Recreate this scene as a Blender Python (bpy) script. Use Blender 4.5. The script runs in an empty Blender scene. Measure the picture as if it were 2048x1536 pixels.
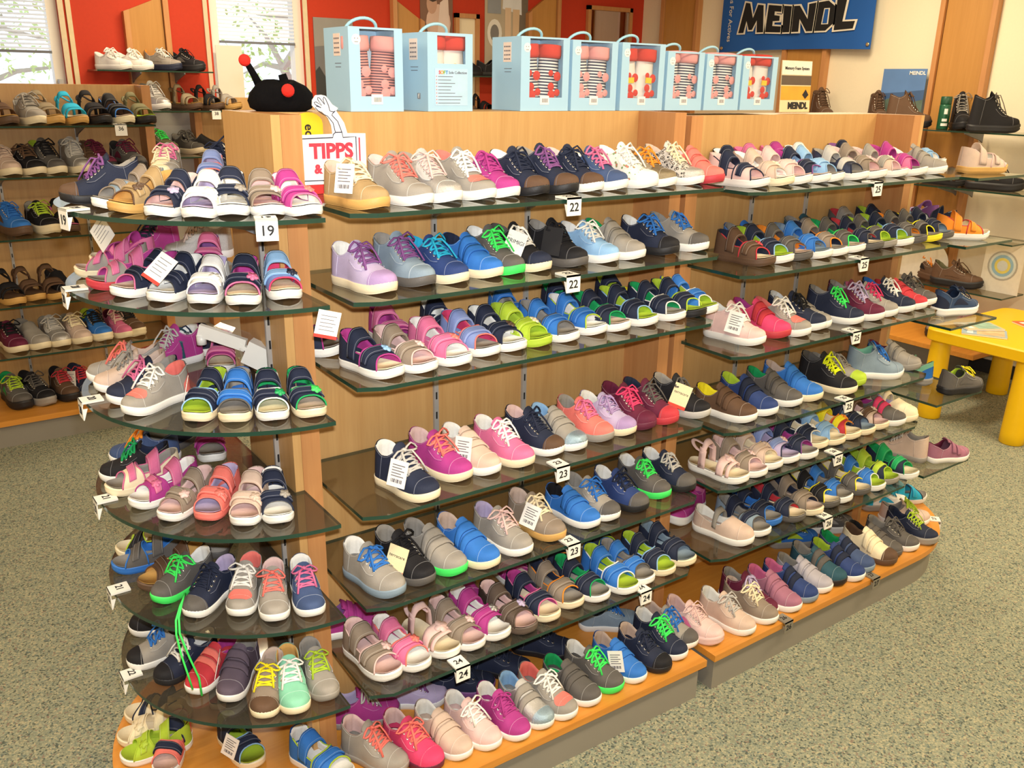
import bpy, math, random
from mathutils import Vector, Matrix

random.seed(11)
scene = bpy.context.scene
COL = scene.collection
PI = math.pi

# ------------------------------------------------------------------ camera
def make_camera():
    yaw, pitch, roll = math.radians(35.388), math.radians(18.890), math.radians(1.028)
    cp, sp = math.cos(pitch), math.sin(pitch)
    F = Vector((math.sin(yaw) * cp, math.cos(yaw) * cp, -sp))
    R = Vector((math.cos(yaw), -math.sin(yaw), 0))
    U = R.cross(F)
    R2 = R * math.cos(roll) + U * math.sin(roll)
    U2 = U * math.cos(roll) - R * math.sin(roll)
    m = Matrix((R2, U2, -F)).transposed().to_4x4()
    m.translation = Vector((-0.7015, -1.3986, 1.6155))
    cd = bpy.data.cameras.new('camera')
    cd.sensor_fit = 'HORIZONTAL'
    cd.sensor_width = 36.0
    cd.lens = 36.0 * 1761.76 / 2048.0
    cd.clip_start = 0.05
    co = bpy.data.objects.new('camera', cd)
    co.matrix_world = m
    COL.objects.link(co)
    scene.camera = co
    return co
cam = make_camera()

# ------------------------------------------------------------------ world, lights, exposure
scene.view_settings.view_transform = 'Standard'
scene.view_settings.look = 'None'
scene.view_settings.gamma = 1.0
scene.view_settings.use_curve_mapping = False
scene.view_settings.exposure = 0.0

w = bpy.data.worlds.new('world'); scene.world = w
w.use_nodes = True
wn = w.node_tree.nodes; wl = w.node_tree.links
bg = wn['Background']
bg.inputs['Color'].default_value = (0.86, 0.93, 1.0, 1)
bg.inputs['Strength'].default_value = 1.7

def area(name, loc, rot, sx, sy, power, color=(1, 1, 1), spread=None):
    l = bpy.data.lights.new(name, 'AREA')
    l.shape = 'RECTANGLE'; l.size = sx; l.size_y = sy; l.energy = power; l.color = color
    if spread: l.spread = spread
    o = bpy.data.objects.new(name, l); o.location = loc; o.rotation_euler = rot
    COL.objects.link(o)
    return o
# the camera's own flash, a hand's breadth above the lens
fl = bpy.data.lights.new('camera_flash', 'AREA'); fl.shape = 'RECTANGLE'; fl.size = 0.035; fl.size_y = 0.02
fl.energy = 31.0; fl.color = (0.98, 0.99, 1.0)
flo = bpy.data.objects.new('camera_flash', fl)
mw = cam.matrix_world.copy()
flo.matrix_world = mw @ Matrix.Translation((0.015, 0.055, 0.0))
COL.objects.link(flo)
# unseen warm overhead fill lights, added to brighten floor, walls and units
for (lx, ly) in ((-0.6, -1.2), (1.4, -1.2), (3.2, -1.0), (1.0, 3.3), (3.2, 1.6), (-1.7, 0.7)):
    area('overhead_fill_light', (lx, ly, 2.66), (0, 0, 0), 1.2, 0.25, 52.0 if lx > 3 else (32.0 if lx < -1 else 40.0), (1.0, 0.83, 0.58))
scene.cycles.max_bounces = 8
scene.cycles.transparent_max_bounces = 24
scene.cycles.caustics_reflective = False
scene.cycles.caustics_refractive = False

# ------------------------------------------------------------------ helpers
def lin(h):
    h = h.lstrip('#')
    v = [int(h[i:i + 2], 16) / 255 for i in (0, 2, 4)]
    return tuple(c / 12.92 if c <= 0.04045 else ((c + 0.055) / 1.055) ** 2.4 for c in v)

def new_obj(name, mesh, parent=None, mats=None, loc=None):
    o = bpy.data.objects.new(name, mesh)
    COL.objects.link(o)
    if parent: o.parent = parent
    if loc: o.location = loc
    return o

def empty(name, loc=(0, 0, 0), rz=0.0, scale=1.0):
    o = bpy.data.objects.new(name, None)
    o.empty_display_size = 0.05
    o.location = loc; o.rotation_euler = (0, 0, rz); o.scale = (scale,) * 3
    COL.objects.link(o)
    return o

def tag(o, label, cat, group=None):
    o['label'] = label; o['category'] = cat
    if group: o['group'] = group
    return o

def struct(o, label=None):
    o['kind'] = 'structure'
    if label: o['label'] = label
    return o

class MB:
    def __init__(s): s.v = []; s.f = []; s.m = []
    def add(s, vs, fs, mi=0):
        n = len(s.v); s.v += [tuple(v) for v in vs]; s.f += [tuple(i + n for i in f) for f in fs]; s.m += [mi] * len(fs); return s
    def box(s, a, b, mi=0):
        (x0, y0, z0), (x1, y1, z1) = a, b
        return s.add([(x0, y0, z0), (x1, y0, z0), (x1, y1, z0), (x0, y1, z0), (x0, y0, z1), (x1, y0, z1), (x1, y1, z1), (x0, y1, z1)],
                     [(0, 3, 2, 1), (4, 5, 6, 7), (0, 1, 5, 4), (1, 2, 6, 5), (2, 3, 7, 6), (3, 0, 4, 7)], mi)
    def prism(s, pts, z0, z1, mi=0, side=None):
        n = len(pts)
        vs = [(p[0], p[1], z0) for p in pts] + [(p[0], p[1], z1) for p in pts]
        s.add(vs, [tuple(range(n - 1, -1, -1)), tuple(range(n, 2 * n))], mi)
        s.add(vs, [(i, (i + 1) % n, n + (i + 1) % n, n + i) for i in range(n)], mi if side is None else side)
        return s
    def tube(s, pts, r, n=6, mi=0, caps=True, flat=1.0):
        pts = [Vector(p) for p in pts]; k = len(pts); rings = []
        ref = None
        for i, p in enumerate(pts):
            t = (pts[min(i + 1, k - 1)] - pts[max(i - 1, 0)])
            if t.length < 1e-9: t = Vector((0, 0, 1))
            t.normalize()
            if ref is None: ref = Vector((0, 0, 1)) if abs(t.z) < 0.9 else Vector((1, 0, 0))
            a = t.cross(ref)
            if a.length < 1e-6: a = t.cross(Vector((0, 1, 0)))
            a.normalize(); b = a.cross(t); ref = b
            rr = r[i] if isinstance(r, (list, tuple)) else r
            rings.append([p + a * (rr * math.cos(2 * PI * j / n)) + b * (rr * flat * math.sin(2 * PI * j / n)) for j in range(n)])
        vs = [v for ring in rings for v in ring]
        fs = []
        for i in range(k - 1):
            for j in range(n):
                fs.append((i * n + j, i * n + (j + 1) % n, (i + 1) * n + (j + 1) % n, (i + 1) * n + j))
        if caps:
            fs.append(tuple(range(n - 1, -1, -1))); fs.append(tuple((k - 1) * n + j for j in range(n)))
        return s.add(vs, fs, mi)
    def lathe(s, prof, n=20, mi=0, cx=0, cy=0):
        vs = []; fs = []
        for (r, z) in prof:
            for j in range(n): vs.append((cx + r * math.cos(2 * PI * j / n), cy + r * math.sin(2 * PI * j / n), z))
        for i in range(len(prof) - 1):
            for j in range(n): fs.append((i * n + j, i * n + (j + 1) % n, (i + 1) * n + (j + 1) % n, (i + 1) * n + j))
        if prof[0][0] > 1e-6: fs.append(tuple(range(n - 1, -1, -1)))
        if prof[-1][0] > 1e-6: fs.append(tuple((len(prof) - 1) * n + j for j in range(n)))
        return s.add(vs, fs, mi)
    def xf(s, M):
        s.v = [tuple(M @ Vector(v)) for v in s.v]; return s
    def mesh(s, name, smooth=False):
        me = bpy.data.meshes.new(name); me.from_pydata(s.v, [], s.f)
        for i, p in enumerate(me.polygons):
            p.material_index = s.m[i]
            if smooth: p.use_smooth = True
        me.validate(); me.update()
        return me
    def build(s, name, mats, parent=None, smooth=False, loc=None):
        me = s.mesh(name, smooth)
        for m in (mats if isinstance(mats, (list, tuple)) else [mats]): me.materials.append(m)
        return new_obj(name, me, parent, loc=loc)

# ------------------------------------------------------------------ materials
def node_mat(name):
    m = bpy.data.materials.new(name); m.use_nodes = True
    nt = m.node_tree
    return m, nt.nodes, nt.links, nt.nodes['Principled BSDF']

def surf(name, col, rough=0.6, metal=0.0, var=0.10, nscale=40.0, bump=0.0, bscale=200.0, spec=0.5, coord='Object', emit=0.0, stretch=(1, 1, 1)):
    m, n, l, b = node_mat(name)
    c = lin(col) if isinstance(col, str) else col
    tc = n.new('ShaderNodeTexCoord'); mp = n.new('ShaderNodeMapping'); mp.inputs['Scale'].default_value = stretch
    l.new(tc.outputs[coord], mp.inputs['Vector'])
    nz = n.new('ShaderNodeTexNoise'); nz.inputs['Scale'].default_value = nscale; nz.inputs['Detail'].default_value = 3
    l.new(mp.outputs[0], nz.inputs['Vector'])
    mx = n.new('ShaderNodeMix'); mx.data_type = 'RGBA'
    mx.inputs['A'].default_value = tuple(max(0, x * (1 - var)) for x in c) + (1,)
    mx.inputs['B'].default_value = tuple(min(1, x * (1 + var)) for x in c) + (1,)
    l.new(nz.outputs['Fac'], mx.inputs['Factor']); l.new(mx.outputs['Result'], b.inputs['Base Color'])
    b.inputs['Roughness'].default_value = rough; b.inputs['Metallic'].default_value = metal
    b.inputs['Specular IOR Level'].default_value = spec
    if bump:
        n2 = n.new('ShaderNodeTexNoise'); n2.inputs['Scale'].default_value = bscale; l.new(mp.outputs[0], n2.inputs['Vector'])
        bp = n.new('ShaderNodeBump'); bp.inputs['Strength'].default_value = bump; bp.inputs['Distance'].default_value = 0.002
        l.new(n2.outputs['Fac'], bp.inputs['Height']); l.new(bp.outputs[0], b.inputs['Normal'])
    return m

def wood(name, c1, c2, rough=0.45, axis='Z', scale=1.0):
    m, n, l, b = node_mat(name)
    tc = n.new('ShaderNodeTexCoord'); mp = n.new('ShaderNodeMapping')
    s = {'Z': (22, 22, 1.1), 'X': (1.1, 22, 22), 'Y': (22, 1.1, 22)}[axis]
    mp.inputs['Scale'].default_value = tuple(x * scale for x in s)
    l.new(tc.outputs['Object'], mp.inputs['Vector'])
    nz = n.new('ShaderNodeTexNoise'); nz.inputs['Scale'].default_value = 2.2; nz.inputs['Detail'].default_value = 5; nz.inputs['Roughness'].default_value = 0.62
    l.new(mp.outputs[0], nz.inputs['Vector'])
    n3 = n.new('ShaderNodeTexNoise'); n3.inputs['Scale'].default_value = 9.0; n3.inputs['Detail'].default_value = 2
    l.new(mp.outputs[0], n3.inputs['Vector'])
    ad = n.new('ShaderNodeMath'); ad.operation = 'MULTIPLY_ADD'; ad.inputs[1].default_value = 0.35; l.new(n3.outputs['Fac'], ad.inputs[0]); l.new(nz.outputs['Fac'], ad.inputs[2])
    rp = n.new('ShaderNodeValToRGB'); rp.color_ramp.elements[0].position = 0.42; rp.color_ramp.elements[1].position = 0.9
    rp.color_ramp.elements[0].color = lin(c1) + (1,); rp.color_ramp.elements[1].color = lin(c2) + (1,)
    l.new(ad.outputs[0], rp.inputs['Fac']); l.new(rp.outputs['Color'], b.inputs['Base Color'])
    b.inputs['Roughness'].default_value = rough
    return m

WOOD = wood('beech_veneer', '#c2945a', '#d1a66b')
WOODX = wood('beech_veneer_horizontal', '#c48a45', '#d59c52', axis='X')
WOODP = wood('beech_plinth_top', '#c9822f', '#d8953f', rough=0.4, axis='X')
WOODF = wood('beech_wall_board', '#b5813f', '#c08b48')
WOODD = wood('beech_edge_strip', '#b87e4c', '#c68f5a')
GREYP = surf('grey_plinth_laminate', '#8b857a', 0.55, var=0.04, nscale=8)
STEEL = surf('satin_steel', '#b4b2ae', 0.4, 0.25, 0.05)
GREYM = surf('grey_metal_bracket', '#84868c', 0.45, 0.3, 0.05)
DARK = surf('dark_slot', '#1a1714', 0.8)
WHITEP = surf('white_plastic', '#eceae2', 0.4, var=0.03)
CREAMP = surf('cream_plastic', '#dcd6c4', 0.45, var=0.03)
INK = surf('black_print', '#15151a', 0.7, var=0.02)
CARD = surf('white_card', '#efece6', 0.8, var=0.03)

def glass_mat(name, tint, fac, milk):
    m, n, l, b = node_mat(name)
    out = n['Material Output']; n.remove(b)
    tr = n.new('ShaderNodeBsdfTransparent'); tr.inputs['Color'].default_value = tint + (1,)
    gl = n.new('ShaderNodeBsdfGlossy'); gl.inputs['Roughness'].default_value = 0.06; gl.inputs['Color'].default_value = (0.9, 0.92, 0.88, 1)
    df = n.new('ShaderNodeBsdfDiffuse'); df.inputs['Color'].default_value = milk + (1,)
    fr = n.new('ShaderNodeFresnel'); fr.inputs['IOR'].default_value = 1.55
    m0 = n.new('ShaderNodeMixShader'); m0.inputs['Fac'].default_value = fac
    l.new(tr.outputs[0], m0.inputs[1]); l.new(df.outputs[0], m0.inputs[2])
    mx = n.new('ShaderNodeMixShader'); geo = n.new('ShaderNodeNewGeometry'); sb = n.new('ShaderNodeMath'); sb.operation = 'SUBTRACT'; sb.inputs[0].default_value = 1.0; l.new(geo.outputs['Backfacing'], sb.inputs[1])
    ml = n.new('ShaderNodeMath'); ml.operation = 'MULTIPLY'; l.new(fr.outputs[0], ml.inputs[0]); l.new(sb.outputs[0], ml.inputs[1]); l.new(ml.outputs[0], mx.inputs['Fac']); l.new(m0.outputs[0], mx.inputs[1]); l.new(gl.outputs[0], mx.inputs[2])
    l.new(mx.outputs[0], out.inputs['Surface'])
    return m
GLASS = glass_mat('shelf_glass', (0.76, 0.75, 0.69), 0.14, (0.17, 0.15, 0.115))
SMOKE = glass_mat('smoked_shelf_glass', (0.60, 0.57, 0.50), 0.22, (0.14, 0.122, 0.095))
GEDGE = surf('glass_edge_green', '#1d3b30', 0.15, var=0.15, nscale=30)
def clear_mat(name, tint=(0.99, 0.99, 0.99), ior=1.25, rough=0.1, milky=0.02):
    m, n, l, b = node_mat(name)
    out = n['Material Output']; n.remove(b)
    tr = n.new('ShaderNodeBsdfTransparent'); tr.inputs['Color'].default_value = tint + (1,)
    gl = n.new('ShaderNodeBsdfGlossy'); gl.inputs['Roughness'].default_value = rough
    df = n.new('ShaderNodeBsdfDiffuse'); df.inputs['Color'].default_value = (0.8, 0.8, 0.8, 1)
    fr = n.new('ShaderNodeFresnel'); fr.inputs['IOR'].default_value = ior
    m0 = n.new('ShaderNodeMixShader'); m0.inputs['Fac'].default_value = milky
    l.new(tr.outputs[0], m0.inputs[1]); l.new(df.outputs[0], m0.inputs[2])
    mx = n.new('ShaderNodeMixShader'); geo = n.new('ShaderNodeNewGeometry'); sb = n.new('ShaderNodeMath'); sb.operation = 'SUBTRACT'; sb.inputs[0].default_value = 1.0; l.new(geo.outputs['Backfacing'], sb.inputs[1])
    ml = n.new('ShaderNodeMath'); ml.operation = 'MULTIPLY'; l.new(fr.outputs[0], ml.inputs[0]); l.new(sb.outputs[0], ml.inputs[1]); l.new(ml.outputs[0], mx.inputs['Fac']); l.new(m0.outputs[0], mx.inputs[1]); l.new(gl.outputs[0], mx.inputs[2])
    l.new(mx.outputs[0], out.inputs['Surface'])
    return m
FILM = clear_mat('clear_film')
ACRYL = clear_mat('clear_acrylic', ior=1.49, rough=0.03, milky=0.05)
PANE = clear_mat('window_pane', ior=1.4, rough=0.01, milky=0.0)

def carpet_mat():
    m, n, l, b = node_mat('speckled_carpet')
    tc = n.new('ShaderNodeTexCoord')
    vo = n.new('ShaderNodeTexVoronoi'); vo.inputs['Scale'].default_value = 210.0
    l.new(tc.outputs['Object'], vo.inputs['Vector'])
    sp = n.new('ShaderNodeSeparateColor'); l.new(vo.outputs['Color'], sp.inputs[0])
    rp = n.new('ShaderNodeValToRGB'); rp.color_ramp.interpolation = 'CONSTANT'
    els = rp.color_ramp.elements
    cols = [(0.0, '#5f665c'), (0.10, '#90937e'), (0.30, '#a3a48c'), (0.50, '#889080'), (0.64, '#999d88'), (0.78, '#b5ae90'), (0.90, '#8f7f70'), (0.95, '#6c7872')]
    els[0].position = 0; els[0].color = lin(cols[0][1]) + (1,)
    els[1].position = cols[1][0]; els[1].color = lin(cols[1][1]) + (1,)
    for p, c in cols[2:]:
        e = els.new(p); e.color = lin(c) + (1,)
    l.new(sp.outputs[0], rp.inputs['Fac'])
    nz = n.new('ShaderNodeTexNoise'); nz.inputs['Scale'].default_value = 260; nz.inputs['Detail'].default_value = 2
    l.new(tc.outputs['Object'], nz.inputs['Vector'])
    mx = n.new('ShaderNodeMix'); mx.data_type = 'RGBA'; mx.blend_type = 'MULTIPLY'; mx.inputs['Factor'].default_value = 0.40
    l.new(rp.outputs['Color'], mx.inputs['A'])
    r2 = n.new('ShaderNodeValToRGB'); r2.color_ramp.elements[0].position = 0.35; r2.color_ramp.elements[1].position = 0.6
    r2.color_ramp.elements[0].color = (0.35, 0.35, 0.33, 1)
    l.new(nz.outputs['Fac'], r2.inputs['Fac']); l.new(r2.outputs['Color'], mx.inputs['B'])
    l.new(mx.outputs['Result'], b.inputs['Base Color'])
    b.inputs['Roughness'].default_value = 0.95; b.inputs['Specular IOR Level'].default_value = 0.1
    bp = n.new('ShaderNodeBump'); bp.inputs['Strength'].default_value = 0.6; bp.inputs['Distance'].default_value = 0.003
    l.new(nz.outputs['Fac'], bp.inputs['Height']); l.new(bp.outputs[0], b.inputs['Normal'])
    return m
CARPET = carpet_mat()
REDW = surf('red_wall_paint', '#bf3412', 0.75, var=0.06, nscale=60, bump=0.1, bscale=300)
CREAMW = surf('cream_wall_paint', '#eee1c4', 0.8, var=0.03, nscale=80, bump=0.1, bscale=300)
CEIL = surf('white_ceiling_paint', '#e9e6df', 0.85, var=0.02)
FRAMEW = surf('white_window_frame', '#e8e4da', 0.45, var=0.02)

# ------------------------------------------------------------------ text
_tm = {}
def text_mesh(s, size, extrude=0.0003, bold=0.0, align='CENTER'):
    k = (s, size, extrude, bold, align)
    if k in _tm: return _tm[k]
    cu = bpy.data.curves.new('t', 'FONT'); cu.body = s; cu.size = size; cu.extrude = extrude; cu.offset = bold
    cu.align_x = align; cu.align_y = 'CENTER'; cu.resolution_u = 3
    o = bpy.data.objects.new('t', cu); COL.objects.link(o)
    dg = bpy.context.evaluated_depsgraph_get()
    me = bpy.data.meshes.new_from_object(o.evaluated_get(dg), depsgraph=dg)
    bpy.data.objects.remove(o); bpy.data.curves.remove(cu)
    me.materials.clear()
    _tm[k] = me
    return me
def text(name, s, size, mat, parent, M, bold=0.0, align='CENTER', extrude=0.0003):
    me = text_mesh(s, size, extrude, bold, align).copy()
    me.materials.append(mat)
    o = new_obj(name, me, parent); o.matrix_local = M
    return o
# frames for text standing upright: facing -y, facing -x
UPR = Matrix.Rotation(PI / 2, 4, 'X')
UPX = Matrix.Rotation(-PI / 2, 4, 'Z') @ Matrix.Rotation(PI / 2, 4, 'X')

# ------------------------------------------------------------------ the room
X1, Y1, ZC = 4.6, 4.32, 2.75
XL, YF = -3.2, -3.4
struct(MB().box((XL, YF, -0.08), (X1 + 0.2, Y1 + 0.2, 0.0)).build('floor', CARPET), 'grey green speckled shop carpet')
struct(MB().box((XL, YF, ZC), (X1 + 0.2, Y1 + 0.2, ZC + 0.1)).build('ceiling', CEIL), 'white shop ceiling')
struct(MB().box((X1, YF, 0), (X1 + 0.2, Y1 + 0.2, ZC)).build('wall_right', CREAMW), 'cream painted side wall')
struct(MB().box((XL - 0.2, YF, 0), (XL, Y1 + 0.2, ZC)).build('wall_left', CREAMW), 'cream painted far left wall')
struct(MB().box((XL - 0.2, YF - 0.2, 0), (X1 + 0.2, YF, ZC)).build('wall_front', CREAMW), 'cream wall behind the viewer')
struct(MB().box((X1 - 0.015, YF, 0), (X1 - 0.0005, Y1 - 0.02, 0.08)).build('baseboard_right', surf('dark_skirting', '#2b2a2c', 0.5)), 'dark skirting along the cream wall')
# red back wall with two window openings
W1 = (-0.62, 0.26); W2 = (1.09, 1.68); WZ = (0.95, 2.45)
wb = MB()
for a, b_ in ((XL, W1[0]), (W1[1], W2[0]), (W2[1], X1)):
    wb.box((a, Y1, 0), (b_, Y1 + 0.2, ZC))
for a, b_ in (W1, W2):
    wb.box((a, Y1, 0), (b_, Y1 + 0.2, WZ[0])); wb.box((a, Y1, WZ[1]), (b_, Y1 + 0.2, ZC))
struct(wb.build('wall_back', REDW), 'bright red painted back wall')
BLINDM = surf('pale_blind_slat', '#cfd8e4', 0.5, var=0.03)
for wi, (a, b_) in enumerate((W1, W2)):
    root = struct(empty('window_%d' % (wi + 1), ((a + b_) / 2, Y1, WZ[0])), 'white framed window with half lowered venetian blind')
    hw = (b_ - a) / 2; hh = WZ[1] - WZ[0]
    f = MB(); t = 0.055
    f.box((-hw, 0.03, 0), (-hw + t, 0.11, hh)); f.box((hw - t, 0.03, 0), (hw, 0.11, hh)); f.box((-hw, 0.03, 0), (hw, 0.11, t)); f.box((-hw, 0.03, hh - t), (hw, 0.11, hh))
    f.build('window_frame', FRAMEW, root)
    MB().box((-hw + t, 0.065, t), (hw - t, 0.071, hh - t)).build('pane', PANE, root)
    if wi == 0:
        MB().box((hw - 0.045, 0.0, 0.62), (hw - 0.02, 0.03, 0.64)).box((hw - 0.043, -0.012, 0.54), (hw - 0.025, 0.004, 0.64)).build('handle', STEEL, root)
    zb = (1.725, 1.815)[wi] - WZ[0]
    sl = MB().add([(-hw + t, 0.022, 0.0), (hw - t, 0.022, 0.0), (hw - t, 0.034, 0.0105), (-hw + t, 0.034, 0.0105), (-hw + t, 0.022, 0.0010), (hw - t, 0.022, 0.0010), (hw - t, 0.034, 0.0115), (-hw + t, 0.034, 0.0115)],
                  [(0, 3, 2, 1), (4, 5, 6, 7), (0, 1, 5, 4), (1, 2, 6, 5), (2, 3, 7, 6), (3, 0, 4, 7)]).mesh('slat')
    sl.materials.append(BLINDM)
    nsl = int((hh - 0.06 - zb) / 0.0215)
    for i in range(nsl):
        new_obj('slat', sl, root, loc=(0, 0, zb + 0.02 + i * 0.0215))
    MB().box((-hw + t, 0.015, zb), (hw - t, 0.038, zb + 0.014)).build('bottom_rail', surf('grey_rail', '#6d7078', 0.5), root)
    struct(MB().box((b_ + 0.0, Y1 - 0.01, 0), (b_ + 0.028, Y1 - 0.0005, ZC)).build('trim_%d' % (wi + 1), surf('pale_trim', '#d9c9a6', 0.5)), 'pale vertical trim beside a window')
struct(MB().box((0.30, Y1 - 0.012, 0), (0.325, Y1 - 0.0005, ZC)).build('trim_3', surf('pale_trim_b', '#dccaa0', 0.5)), 'slim pale strip on the red wall')
struct(MB().box((1.05, Y1 - 0.012, 0), (1.075, Y1 - 0.0005, ZC)).build('trim_4', surf('pale_trim_c', '#d8bfa0', 0.5)), 'slim pale strip left of the second window')

# garden trees seen through the windows
BARK = surf('grey_bark', '#bdbab0', 0.9, var=0.2, nscale=20)
LEAF = surf('spring_leaves', '#c3dc92', 0.6, var=0.3, nscale=6)
def tree(x, y, h, seed, label):
    rnd = random.Random(seed)
    r = tag(empty('garden_tree', (x, y, -0.3)), label, 'tree', 'trees outside the windows')
    tr = MB()
    pts = [(0, 0, 0)]
    for i in range(1, 7): pts.append((rnd.uniform(-.12, .12) * i * .4, rnd.uniform(-.1, .1), h * i / 6))
    tr.tube(pts, [0.09 - 0.011 * i for i in range(7)], 7)
    tips = []
    for i in range(16):
        k = rnd.randint(2, 6); p = Vector(pts[k]); a = rnd.uniform(0, 2 * PI); ln = rnd.uniform(.4, 1.0)
        q = p + Vector((math.cos(a) * ln, math.sin(a) * ln * .5, rnd.uniform(-.05, .5)))
        mid = (p + q) / 2 + Vector((0, 0, rnd.uniform(-.06, .12)))
        tr.tube([p, mid, q], [0.03, 0.02, 0.008], 5); tips += [mid, q]
    tr.build('trunk', BARK, r)
    lf = MB()
    for t_ in tips:
        for j in range(34):
            c = t_ + Vector((rnd.gauss(0, .22), rnd.gauss(0, .16), rnd.gauss(0, .2)))
            d = Vector((rnd.uniform(-1, 1), rnd.uniform(-1, 1), rnd.uniform(-1, 1))).normalized() * .034
            e = d.cross(Vector((rnd.uniform(-1, 1), rnd.uniform(-1, 1), 1))).normalized() * .017
            lf.add([c - d, c + e, c + d, c - e], [(0, 1, 2, 3)])
    o = lf.build('foliage', LEAF, r); o['kind'] = 'stuff'
tree(0.1, 7.2, 2.6, 3, 'leafy garden tree outside the left window')
tree(2.6, 6.6, 3.0, 5, 'branching garden tree outside the right window')
tree(4.4, 9.4, 2.4, 8, 'smaller bright shrub behind the branching tree')

# ------------------------------------------------------------------ shop units
ZT = 1.553
def wall_board(name, loc, wdt, h, slant, face, label):
    # a tall beech board with a slanted head and a narrow edge strip either side
    r = tag(empty(name, loc, 0 if face == 'y' else -PI / 2), label, 'wall board', 'beech boards along the walls')
    hw = wdt / 2
    z1, z2 = (h, h - slant) if slant > 0 else (h + slant, h)
    def pr(xa, xb, za, zb, y0, y1, nm, mat):
        b = MB(); b.add([(xa, y0, 0), (xb, y0, 0), (xb, y1, 0), (xa, y1, 0), (xa, y0, za), (xb, y0, zb), (xb, y1, zb), (xa, y1, za)],
              [(0, 3, 2, 1), (4, 5, 6, 7), (0, 1, 5, 4), (1, 2, 6, 5), (2, 3, 7, 6), (3, 0, 4, 7)]); b.build(nm, mat, r)
    f = lambda x: z1 + (z2 - z1) * (x + hw) / wdt
    e = 0.03
    pr(-hw + e + .004, hw - e - .004, f(-hw + e), f(hw - e), -0.03, -0.001, 'panel', WOODF)
    pr(-hw, -hw + e, f(-hw), f(-hw + e), -0.05, -0.001, 'edge_strip', WOODD)
    pr(hw - e, hw, f(hw - e), f(hw), -0.05, -0.001, 'edge_strip', WOODD)
    pr(-hw + e, -hw + e + .004, f(-hw + e), f(-hw + e), -0.02, -0.001, 'slot', DARK)
    pr(hw - e - .004, hw - e, f(hw - e), f(hw - e), -0.02, -0.001, 'slot', DARK)
    return r
wall_board('wall_board', (0.715, Y1, 0), 0.25, 2.06, -0.10, 'y', 'tall beech board on the bright red wall between the windows')
wall_board('wall_board', (2.42, Y1, 0), 0.24, 2.14, 0.14, 'y', 'beech board with slanted head left of the portrait poster')
wall_board('wall_board', (3.57, Y1, 0), 0.30, 2.30, -0.20, 'y', 'beech board with slanted head right of the tall photo banner')
wall_board('wall_board', (X1, 3.87, 0), 0.40, 2.6, 0.12, 'x', 'beech board on the cream wall beside the red corner')
wall_board('wall_board', (X1, 2.67, 0), 0.36, 2.6, 0.12, 'x', 'beech board on the cream wall below the blue banner')
wall_board('wall_board', (X1, 1.57, 0), 0.34, 2.6, 0.12, 'x', 'tall beech board behind the spray can on the cream wall')

def standard(parent, x, y, z0, z1):
    b = MB().box((x - .006, y - .008, z0), (x + .006, y - .0005, z1))
    o = b.build('slotted_rail', STEEL, parent)
    s = MB(); k = int((z1 - z0) / 0.05)
    for i in range(k):
        z = z0 + .02 + i * .05
        s.box((x - .002, y - .0086, z), (x + .002, y - .0078, z + .018))
    q = s.build('slots', DARK, o); q['kind'] = 'stuff'
    return o

def half_disc(cx, cy, r, a0, a1, n=40):
    return [(cx + r * math.cos(a0 + (a1 - a0) * i / n), cy + r * math.sin(a0 + (a1 - a0) * i / n)) for i in range(n + 1)]

# middle unit with its rounded left end
def gondola_middle():
    r = tag(empty('shelf_unit', (0.43, 0.38, 0)), 'beech display unit with middle shelves and rounded left end', 'shelf unit', 'beech shoe display units')
    ox, oy = 0.43, 0.38
    def bx(nm, a, b, mat): return MB().box((a[0] - ox, a[1] - oy, a[2]), (b[0] - ox, b[1] - oy, b[2])).build(nm, mat, r)
    bx('back_panel', (-.05, .33, .125), (.906, .46, ZT), WOOD)
    bx('post', (-.09, .2, .125), (-.05, .455, ZT), WOODD)
    bx('post', (.906, .2, .125), (.944, .455, ZT), WOODD)
    bx('end_panel', (-.108, .2, .125), (-.0905, .47, ZT), WOOD)
    for x in (.30, .56): standard(r, x - ox, .33 - oy, .125, 1.44)
    standard(r, -.112 - ox + .001, .29 - oy, .125, 1.42)
    # plinth with half-round end
    pts = [(.93, -.05), (.93, .81)] + half_disc(-.09, .38, .41, PI / 2, 3 * PI / 2)
    pts = [(p[0] - ox, p[1] - oy) for p in pts]
    MB().prism(pts, .105, .125).build('plinth_top', WOODP, r)
    p2 = [(.915, -.035), (.915, .795)] + half_disc(-.09, .38, .39, PI / 2, 3 * PI / 2)
    MB().prism([(p[0] - ox, p[1] - oy) for p in p2], 0, .105).build('plinth', GREYP, r)
    return r
gondola_middle()
def end_rails():
    for o in COL.objects:
        if o.parent is None and o.name.startswith('glass_shelf') and 'half-round' in o.get('label', ''):
            cx, cy, cz = o.location
            MB().box((-.135 - cx, .205 - cy, -.016), (-.1125 - cx, .455 - cy, -.0006)).build('support_rail', GREYM, o)
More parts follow.
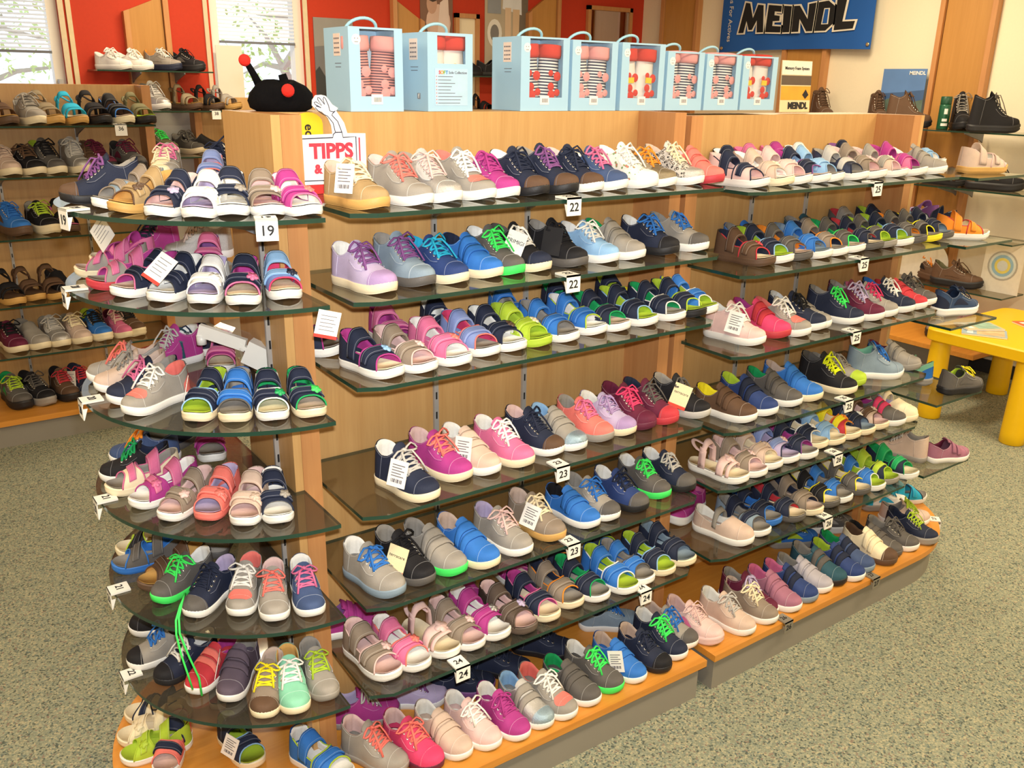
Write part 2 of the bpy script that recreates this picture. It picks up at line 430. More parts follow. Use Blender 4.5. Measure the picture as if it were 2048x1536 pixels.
def gondola_right():
    ox, oy = 1.47, 0.38
    r = tag(empty('shelf_unit', (ox, oy, 0)), 'beech display unit on the right with shelves numbered 25', 'shelf unit', 'beech shoe display units')
    def bx(nm, a, b, mat): return MB().box((a[0] - ox, a[1] - oy, a[2]), (b[0] - ox, b[1] - oy, b[2])).build(nm, mat, r)
    bx('back_panel', (1.004, .33, .125), (1.93, .46, ZT - .012), WOOD)
    bx('post', (.963, .2, .125), (1.004, .455, ZT - .008), WOODD)
    bx('post', (1.93, .2, .125), (1.968, .455, ZT - .012), WOODD)
    bx('end_panel', (1.9685, .2, .125), (1.985, .47, ZT - .012), WOOD)
    for x in (1.37, 1.62): standard(r, x - ox, .33 - oy, .125, 1.42)
    pts = [(.962, .81), (.962, -.05)] + half_disc(1.97, .38, .43, -PI / 2, PI / 2)
    MB().prism([(p[0] - ox, p[1] - oy) for p in pts], .105, .125).build('plinth_top', WOODP, r)
    p2 = [(.977, .795), (.977, -.035)] + half_disc(1.97, .38, .412, -PI / 2, PI / 2)
    MB().prism([(p[0] - ox, p[1] - oy) for p in p2], 0, .105).build('plinth', GREYP, r)
gondola_right()
def gondola_rear():
    ox, oy = -0.35, 3.38
    r = tag(empty('shelf_unit', (ox, oy, 0)), 'beech display unit at the far left with adult shoes', 'shelf unit', 'beech shoe display units')
    def bx(nm, a, b, mat): return MB().box((a[0] - ox, a[1] - oy, a[2]), (b[0] - ox, b[1] - oy, b[2])).build(nm, mat, r)
    bx('back_panel', (-1.1, 3.33, .125), (.385, 3.43, ZT + .02), WOOD)
    bx('post', (.385, 3.2, .125), (.425, 3.55, ZT + .02), WOODD)
    bx('post', (-1.14, 3.2, .125), (-1.1, 3.55, ZT + .02), WOODD)
    for x in (-.25, .10): standard(r, x - ox, 3.33 - oy, .125, 1.42)
    bx('plinth_top', (-1.15, 2.93, .105), (.44, 3.85, .13), WOODP)
    bx('plinth', (-1.13, 2.95, 0), (.425, 3.83, .105), GREYP)
gondola_rear()
def gondola_far():
    ox, oy = 1.0, 4.1
    r = tag(empty('shelf_unit', (ox, oy, 0)), 'pale wall display below the red wall with shelf number 38', 'shelf unit', 'beech shoe display units')
    PALE = surf('pale_grey_laminate', '#b9b7b2', 0.6, var=0.03)
    def bx(nm, a, b, mat): return MB().box((a[0] - ox, a[1] - oy, a[2]), (b[0] - ox, b[1] - oy, b[2])).build(nm, mat, r)
    bx('back_panel', (.45, 4.2, .125), (.88, 4.24, 1.46), PALE)
    bx('side_board', (.88, 4.1, .125), (.92, 4.24, 1.46), WOODD)
    bx('back_board', (.92, 4.2, .125), (1.9, 4.24, 1.50), WOOD)
    bx('plinth', (.45, 3.75, 0), (1.9, 4.24, .125), GREYP)
gondola_far()

def bracket(parent, x, y, z, d, dirv=(0, -1)):
    # tapering cantilever bracket under a shelf
    b = MB(); t = .004
    pts = [(0, 0), (d, 0), (d, -.008), (.03, -.045), (0, -.06)]
    vs = []
    for s in (-t, t):
        for (a, zz) in pts:
            px = x + dirv[0] * a - dirv[1] * s; py = y + dirv[1] * a + dirv[0] * s
            vs.append((px, py, z + zz))
    n = len(pts)
    b.add(vs, [tuple(range(n - 1, -1, -1)), tuple(range(n, 2 * n))] + [(i, (i + 1) % n, n + (i + 1) % n, n + i) for i in range(n)])
    return b.build('bracket', GREYM, parent)

ORD = ['top', 'second', 'third', 'fourth', 'fifth', 'sixth']
GT = .008
def shelf(pts, z, label, group, brackets=(), glass=None):
    cx = sum(p[0] for p in pts) / len(pts); cy = sum(p[1] for p in pts) / len(pts)
    r = tag(empty('glass_shelf', (cx, cy, z - GT)), label, 'glass shelf', group)
    MB().prism([(p[0] - cx, p[1] - cy) for p in pts], 0, GT, 0, 1).build('glass', [glass or GLASS, GEDGE], r)
    for (x, y, d, dv) in brackets: bracket(r, x - cx, y - cy, -.0005, d, dv)
    return r
ZA = [1.396, 1.238, 1.076, .81, .603, .391]
ZB = [1.378, 1.176, .968, .76, .595, .386]
ZE = [1.392, 1.239, 1.02, .808, .600, .389]
ZR = [1.368, 1.162, .903, .644, .390]
for i, z in enumerate(ZA):
    shelf([(-.045, .322), (-.045, .02), (0, 0), (.876, 0), (.904, .02), (.904, .322)], z, 'long glass shelf, %s one of the middle unit' % ORD[i], 'glass shelves of the middle unit',
          [(.30, .321, .2, (0, -1)), (.56, .321, .2, (0, -1))])
for i, z in enumerate(ZB):
    shelf([(1.006, .322), (1.006, .195), (.985, .195), (.985, .02), (1.03, 0), (1.88, 0), (1.927, .02), (1.927, .322)], z, 'long glass shelf, %s one of the right unit' % ORD[i], 'glass shelves of the right unit',
          [(1.37, .321, .2, (0, -1)), (1.62, .321, .2, (0, -1))])
for i, z in enumerate(ZE):
    shelf(half_disc(-.09, .38, .36, PI / 2 + .0605, 3 * PI / 2, 56) + [(-.09, .198), (-.1115, .198)], z, 'half-round dark glass shelf, %s one of the rounded end' % ORD[i], 'half-round glass shelves',
          [(-.113, .29, .2, (-1, 0))], glass=SMOKE)
end_rails()
for i, z in enumerate(ZR):
    shelf([(1.99, 0), (2.27, 0), (2.27, .70), (1.99, .70)], z, 'square glass shelf, %s one at the far right end' % ORD[i], 'square glass shelves at the right end',
          [(1.987, .36, .2, (1, 0))])
for i, z in enumerate((1.405, 1.193, .93, .634, .404)):
    shelf([(-1.05, 3.322), (-1.05, 2.98), (.38, 2.98), (.38, 3.322)], z, 'glass shelf, %s one of the far left unit' % ORD[i], 'glass shelves of the far left unit', [(-.25, 3.321, .2, (0, -1)), (.10, 3.321, .2, (0, -1))])
shelf([(.37, 4.312), (.37, 4.05), (1.0, 4.05), (1.0, 4.312)], 1.645, 'glass shelf fixed high on the bright red wall', 'glass shelves on the back wall', [(.6, 4.27, .2, (0, -1)), (.84, 4.27, .2, (0, -1))])
shelf([(.46, 4.19), (.46, 3.85), (1.9, 3.85), (1.9, 4.09), (.93, 4.09), (.93, 4.19)], 1.435, 'glass shelf with number 38 below the red wall', 'glass shelves on the back wall')
shelf([(.46, 4.19), (.46, 3.80), (1.9, 3.80), (1.9, 4.09), (.93, 4.09), (.93, 4.19)], 1.19, 'lower glass shelf below the one numbered 38', 'glass shelves on the back wall')
shelf([(2.7, 4.312), (2.7, 4.05), (3.45, 4.05), (3.45, 4.312)], 1.655, 'glass shelf with black shoes below the posters', 'glass shelves on the back wall')
for i, (z, ya, yb) in enumerate(((1.40, .75, 2.6), (1.09, .75, 1.75), (.82, .95, 1.75), (.52, .95, 1.75))):
    shelf([(4.545, ya), (4.545, yb), (4.30, yb), (4.30, ya)], z, 'glass wall shelf, %s one on the cream wall' % ORD[i], 'glass shelves on the cream wall', [(4.548, yb - .45 if yb > 2 else yb - .3, .2, (-1, 0)), (4.548, ya + .6, .2, (-1, 0))])
r = tag(empty('wall_plinth', (4.3, 1.5, 0)), 'low beech ledge under the cream wall shelves', 'ledge')
MB().box((-.33, -.62, .235), (.28, .9, .26)).build('ledge_top', WOODP, r)
MB().box((-.1, -.3, 0), (.28, .9, .235)).build('ledge_body', GREYP, r)

# ------------------------------------------------------------------ shoe shapes
def hermite(pts):
    xs = [p[0] for p in pts]; ys = [p[1] for p in pts]; n = len(xs)
    d = [(ys[i + 1] - ys[i]) / (xs[i + 1] - xs[i]) for i in range(n - 1)]
    m = [d[0]] + [(d[i - 1] + d[i]) / 2 if d[i - 1] * d[i] > 0 else 0.0 for i in range(1, n - 1)] + [d[-1]]
    def f(x):
        if x <= xs[0]: return ys[0]
        if x >= xs[-1]: return ys[-1]
        i = 0
        while x > xs[i + 1]: i += 1
        h = xs[i + 1] - xs[i]; t = (x - xs[i]) / h
        return ((2 * t ** 3 - 3 * t ** 2 + 1) * ys[i] + (t ** 3 - 2 * t ** 2 + t) * h * m[i] + (-2 * t ** 3 + 3 * t ** 2) * ys[i + 1] + (t ** 3 - t ** 2) * h * m[i + 1])
    return f
def sstep(a, b, x):
    t = min(1, max(0, (x - a) / (b - a))); return t * t * (3 - 2 * t)
def hw(t):
    b = .158 + .044 * sstep(.25, .68, t) - .012 * math.exp(-((t - .43) / .12) ** 2)
    if t < .17: b *= max(0, 1 - ((.17 - t) / .17) ** 2.3) ** .5
    if t > .70: b *= max(0, 1 - ((t - .70) / .30) ** 2.5) ** .52
    return b
def cen(t): return .022 * sstep(.5, 1, t) - .006 * math.sin(PI * t)
def spring(t): return .045 * max(0, (t - .74) / .26) ** 2 + .015 * max(0, (.1 - t) / .1) ** 2

PROF = {
 'H': dict(zs=.10, ridge=[(0, .70), (.2, .70), (.34, .61), (.42, .51), (.48, .42), (.56, .325), (.66, .235), (.76, .178), (.85, .148), (.92, .12), (.97, .08), (1, .01)], col=[(0, .47), (.12, .43), (.24, .37), (.34, .39), (.42, .46), (.47, .51)], th=.46),
 'M': dict(zs=.10, ridge=[(0, .56), (.2, .56), (.34, .49), (.42, .42), (.48, .36), (.56, .285), (.66, .215), (.76, .17), (.85, .142), (.92, .115), (.97, .078), (1, .01)], col=[(0, .38), (.12, .34), (.24, .275), (.34, .295), (.42, .365), (.47, .43)], th=.46),
 'L': dict(zs=.10, ridge=[(0, .48), (.2, .48), (.34, .42), (.42, .36), (.48, .31), (.56, .255), (.66, .20), (.76, .16), (.85, .134), (.92, .108), (.97, .073), (1, .01)], col=[(0, .30), (.12, .26), (.24, .20), (.34, .22), (.42, .30), (.46, .37)], th=.45),
 'T': dict(zs=.14, ridge=[(0, .48), (.2, .48), (.34, .42), (.42, .36), (.48, .30), (.56, .24), (.66, .182), (.76, .142), (.85, .115), (.92, .092), (.97, .062), (1, .01)], col=[(0, .34), (.12, .29), (.24, .21), (.34, .23), (.42, .31), (.46, .38)], th=.45),
 'B': dict(zs=.14, ridge=[(0, .86), (.2, .86), (.34, .76), (.42, .60), (.52, .41), (.64, .27), (.76, .20), (.85, .165), (.92, .135), (.97, .09), (1, .01)], col=[(0, .60), (.12, .57), (.24, .53), (.33, .56), (.42, .68)], th=.42),
 'J': dict(zs=.10, ridge=[(0, .46), (.2, .46), (.4, .42), (.5, .36), (.60, .275), (.68, .235), (.8, .19), (.9, .155), (.96, .11), (1, .015)], col=[(0, .29), (.12, .25), (.3, .17), (.46, .15), (.54, .19), (.60, .29)], th=.60),
 'S': dict(zs=.105, ridge=[(0, .48), (.2, .48), (.33, .42), (.45, .33), (.55, .25), (.65, .19), (.75, .148), (.85, .12), (1, .09)], col=[(0, .335), (.08, .33), (.2, .28), (.32, .20), (.44, .15), (.54, .15)], th=.62),
}
PROF['V'] = dict(PROF['M']); PROF['W'] = dict(PROF['L']); PROF['N'] = dict(PROF['L']); PROF['O'] = dict(PROF['S'])
PROF['H']['ridge'] = [(t, h * .93) for t, h in PROF['H']['ridge']]; PROF['H']['col'] = [(t, h * .92) for t, h in PROF['H']['col']]
for k in PROF: PROF[k]['rf'] = hermite(PROF[k]['ridge']); PROF[k]['cf'] = hermite(PROF[k]['col'])
EY, EZ = .62, .88
def S(P, t, ph, off=0.0):
    # point of the upper: t heel..toe, ph 0 at the left sole edge, pi/2 ridge, pi right edge
    t = min(max(t, 0.0), 1.0)
    w_ = hw(t); h = P['rf'](t); c, s = math.cos(ph), max(0.0, math.sin(ph))
    y = (w_ + off) * math.copysign(abs(c) ** EY, c) + cen(t)
    z = P['zs'] + h * s ** EZ + off * s + spring(t)
    x = t - .5
    if t < .35: x += .16 * (h * s ** EZ) * (1 - t / .35) ** 2 * .45
    if t > .93: x += off * (t - .93) / .07
    if t < .07: x -= off * (.07 - t) / .07
    return (x, y, z)
def phmax(P, t):
    if t >= P['th']: return PI / 2
    q = P['cf'](t) / P['rf'](t)
    return math.asin(min(1.0, q ** (1 / EZ))) if q < 1 else PI / 2
TS = [0, .004, .012, .025, .045, .07, .10, .14, .18, .23, .28, .33, .37, .40, .42, .45, .49, .53, .57, .61, .66, .71, .76, .81, .855, .89, .92, .945, .965, .98, .991, .998, 1.0]

def patch(P, ts, vfun0, vfun1, nv=8, off=0.0, sides=(1, -1), thick=0.0):
    # grid over t and v; v fraction of ph from vfun0(t) to vfun1(t); both sides
    mb = MB()
    for sd in sides:
        vs = []; fs = []
        for t in ts:
            a, b = vfun0(t), vfun1(t)
            for j in range(nv + 1):
                ph = a + (b - a) * j / nv
                if sd < 0: ph = PI - ph
                vs.append(S(P, t, ph, off))
        n = nv + 1
        for i in range(len(ts) - 1):
            for j in range(nv):
                q = (i * n + j, (i + 1) * n + j, (i + 1) * n + j + 1, i * n + j + 1)
                fs.append(q if sd > 0 else q[::-1])
        mb.add(vs, fs)
    return mb
def band(P, t0, t1, pa, pb, off=.008, thick=.016, n=18, nt=3, skew=0.0, hscale=1.0, ridge=None):
    # closed strap running over the foot from angle pa to angle pb (radians), lifted off the upper
    mb = MB(); top = []; bot = []
    Q = P
    if ridge is not None: Q = dict(P); Q['rf'] = ridge if callable(ridge) else (lambda t: ridge)
    for j in range(n + 1):
        ph = pa + (pb - pa) * j / n
        for i in range(nt + 1):
            t = t0 + (t1 - t0) * i / nt + skew * math.cos(ph)
            top.append(S(Q, t, ph, off + thick)); bot.append(S(Q, t, ph, off))
    m = nt + 1; N = len(top); vs = top + bot; fs = []
    for j in range(n):
        for i in range(nt):
            a = j * m + i
            fs.append((a, a + 1, a + m + 1, a + m)); fs.append((N + a, N + a + m, N + a + m + 1, N + a + 1))
        for i, fl_ in ((0, 0), (nt, 1)):
            a = j * m + i
            q = (a, a + m, N + a + m, N + a); fs.append(q if not fl_ else q[::-1])
    for j, fl_ in ((0, 0), (n, 1)):
        for i in range(nt):
            a = j * m + i; q = (a, N + a, N + a + 1, a + 1); fs.append(q if not fl_ else q[::-1])
    return mb.add(vs, fs)

def outline(grow=0.0, n=44):
    ts = [.5 - .5 * math.cos(PI * i / (n // 2)) for i in range(n // 2 + 1)]
    L_ = [(t, hw(t)) for t in ts]
    left = []; right = []
    for (t, w_) in L_:
        k = grow
        x = t - .5 + (k if t > .93 else 0) * (t - .93) / .07 - (k if t < .07 else 0) * (.07 - t) / .07 if (t > .93 or t < .07) else t - .5
        left.append((x, w_ + (k if w_ > .001 else 0) + cen(t), t)); right.append((x, -w_ - (k if w_ > .001 else 0) + cen(t), t))
    return left + right[::-1][1:-1]
def sole_mb(P, rings):
    # rings: list of (z fraction, grow)
    mb = MB(); vs = []; n = None
    for (zf, g) in rings:
        o = outline(g); n = len(o)
        for (x, y, t) in o: vs.append((x, y, zf * P['zs'] + spring(t)))
    fs = []
    for k in range(len(rings) - 1):
        for i in range(n):
            fs.append((k * n + i, (k + 1) * n + i, (k + 1) * n + (i + 1) % n, k * n + (i + 1) % n))
    h = n // 2
    def cap(base, flip):
        # strip quads across the outline instead of one big polygon
        out = []
        for i in range(h):
            a = base + i; b = base + i + 1; c = base + (n - i - 1) % n; d = base + (n - i) % n
            q = [a, b, c, d] if len({a, b, c, d}) == 4 else list(dict.fromkeys([a, b, c, d]))
            if len(q) >= 3: out.append(tuple(q if flip else q[::-1]))
        return out
    fs += cap(0, False); fs += cap((len(rings) - 1) * n, True)
    return mb.add(vs, fs)
def footbed_mb(P, z, inset=.02):
    mb = MB(); o = outline(-inset); n = len(o)
    vs = [(x, y, z + spring(t) + .02 * max(0, .25 - t)) for (x, y, t) in o] + [(x, y, z - .012 + spring(t)) for (x, y, t) in o]
    fs = [(i, n + i, n + (i + 1) % n, (i + 1) % n) for i in range(n)]
    h = n // 2
    for i in range(h):
        q = list(dict.fromkeys([i, i + 1, (n - i - 1) % n, (n - i) % n]))
        if len(q) >= 3: fs.append(tuple(q[::-1]))
    return mb.add(vs, fs)
def lining_mb(P, depth=.9, th=None):
    th = th or P['th']
    ts = [t for t in TS if t <= th]
    mb = MB()
    for sd in (1, -1):
        vs = []; fs = []; n = 6
        for t in ts:
            b = phmax(P, t)
            for j in range(n):
                if j == 0: ph, off = b, .0005
                elif j == 1: ph, off = b + .01, -.012
                else: ph, off = b * (1 - (j - 1) / (n - 1) * depth), -.022
                if sd < 0: ph = PI - ph
                x, y, z = S(P, t, ph, off)
                if t < .05: x += .02
                vs.append((x, y, z))
        for i in range(len(ts) - 1):
            for j in range(n - 1):
                q = (i * n + j, (i + 1) * n + j, (i + 1) * n + j + 1, i * n + j + 1); fs.append(q if sd > 0 else q[::-1])
        mb.add(vs, fs)
    return mb
def tongue_mb(P, t1=.62, up=.10):
    th = P['th']; mb = MB(); cols = 6; rows = []
    a = .52
    for k in range(7):
        t = t1 - (t1 - th) * k / 6
        rows.append([S(P, t, PI / 2 - a + 2 * a * j / cols, .004) for j in range(cols + 1)])
    base = rows[-1]
    for k in (1, 2, 3):
        f = k / 3
        rows.append([(x - .05 * f - .02 * f * f, y * (1 - .12 * f * f), z + up * f - .018 * abs(j - cols / 2) / (cols / 2) * f * f) for j, (x, y, z) in enumerate(base)])
    n = cols + 1; vs = [v for r_ in rows for v in r_]
    N = len(vs); vs += [(x - .006, y, z - .014) for (x, y, z) in vs]
    fs = []
    for i in range(len(rows) - 1):
        for j in range(cols):
            q = (i * n + j, i * n + j + 1, (i + 1) * n + j + 1, (i + 1) * n + j); fs.append(q[::-1]); fs.append(tuple(N + v for v in q))
    m = len(rows) - 1
    for j in range(cols): fs.append((m * n + j, m * n + j + 1, N + m * n + j + 1, N + m * n + j))
    return mb.add(vs, fs)
def lace_pts(P, rows_, t1):
    th = P['th']; out = []
    for k in range(rows_):
        t = t1 - (t1 - th - .025) * k / (rows_ - 1); a = .40 + .10 * k / (rows_ - 1)
        out.append((t, a))
    return out
def laces_mb(P, rows_=4, t1=.60, bow=0, r=.0125):
    mb = MB(); L_ = lace_pts(P, rows_, t1)
    def arc(t0, p0, t2, p1, off, n=6): return [S(P, t0 + (t2 - t0) * i / n, p0 + (p1 - p0) * i / n, off + .012 * math.sin(PI * i / n)) for i in range(n + 1)]
    for k, (t, a) in enumerate(L_):
        if k == 0: mb.tube(arc(t, PI / 2 - a, t, PI / 2 + a, .014), r, 5, flat=.7)
        if k + 1 < len(L_):
            t2, a2 = L_[k + 1]
            mb.tube(arc(t, PI / 2 - a, t2, PI / 2 + a2, .014), r, 5, flat=.7)
            mb.tube(arc(t, PI / 2 + a, t2, PI / 2 - a2, .020), r, 5, flat=.7)
    t, a = L_[-1]
    k = Vector(S(P, t - .005, PI / 2, .035))
    if bow == 0: return mb
    rnd = random.Random(bow)
    mb.tube([k + Vector((-.018, -.02, 0)), k + Vector((0, 0, .016)), k + Vector((.018, .02, 0))], .026, 6)
    for sd in (1, -1):
        ln = rnd.uniform(.18, .28); up = rnd.uniform(.0, .07); fwd = rnd.uniform(-.05, .09)
        p1 = k + Vector((fwd * .4, sd * ln * .45, up)); p2 = k + Vector((fwd, sd * ln * .9, up * .3 - .06)); p3 = k + Vector((fwd + .045, sd * ln * .62, -.04 + up * .1)); p4 = k + Vector((.03, sd * ln * .2, .0))
        pts = [k]
        ctrl = [k, p1, p2, p3, p4, k]
        for i in range(len(ctrl) - 1):
            for q in (.5, 1.0):
                c0 = ctrl[max(i - 1, 0)]; c1 = ctrl[i]; c2 = ctrl[i + 1]; c3 = ctrl[min(i + 2, len(ctrl) - 1)]
                pts.append(.5 * ((2 * c1) + (c2 - c0) * q + (2 * c0 - 5 * c1 + 4 * c2 - c3) * q * q + (-c0 + 3 * c1 - 3 * c2 + c3) * q ** 3))
        mb.tube(pts, r, 5, flat=.75)
        e = rnd.uniform(.16, .3); fw = rnd.uniform(.05, .18)
        q1 = k + Vector((fw * .5, sd * e * .35, .015)); q2t = .72
        q2 = Vector(S(P, min(.78, t + fw + .08), PI / 2 - sd * rnd.uniform(.35, .7), .02))
        mb.tube([k, q1, (q1 + q2) / 2 + Vector((0, 0, .02)), q2], r, 5, flat=.75)
    return mb
def eyelets_mb(P, rows_=4, t1=.60):
    mb = MB()
    for (t, a) in lace_pts(P, rows_, t1):
        for sd in (1, -1):
            ph = PI / 2 - sd * (a + .03)
            c = Vector(S(P, t, ph, .007)); d1 = (Vector(S(P, t + .01, ph, .007)) - c).normalized(); d2 = (Vector(S(P, t, ph + .02, .007)) - c).normalized()
            nn = d1.cross(d2)
            if nn.z < 0: nn = -nn
            n = 8; vs = []
            for (rr, hh) in ((.021, 0), (.019, .007), (.010, .007), (.010, 0)):
                for j in range(n): vs.append(c + (d1 * math.cos(2 * PI * j / n) + d2 * math.sin(2 * PI * j / n)) * rr + nn * hh)
            mb.add(vs, [(q * n + j, q * n + (j + 1) % n, (q + 1) * n + (j + 1) % n, (q + 1) * n + j) for q in range(3) for j in range(n)])
    return mb
def flower_mb(P, t, ph, R=.075, cnt=5):
    c = Vector(S(P, t, ph, .034)); d1 = (Vector(S(P, t + .02, ph, .034)) - c).normalized(); d2 = (Vector(S(P, t, ph + .03, .034)) - c).normalized()
    nn = d1.cross(d2).normalized()
    if nn.z < 0: nn = -nn
    d2 = nn.cross(d1)
    mb = MB(); n = cnt * 8; vs = [c + nn * .016]
    for j in range(n):
        a = 2 * PI * j / n; rr = R * (.66 + .34 * abs(math.cos(cnt * a / 2)))
        vs.append(c + (d1 * math.cos(a) + d2 * math.sin(a)) * rr + nn * .008)
    for j in range(n):
        a = 2 * PI * j / n; rr = R * (.66 + .34 * abs(math.cos(cnt * a / 2)))
        vs.append(c + (d1 * math.cos(a) + d2 * math.sin(a)) * rr - nn * .012)
    fs = [(0, 1 + j, 1 + (j + 1) % n) for j in range(n)] + [(1 + j, 1 + n + j, 1 + n + (j + 1) % n, 1 + (j + 1) % n) for j in range(n)]
    mb.add(vs, fs)
    vs = []; m = 8
    for (rr, hh) in ((.018, .012), (.016, .022), (.006, .027)):
        for j in range(m): vs.append(c + (d1 * math.cos(2 * PI * j / m) + d2 * math.sin(2 * PI * j / m)) * rr + nn * hh)
    mb.add(vs, [(q * m + j, q * m + (j + 1) % m, (q + 1) * m + (j + 1) % m, (q + 1) * m + j) for q in range(2) for j in range(m)] + [tuple(2 * m + j for j in range(m))])
    return mb

TEMPL = {}
def up_full(P, off=0.0): return patch(P, TS, lambda t: 0.0, lambda t: phmax(P, t), 10, off)
def make_templates():
    std_sole = [(0, -.012), (.12, .004), (.55, .010), (.95, .012), (1.12, .006), (1.12, -.02)]
    thick = [(0, -.02), (.1, .002), (.35, .022), (.55, .010), (.75, .022), (1.05, .012), (1.10, -.02)]
    for ty in ('H', 'M', 'L', 'T', 'B', 'V', 'W', 'N', 'J'):
        P = PROF[ty]; parts = []
        parts.append(('sole', 'S', sole_mb(P, thick if ty in 'TB' else std_sole), True))
        parts.append(('upper', 'U', up_full(P), True))
        parts.append(('lining', 'I', lining_mb(P), True))
        parts.append(('footbed', 'I', footbed_mb(P, P['zs'] + .02, .03), True))
        rows_ = {'H': 5, 'M': 4, 'L': 4, 'T': 5, 'B': 6}.get(ty, 0)
        t1 = .67
        if rows_:
            parts.append(('tongue', 'G', tongue_mb(P, t1 + .02, .09 if ty in 'HB' else .07), True))
            parts.append(('eyelets', 'E', eyelets_mb(P, rows_, t1), True))
            parts.append(('laces', 'K', [laces_mb(P, rows_, t1, b, .016 if ty not in 'TB' else .012) for b in (1, 2, 3, 4)], True))
        if ty in 'VW':
            parts.append(('tongue', 'G', tongue_mb(P, .62, .06), True))
            for (a, b, s0, s1) in ((.465, .545, .62, PI - .30), (.575, .655, .55, PI - .25)):
                parts.append(('strap', 'K', band(P, a, b, s0, s1, .010, .018, 18, 3, .02), True))
        if ty == 'J':
            parts.append(('strap', 'K', band(P, .40, .47, .28, PI - .20, .006, .016, 20, 2, .01, ridge=lambda t: .36 - .9 * (t - .40)), True))
        parts.append(('toe_cap', 'T', patch(P, [t for t in TS if t >= .80] if ty not in 'TB' else [t for t in TS if t >= .855], lambda t: 0.0, lambda t: PI / 2, 10, .007), True))
        if ty in 'TMH':
            parts.append(('heel_counter', 'T', patch(P, [t for t in TS if t <= .20], lambda t: 0.0, lambda t: phmax(P, t) * .62 * (1 - .5 * (t / .2) ** 2), 5, .006), True))
        if ty in 'HML':
            for sd_ in (1, -1): parts.append(('eyestay', 'Y', patch(P, [.455, .48, .52, .56, .60, .64, .68, .70], lambda t: PI / 2 - .98 + .25 * max(0, (t - .62) / .08), lambda t: PI / 2 - .36, 5, .008, (sd_,)), True))
            parts.append(('vamp_patch', 'P', patch(P, [.715, .74, .77, .80, .83, .86, .885], lambda t: PI / 2 - .75 * math.sin(PI * min(1, max(.12, (.90 - t) / .20))) ** .6, lambda t: PI / 2, 5, .007), True))
        if ty == 'T':
            for sd_ in (1, -1): parts.append(('side_overlay', 'T', patch(P, [.30, .36, .42, .48, .54, .60], lambda t: .12 + (t - .3) * .5, lambda t: .12 + (t - .3) * .5 + .30 * math.sin(PI * (t - .3) / .3) + .05, 4, .007, (sd_,)), True))
        sm_ = MB()
        sm_.tube([S(P, .805 + .03 * abs(math.cos(PI * i / 16)), PI * i / 16, .004) for i in range(17)], .0045, 4)
        if rows_:
            for sd in (1, -1): sm_.tube([S(P, t, PI / 2 - sd * (.93 - .25 * max(0, (t - .62) / .08)), .011) for t in (.46, .50, .55, .60, .65, .695)], .004, 4)
        for sd in (1, -1):
            f_ = lambda ph: ph if sd > 0 else PI - ph
            sm_.tube([S(P, .20 + .04 * q, f_(phmax(P, .22) * q), .004) for q in (.02, .25, .5, .75, .97)], .004, 4)
            sm_.tube([S(P, t, f_(phmax(P, t) * .93), .005) for t in TS if .02 < t < P['th'] - .02], .004, 4)
        parts.append(('seams', 'Q', sm_, True))
        TEMPL[ty] = parts
    # closed-heel sandal
    P = PROF['S']; parts = []
    ss = [(0, -.014), (.12, .004), (.5, .012), (.8, .008), (.92, .012), (1.06, .008), (1.06, -.02)]
    parts.append(('sole', 'S', sole_mb(P, ss), True))
    parts.append(('footbed', 'F', footbed_mb(P, P['zs'] + .03, .012), True))
    rear = [t for t in TS if t <= .53]
    parts.append(('heel_counter', 'U', patch(P, rear, lambda t: 0.0, lambda t: phmax(dict(P, th=.99), t), 8, .004), True))
    parts.append(('lining', 'I', lining_mb(dict(P, th=.99), .95, .53), True))
    def vt(k): return [.50 + k * i / 8 for i in range(9)]
    mb = MB()
    # vamp: curved rear and front edges
    def vamp(off, flip=False):
        g = []; nu = 20; nt = 7
        for j in range(nu + 1):
            ph = PI * j / nu; u = abs(math.cos(ph))
            a = .585 - .07 * u ** 1.5; b = .745 + .075 * u ** 1.4
            g.append([S(P, a + (b - a) * i / nt, ph, off) for i in range(nt + 1)])
        vs = [p for r_ in g for p in r_]; n = nt + 1
        fs = [(j * n + i, j * n + i + 1, (j + 1) * n + i + 1, (j + 1) * n + i) for j in range(nu) for i in range(nt)]
        return vs, [f if not flip else f[::-1] for f in fs], g
    vs, fs, g = vamp(.006); mb.add(vs, fs)
    parts.append(('vamp', 'U', mb, True))
    mb2 = MB(); v2, f2, g2 = vamp(-.006, True); mb2.add(v2, f2); parts.append(('vamp_lining', 'I', mb2, True))
    ed = MB(); ed.tube([r_[-1] for r_ in g], .011, 5); ed.tube([r_[0] for r_ in g], .011, 5)
    P9 = dict(P, th=.99)
    for sd in (1, -1):
        ed.tube([S(P, t, phmax(P9, t) if sd > 0 else PI - phmax(P9, t), -.002) for t in rear if t > .10], .010, 5)
    parts.append(('edging', 'T', ed, True))
    parts.append(('strap', 'K', band(P, .285, .435, .26, PI - .10, .004, .017, 22, 3, .02, ridge=lambda t: .400 - .80 * (t - .285)), True))
    parts.append(('strap', 'K', band(P, .605, .70, .50, PI - .22, .012, .018, 20, 3, .03), True))
    st_ = MB()
    P1 = dict(P); P1['rf'] = lambda t: .400 - .80 * (t - .285)
    for (Q_, t_, a_, b_, o_, k_) in ((P1, .300, .30, PI - .14, .0225, .02), (P1, .420, .30, PI - .14, .0225, .02), (P, .617, .55, PI - .27, .0315, .03), (P, .688, .55, PI - .27, .0315, .03)):
        st_.tube([S(Q_, t_ + k_ * math.cos(a_ + (b_ - a_) * i / 16), a_ + (b_ - a_) * i / 16, o_) for i in range(17)], .0035, 4)
    parts.append(('stitching', 'R', st_, True))
    parts.append(('flower', 'W', flower_mb(P, .665, PI / 2 - .35, .072), True))
    TEMPL['S'] = parts
    # open sling sandal
    parts = []
    parts.append(('sole', 'S', sole_mb(P, ss), True))
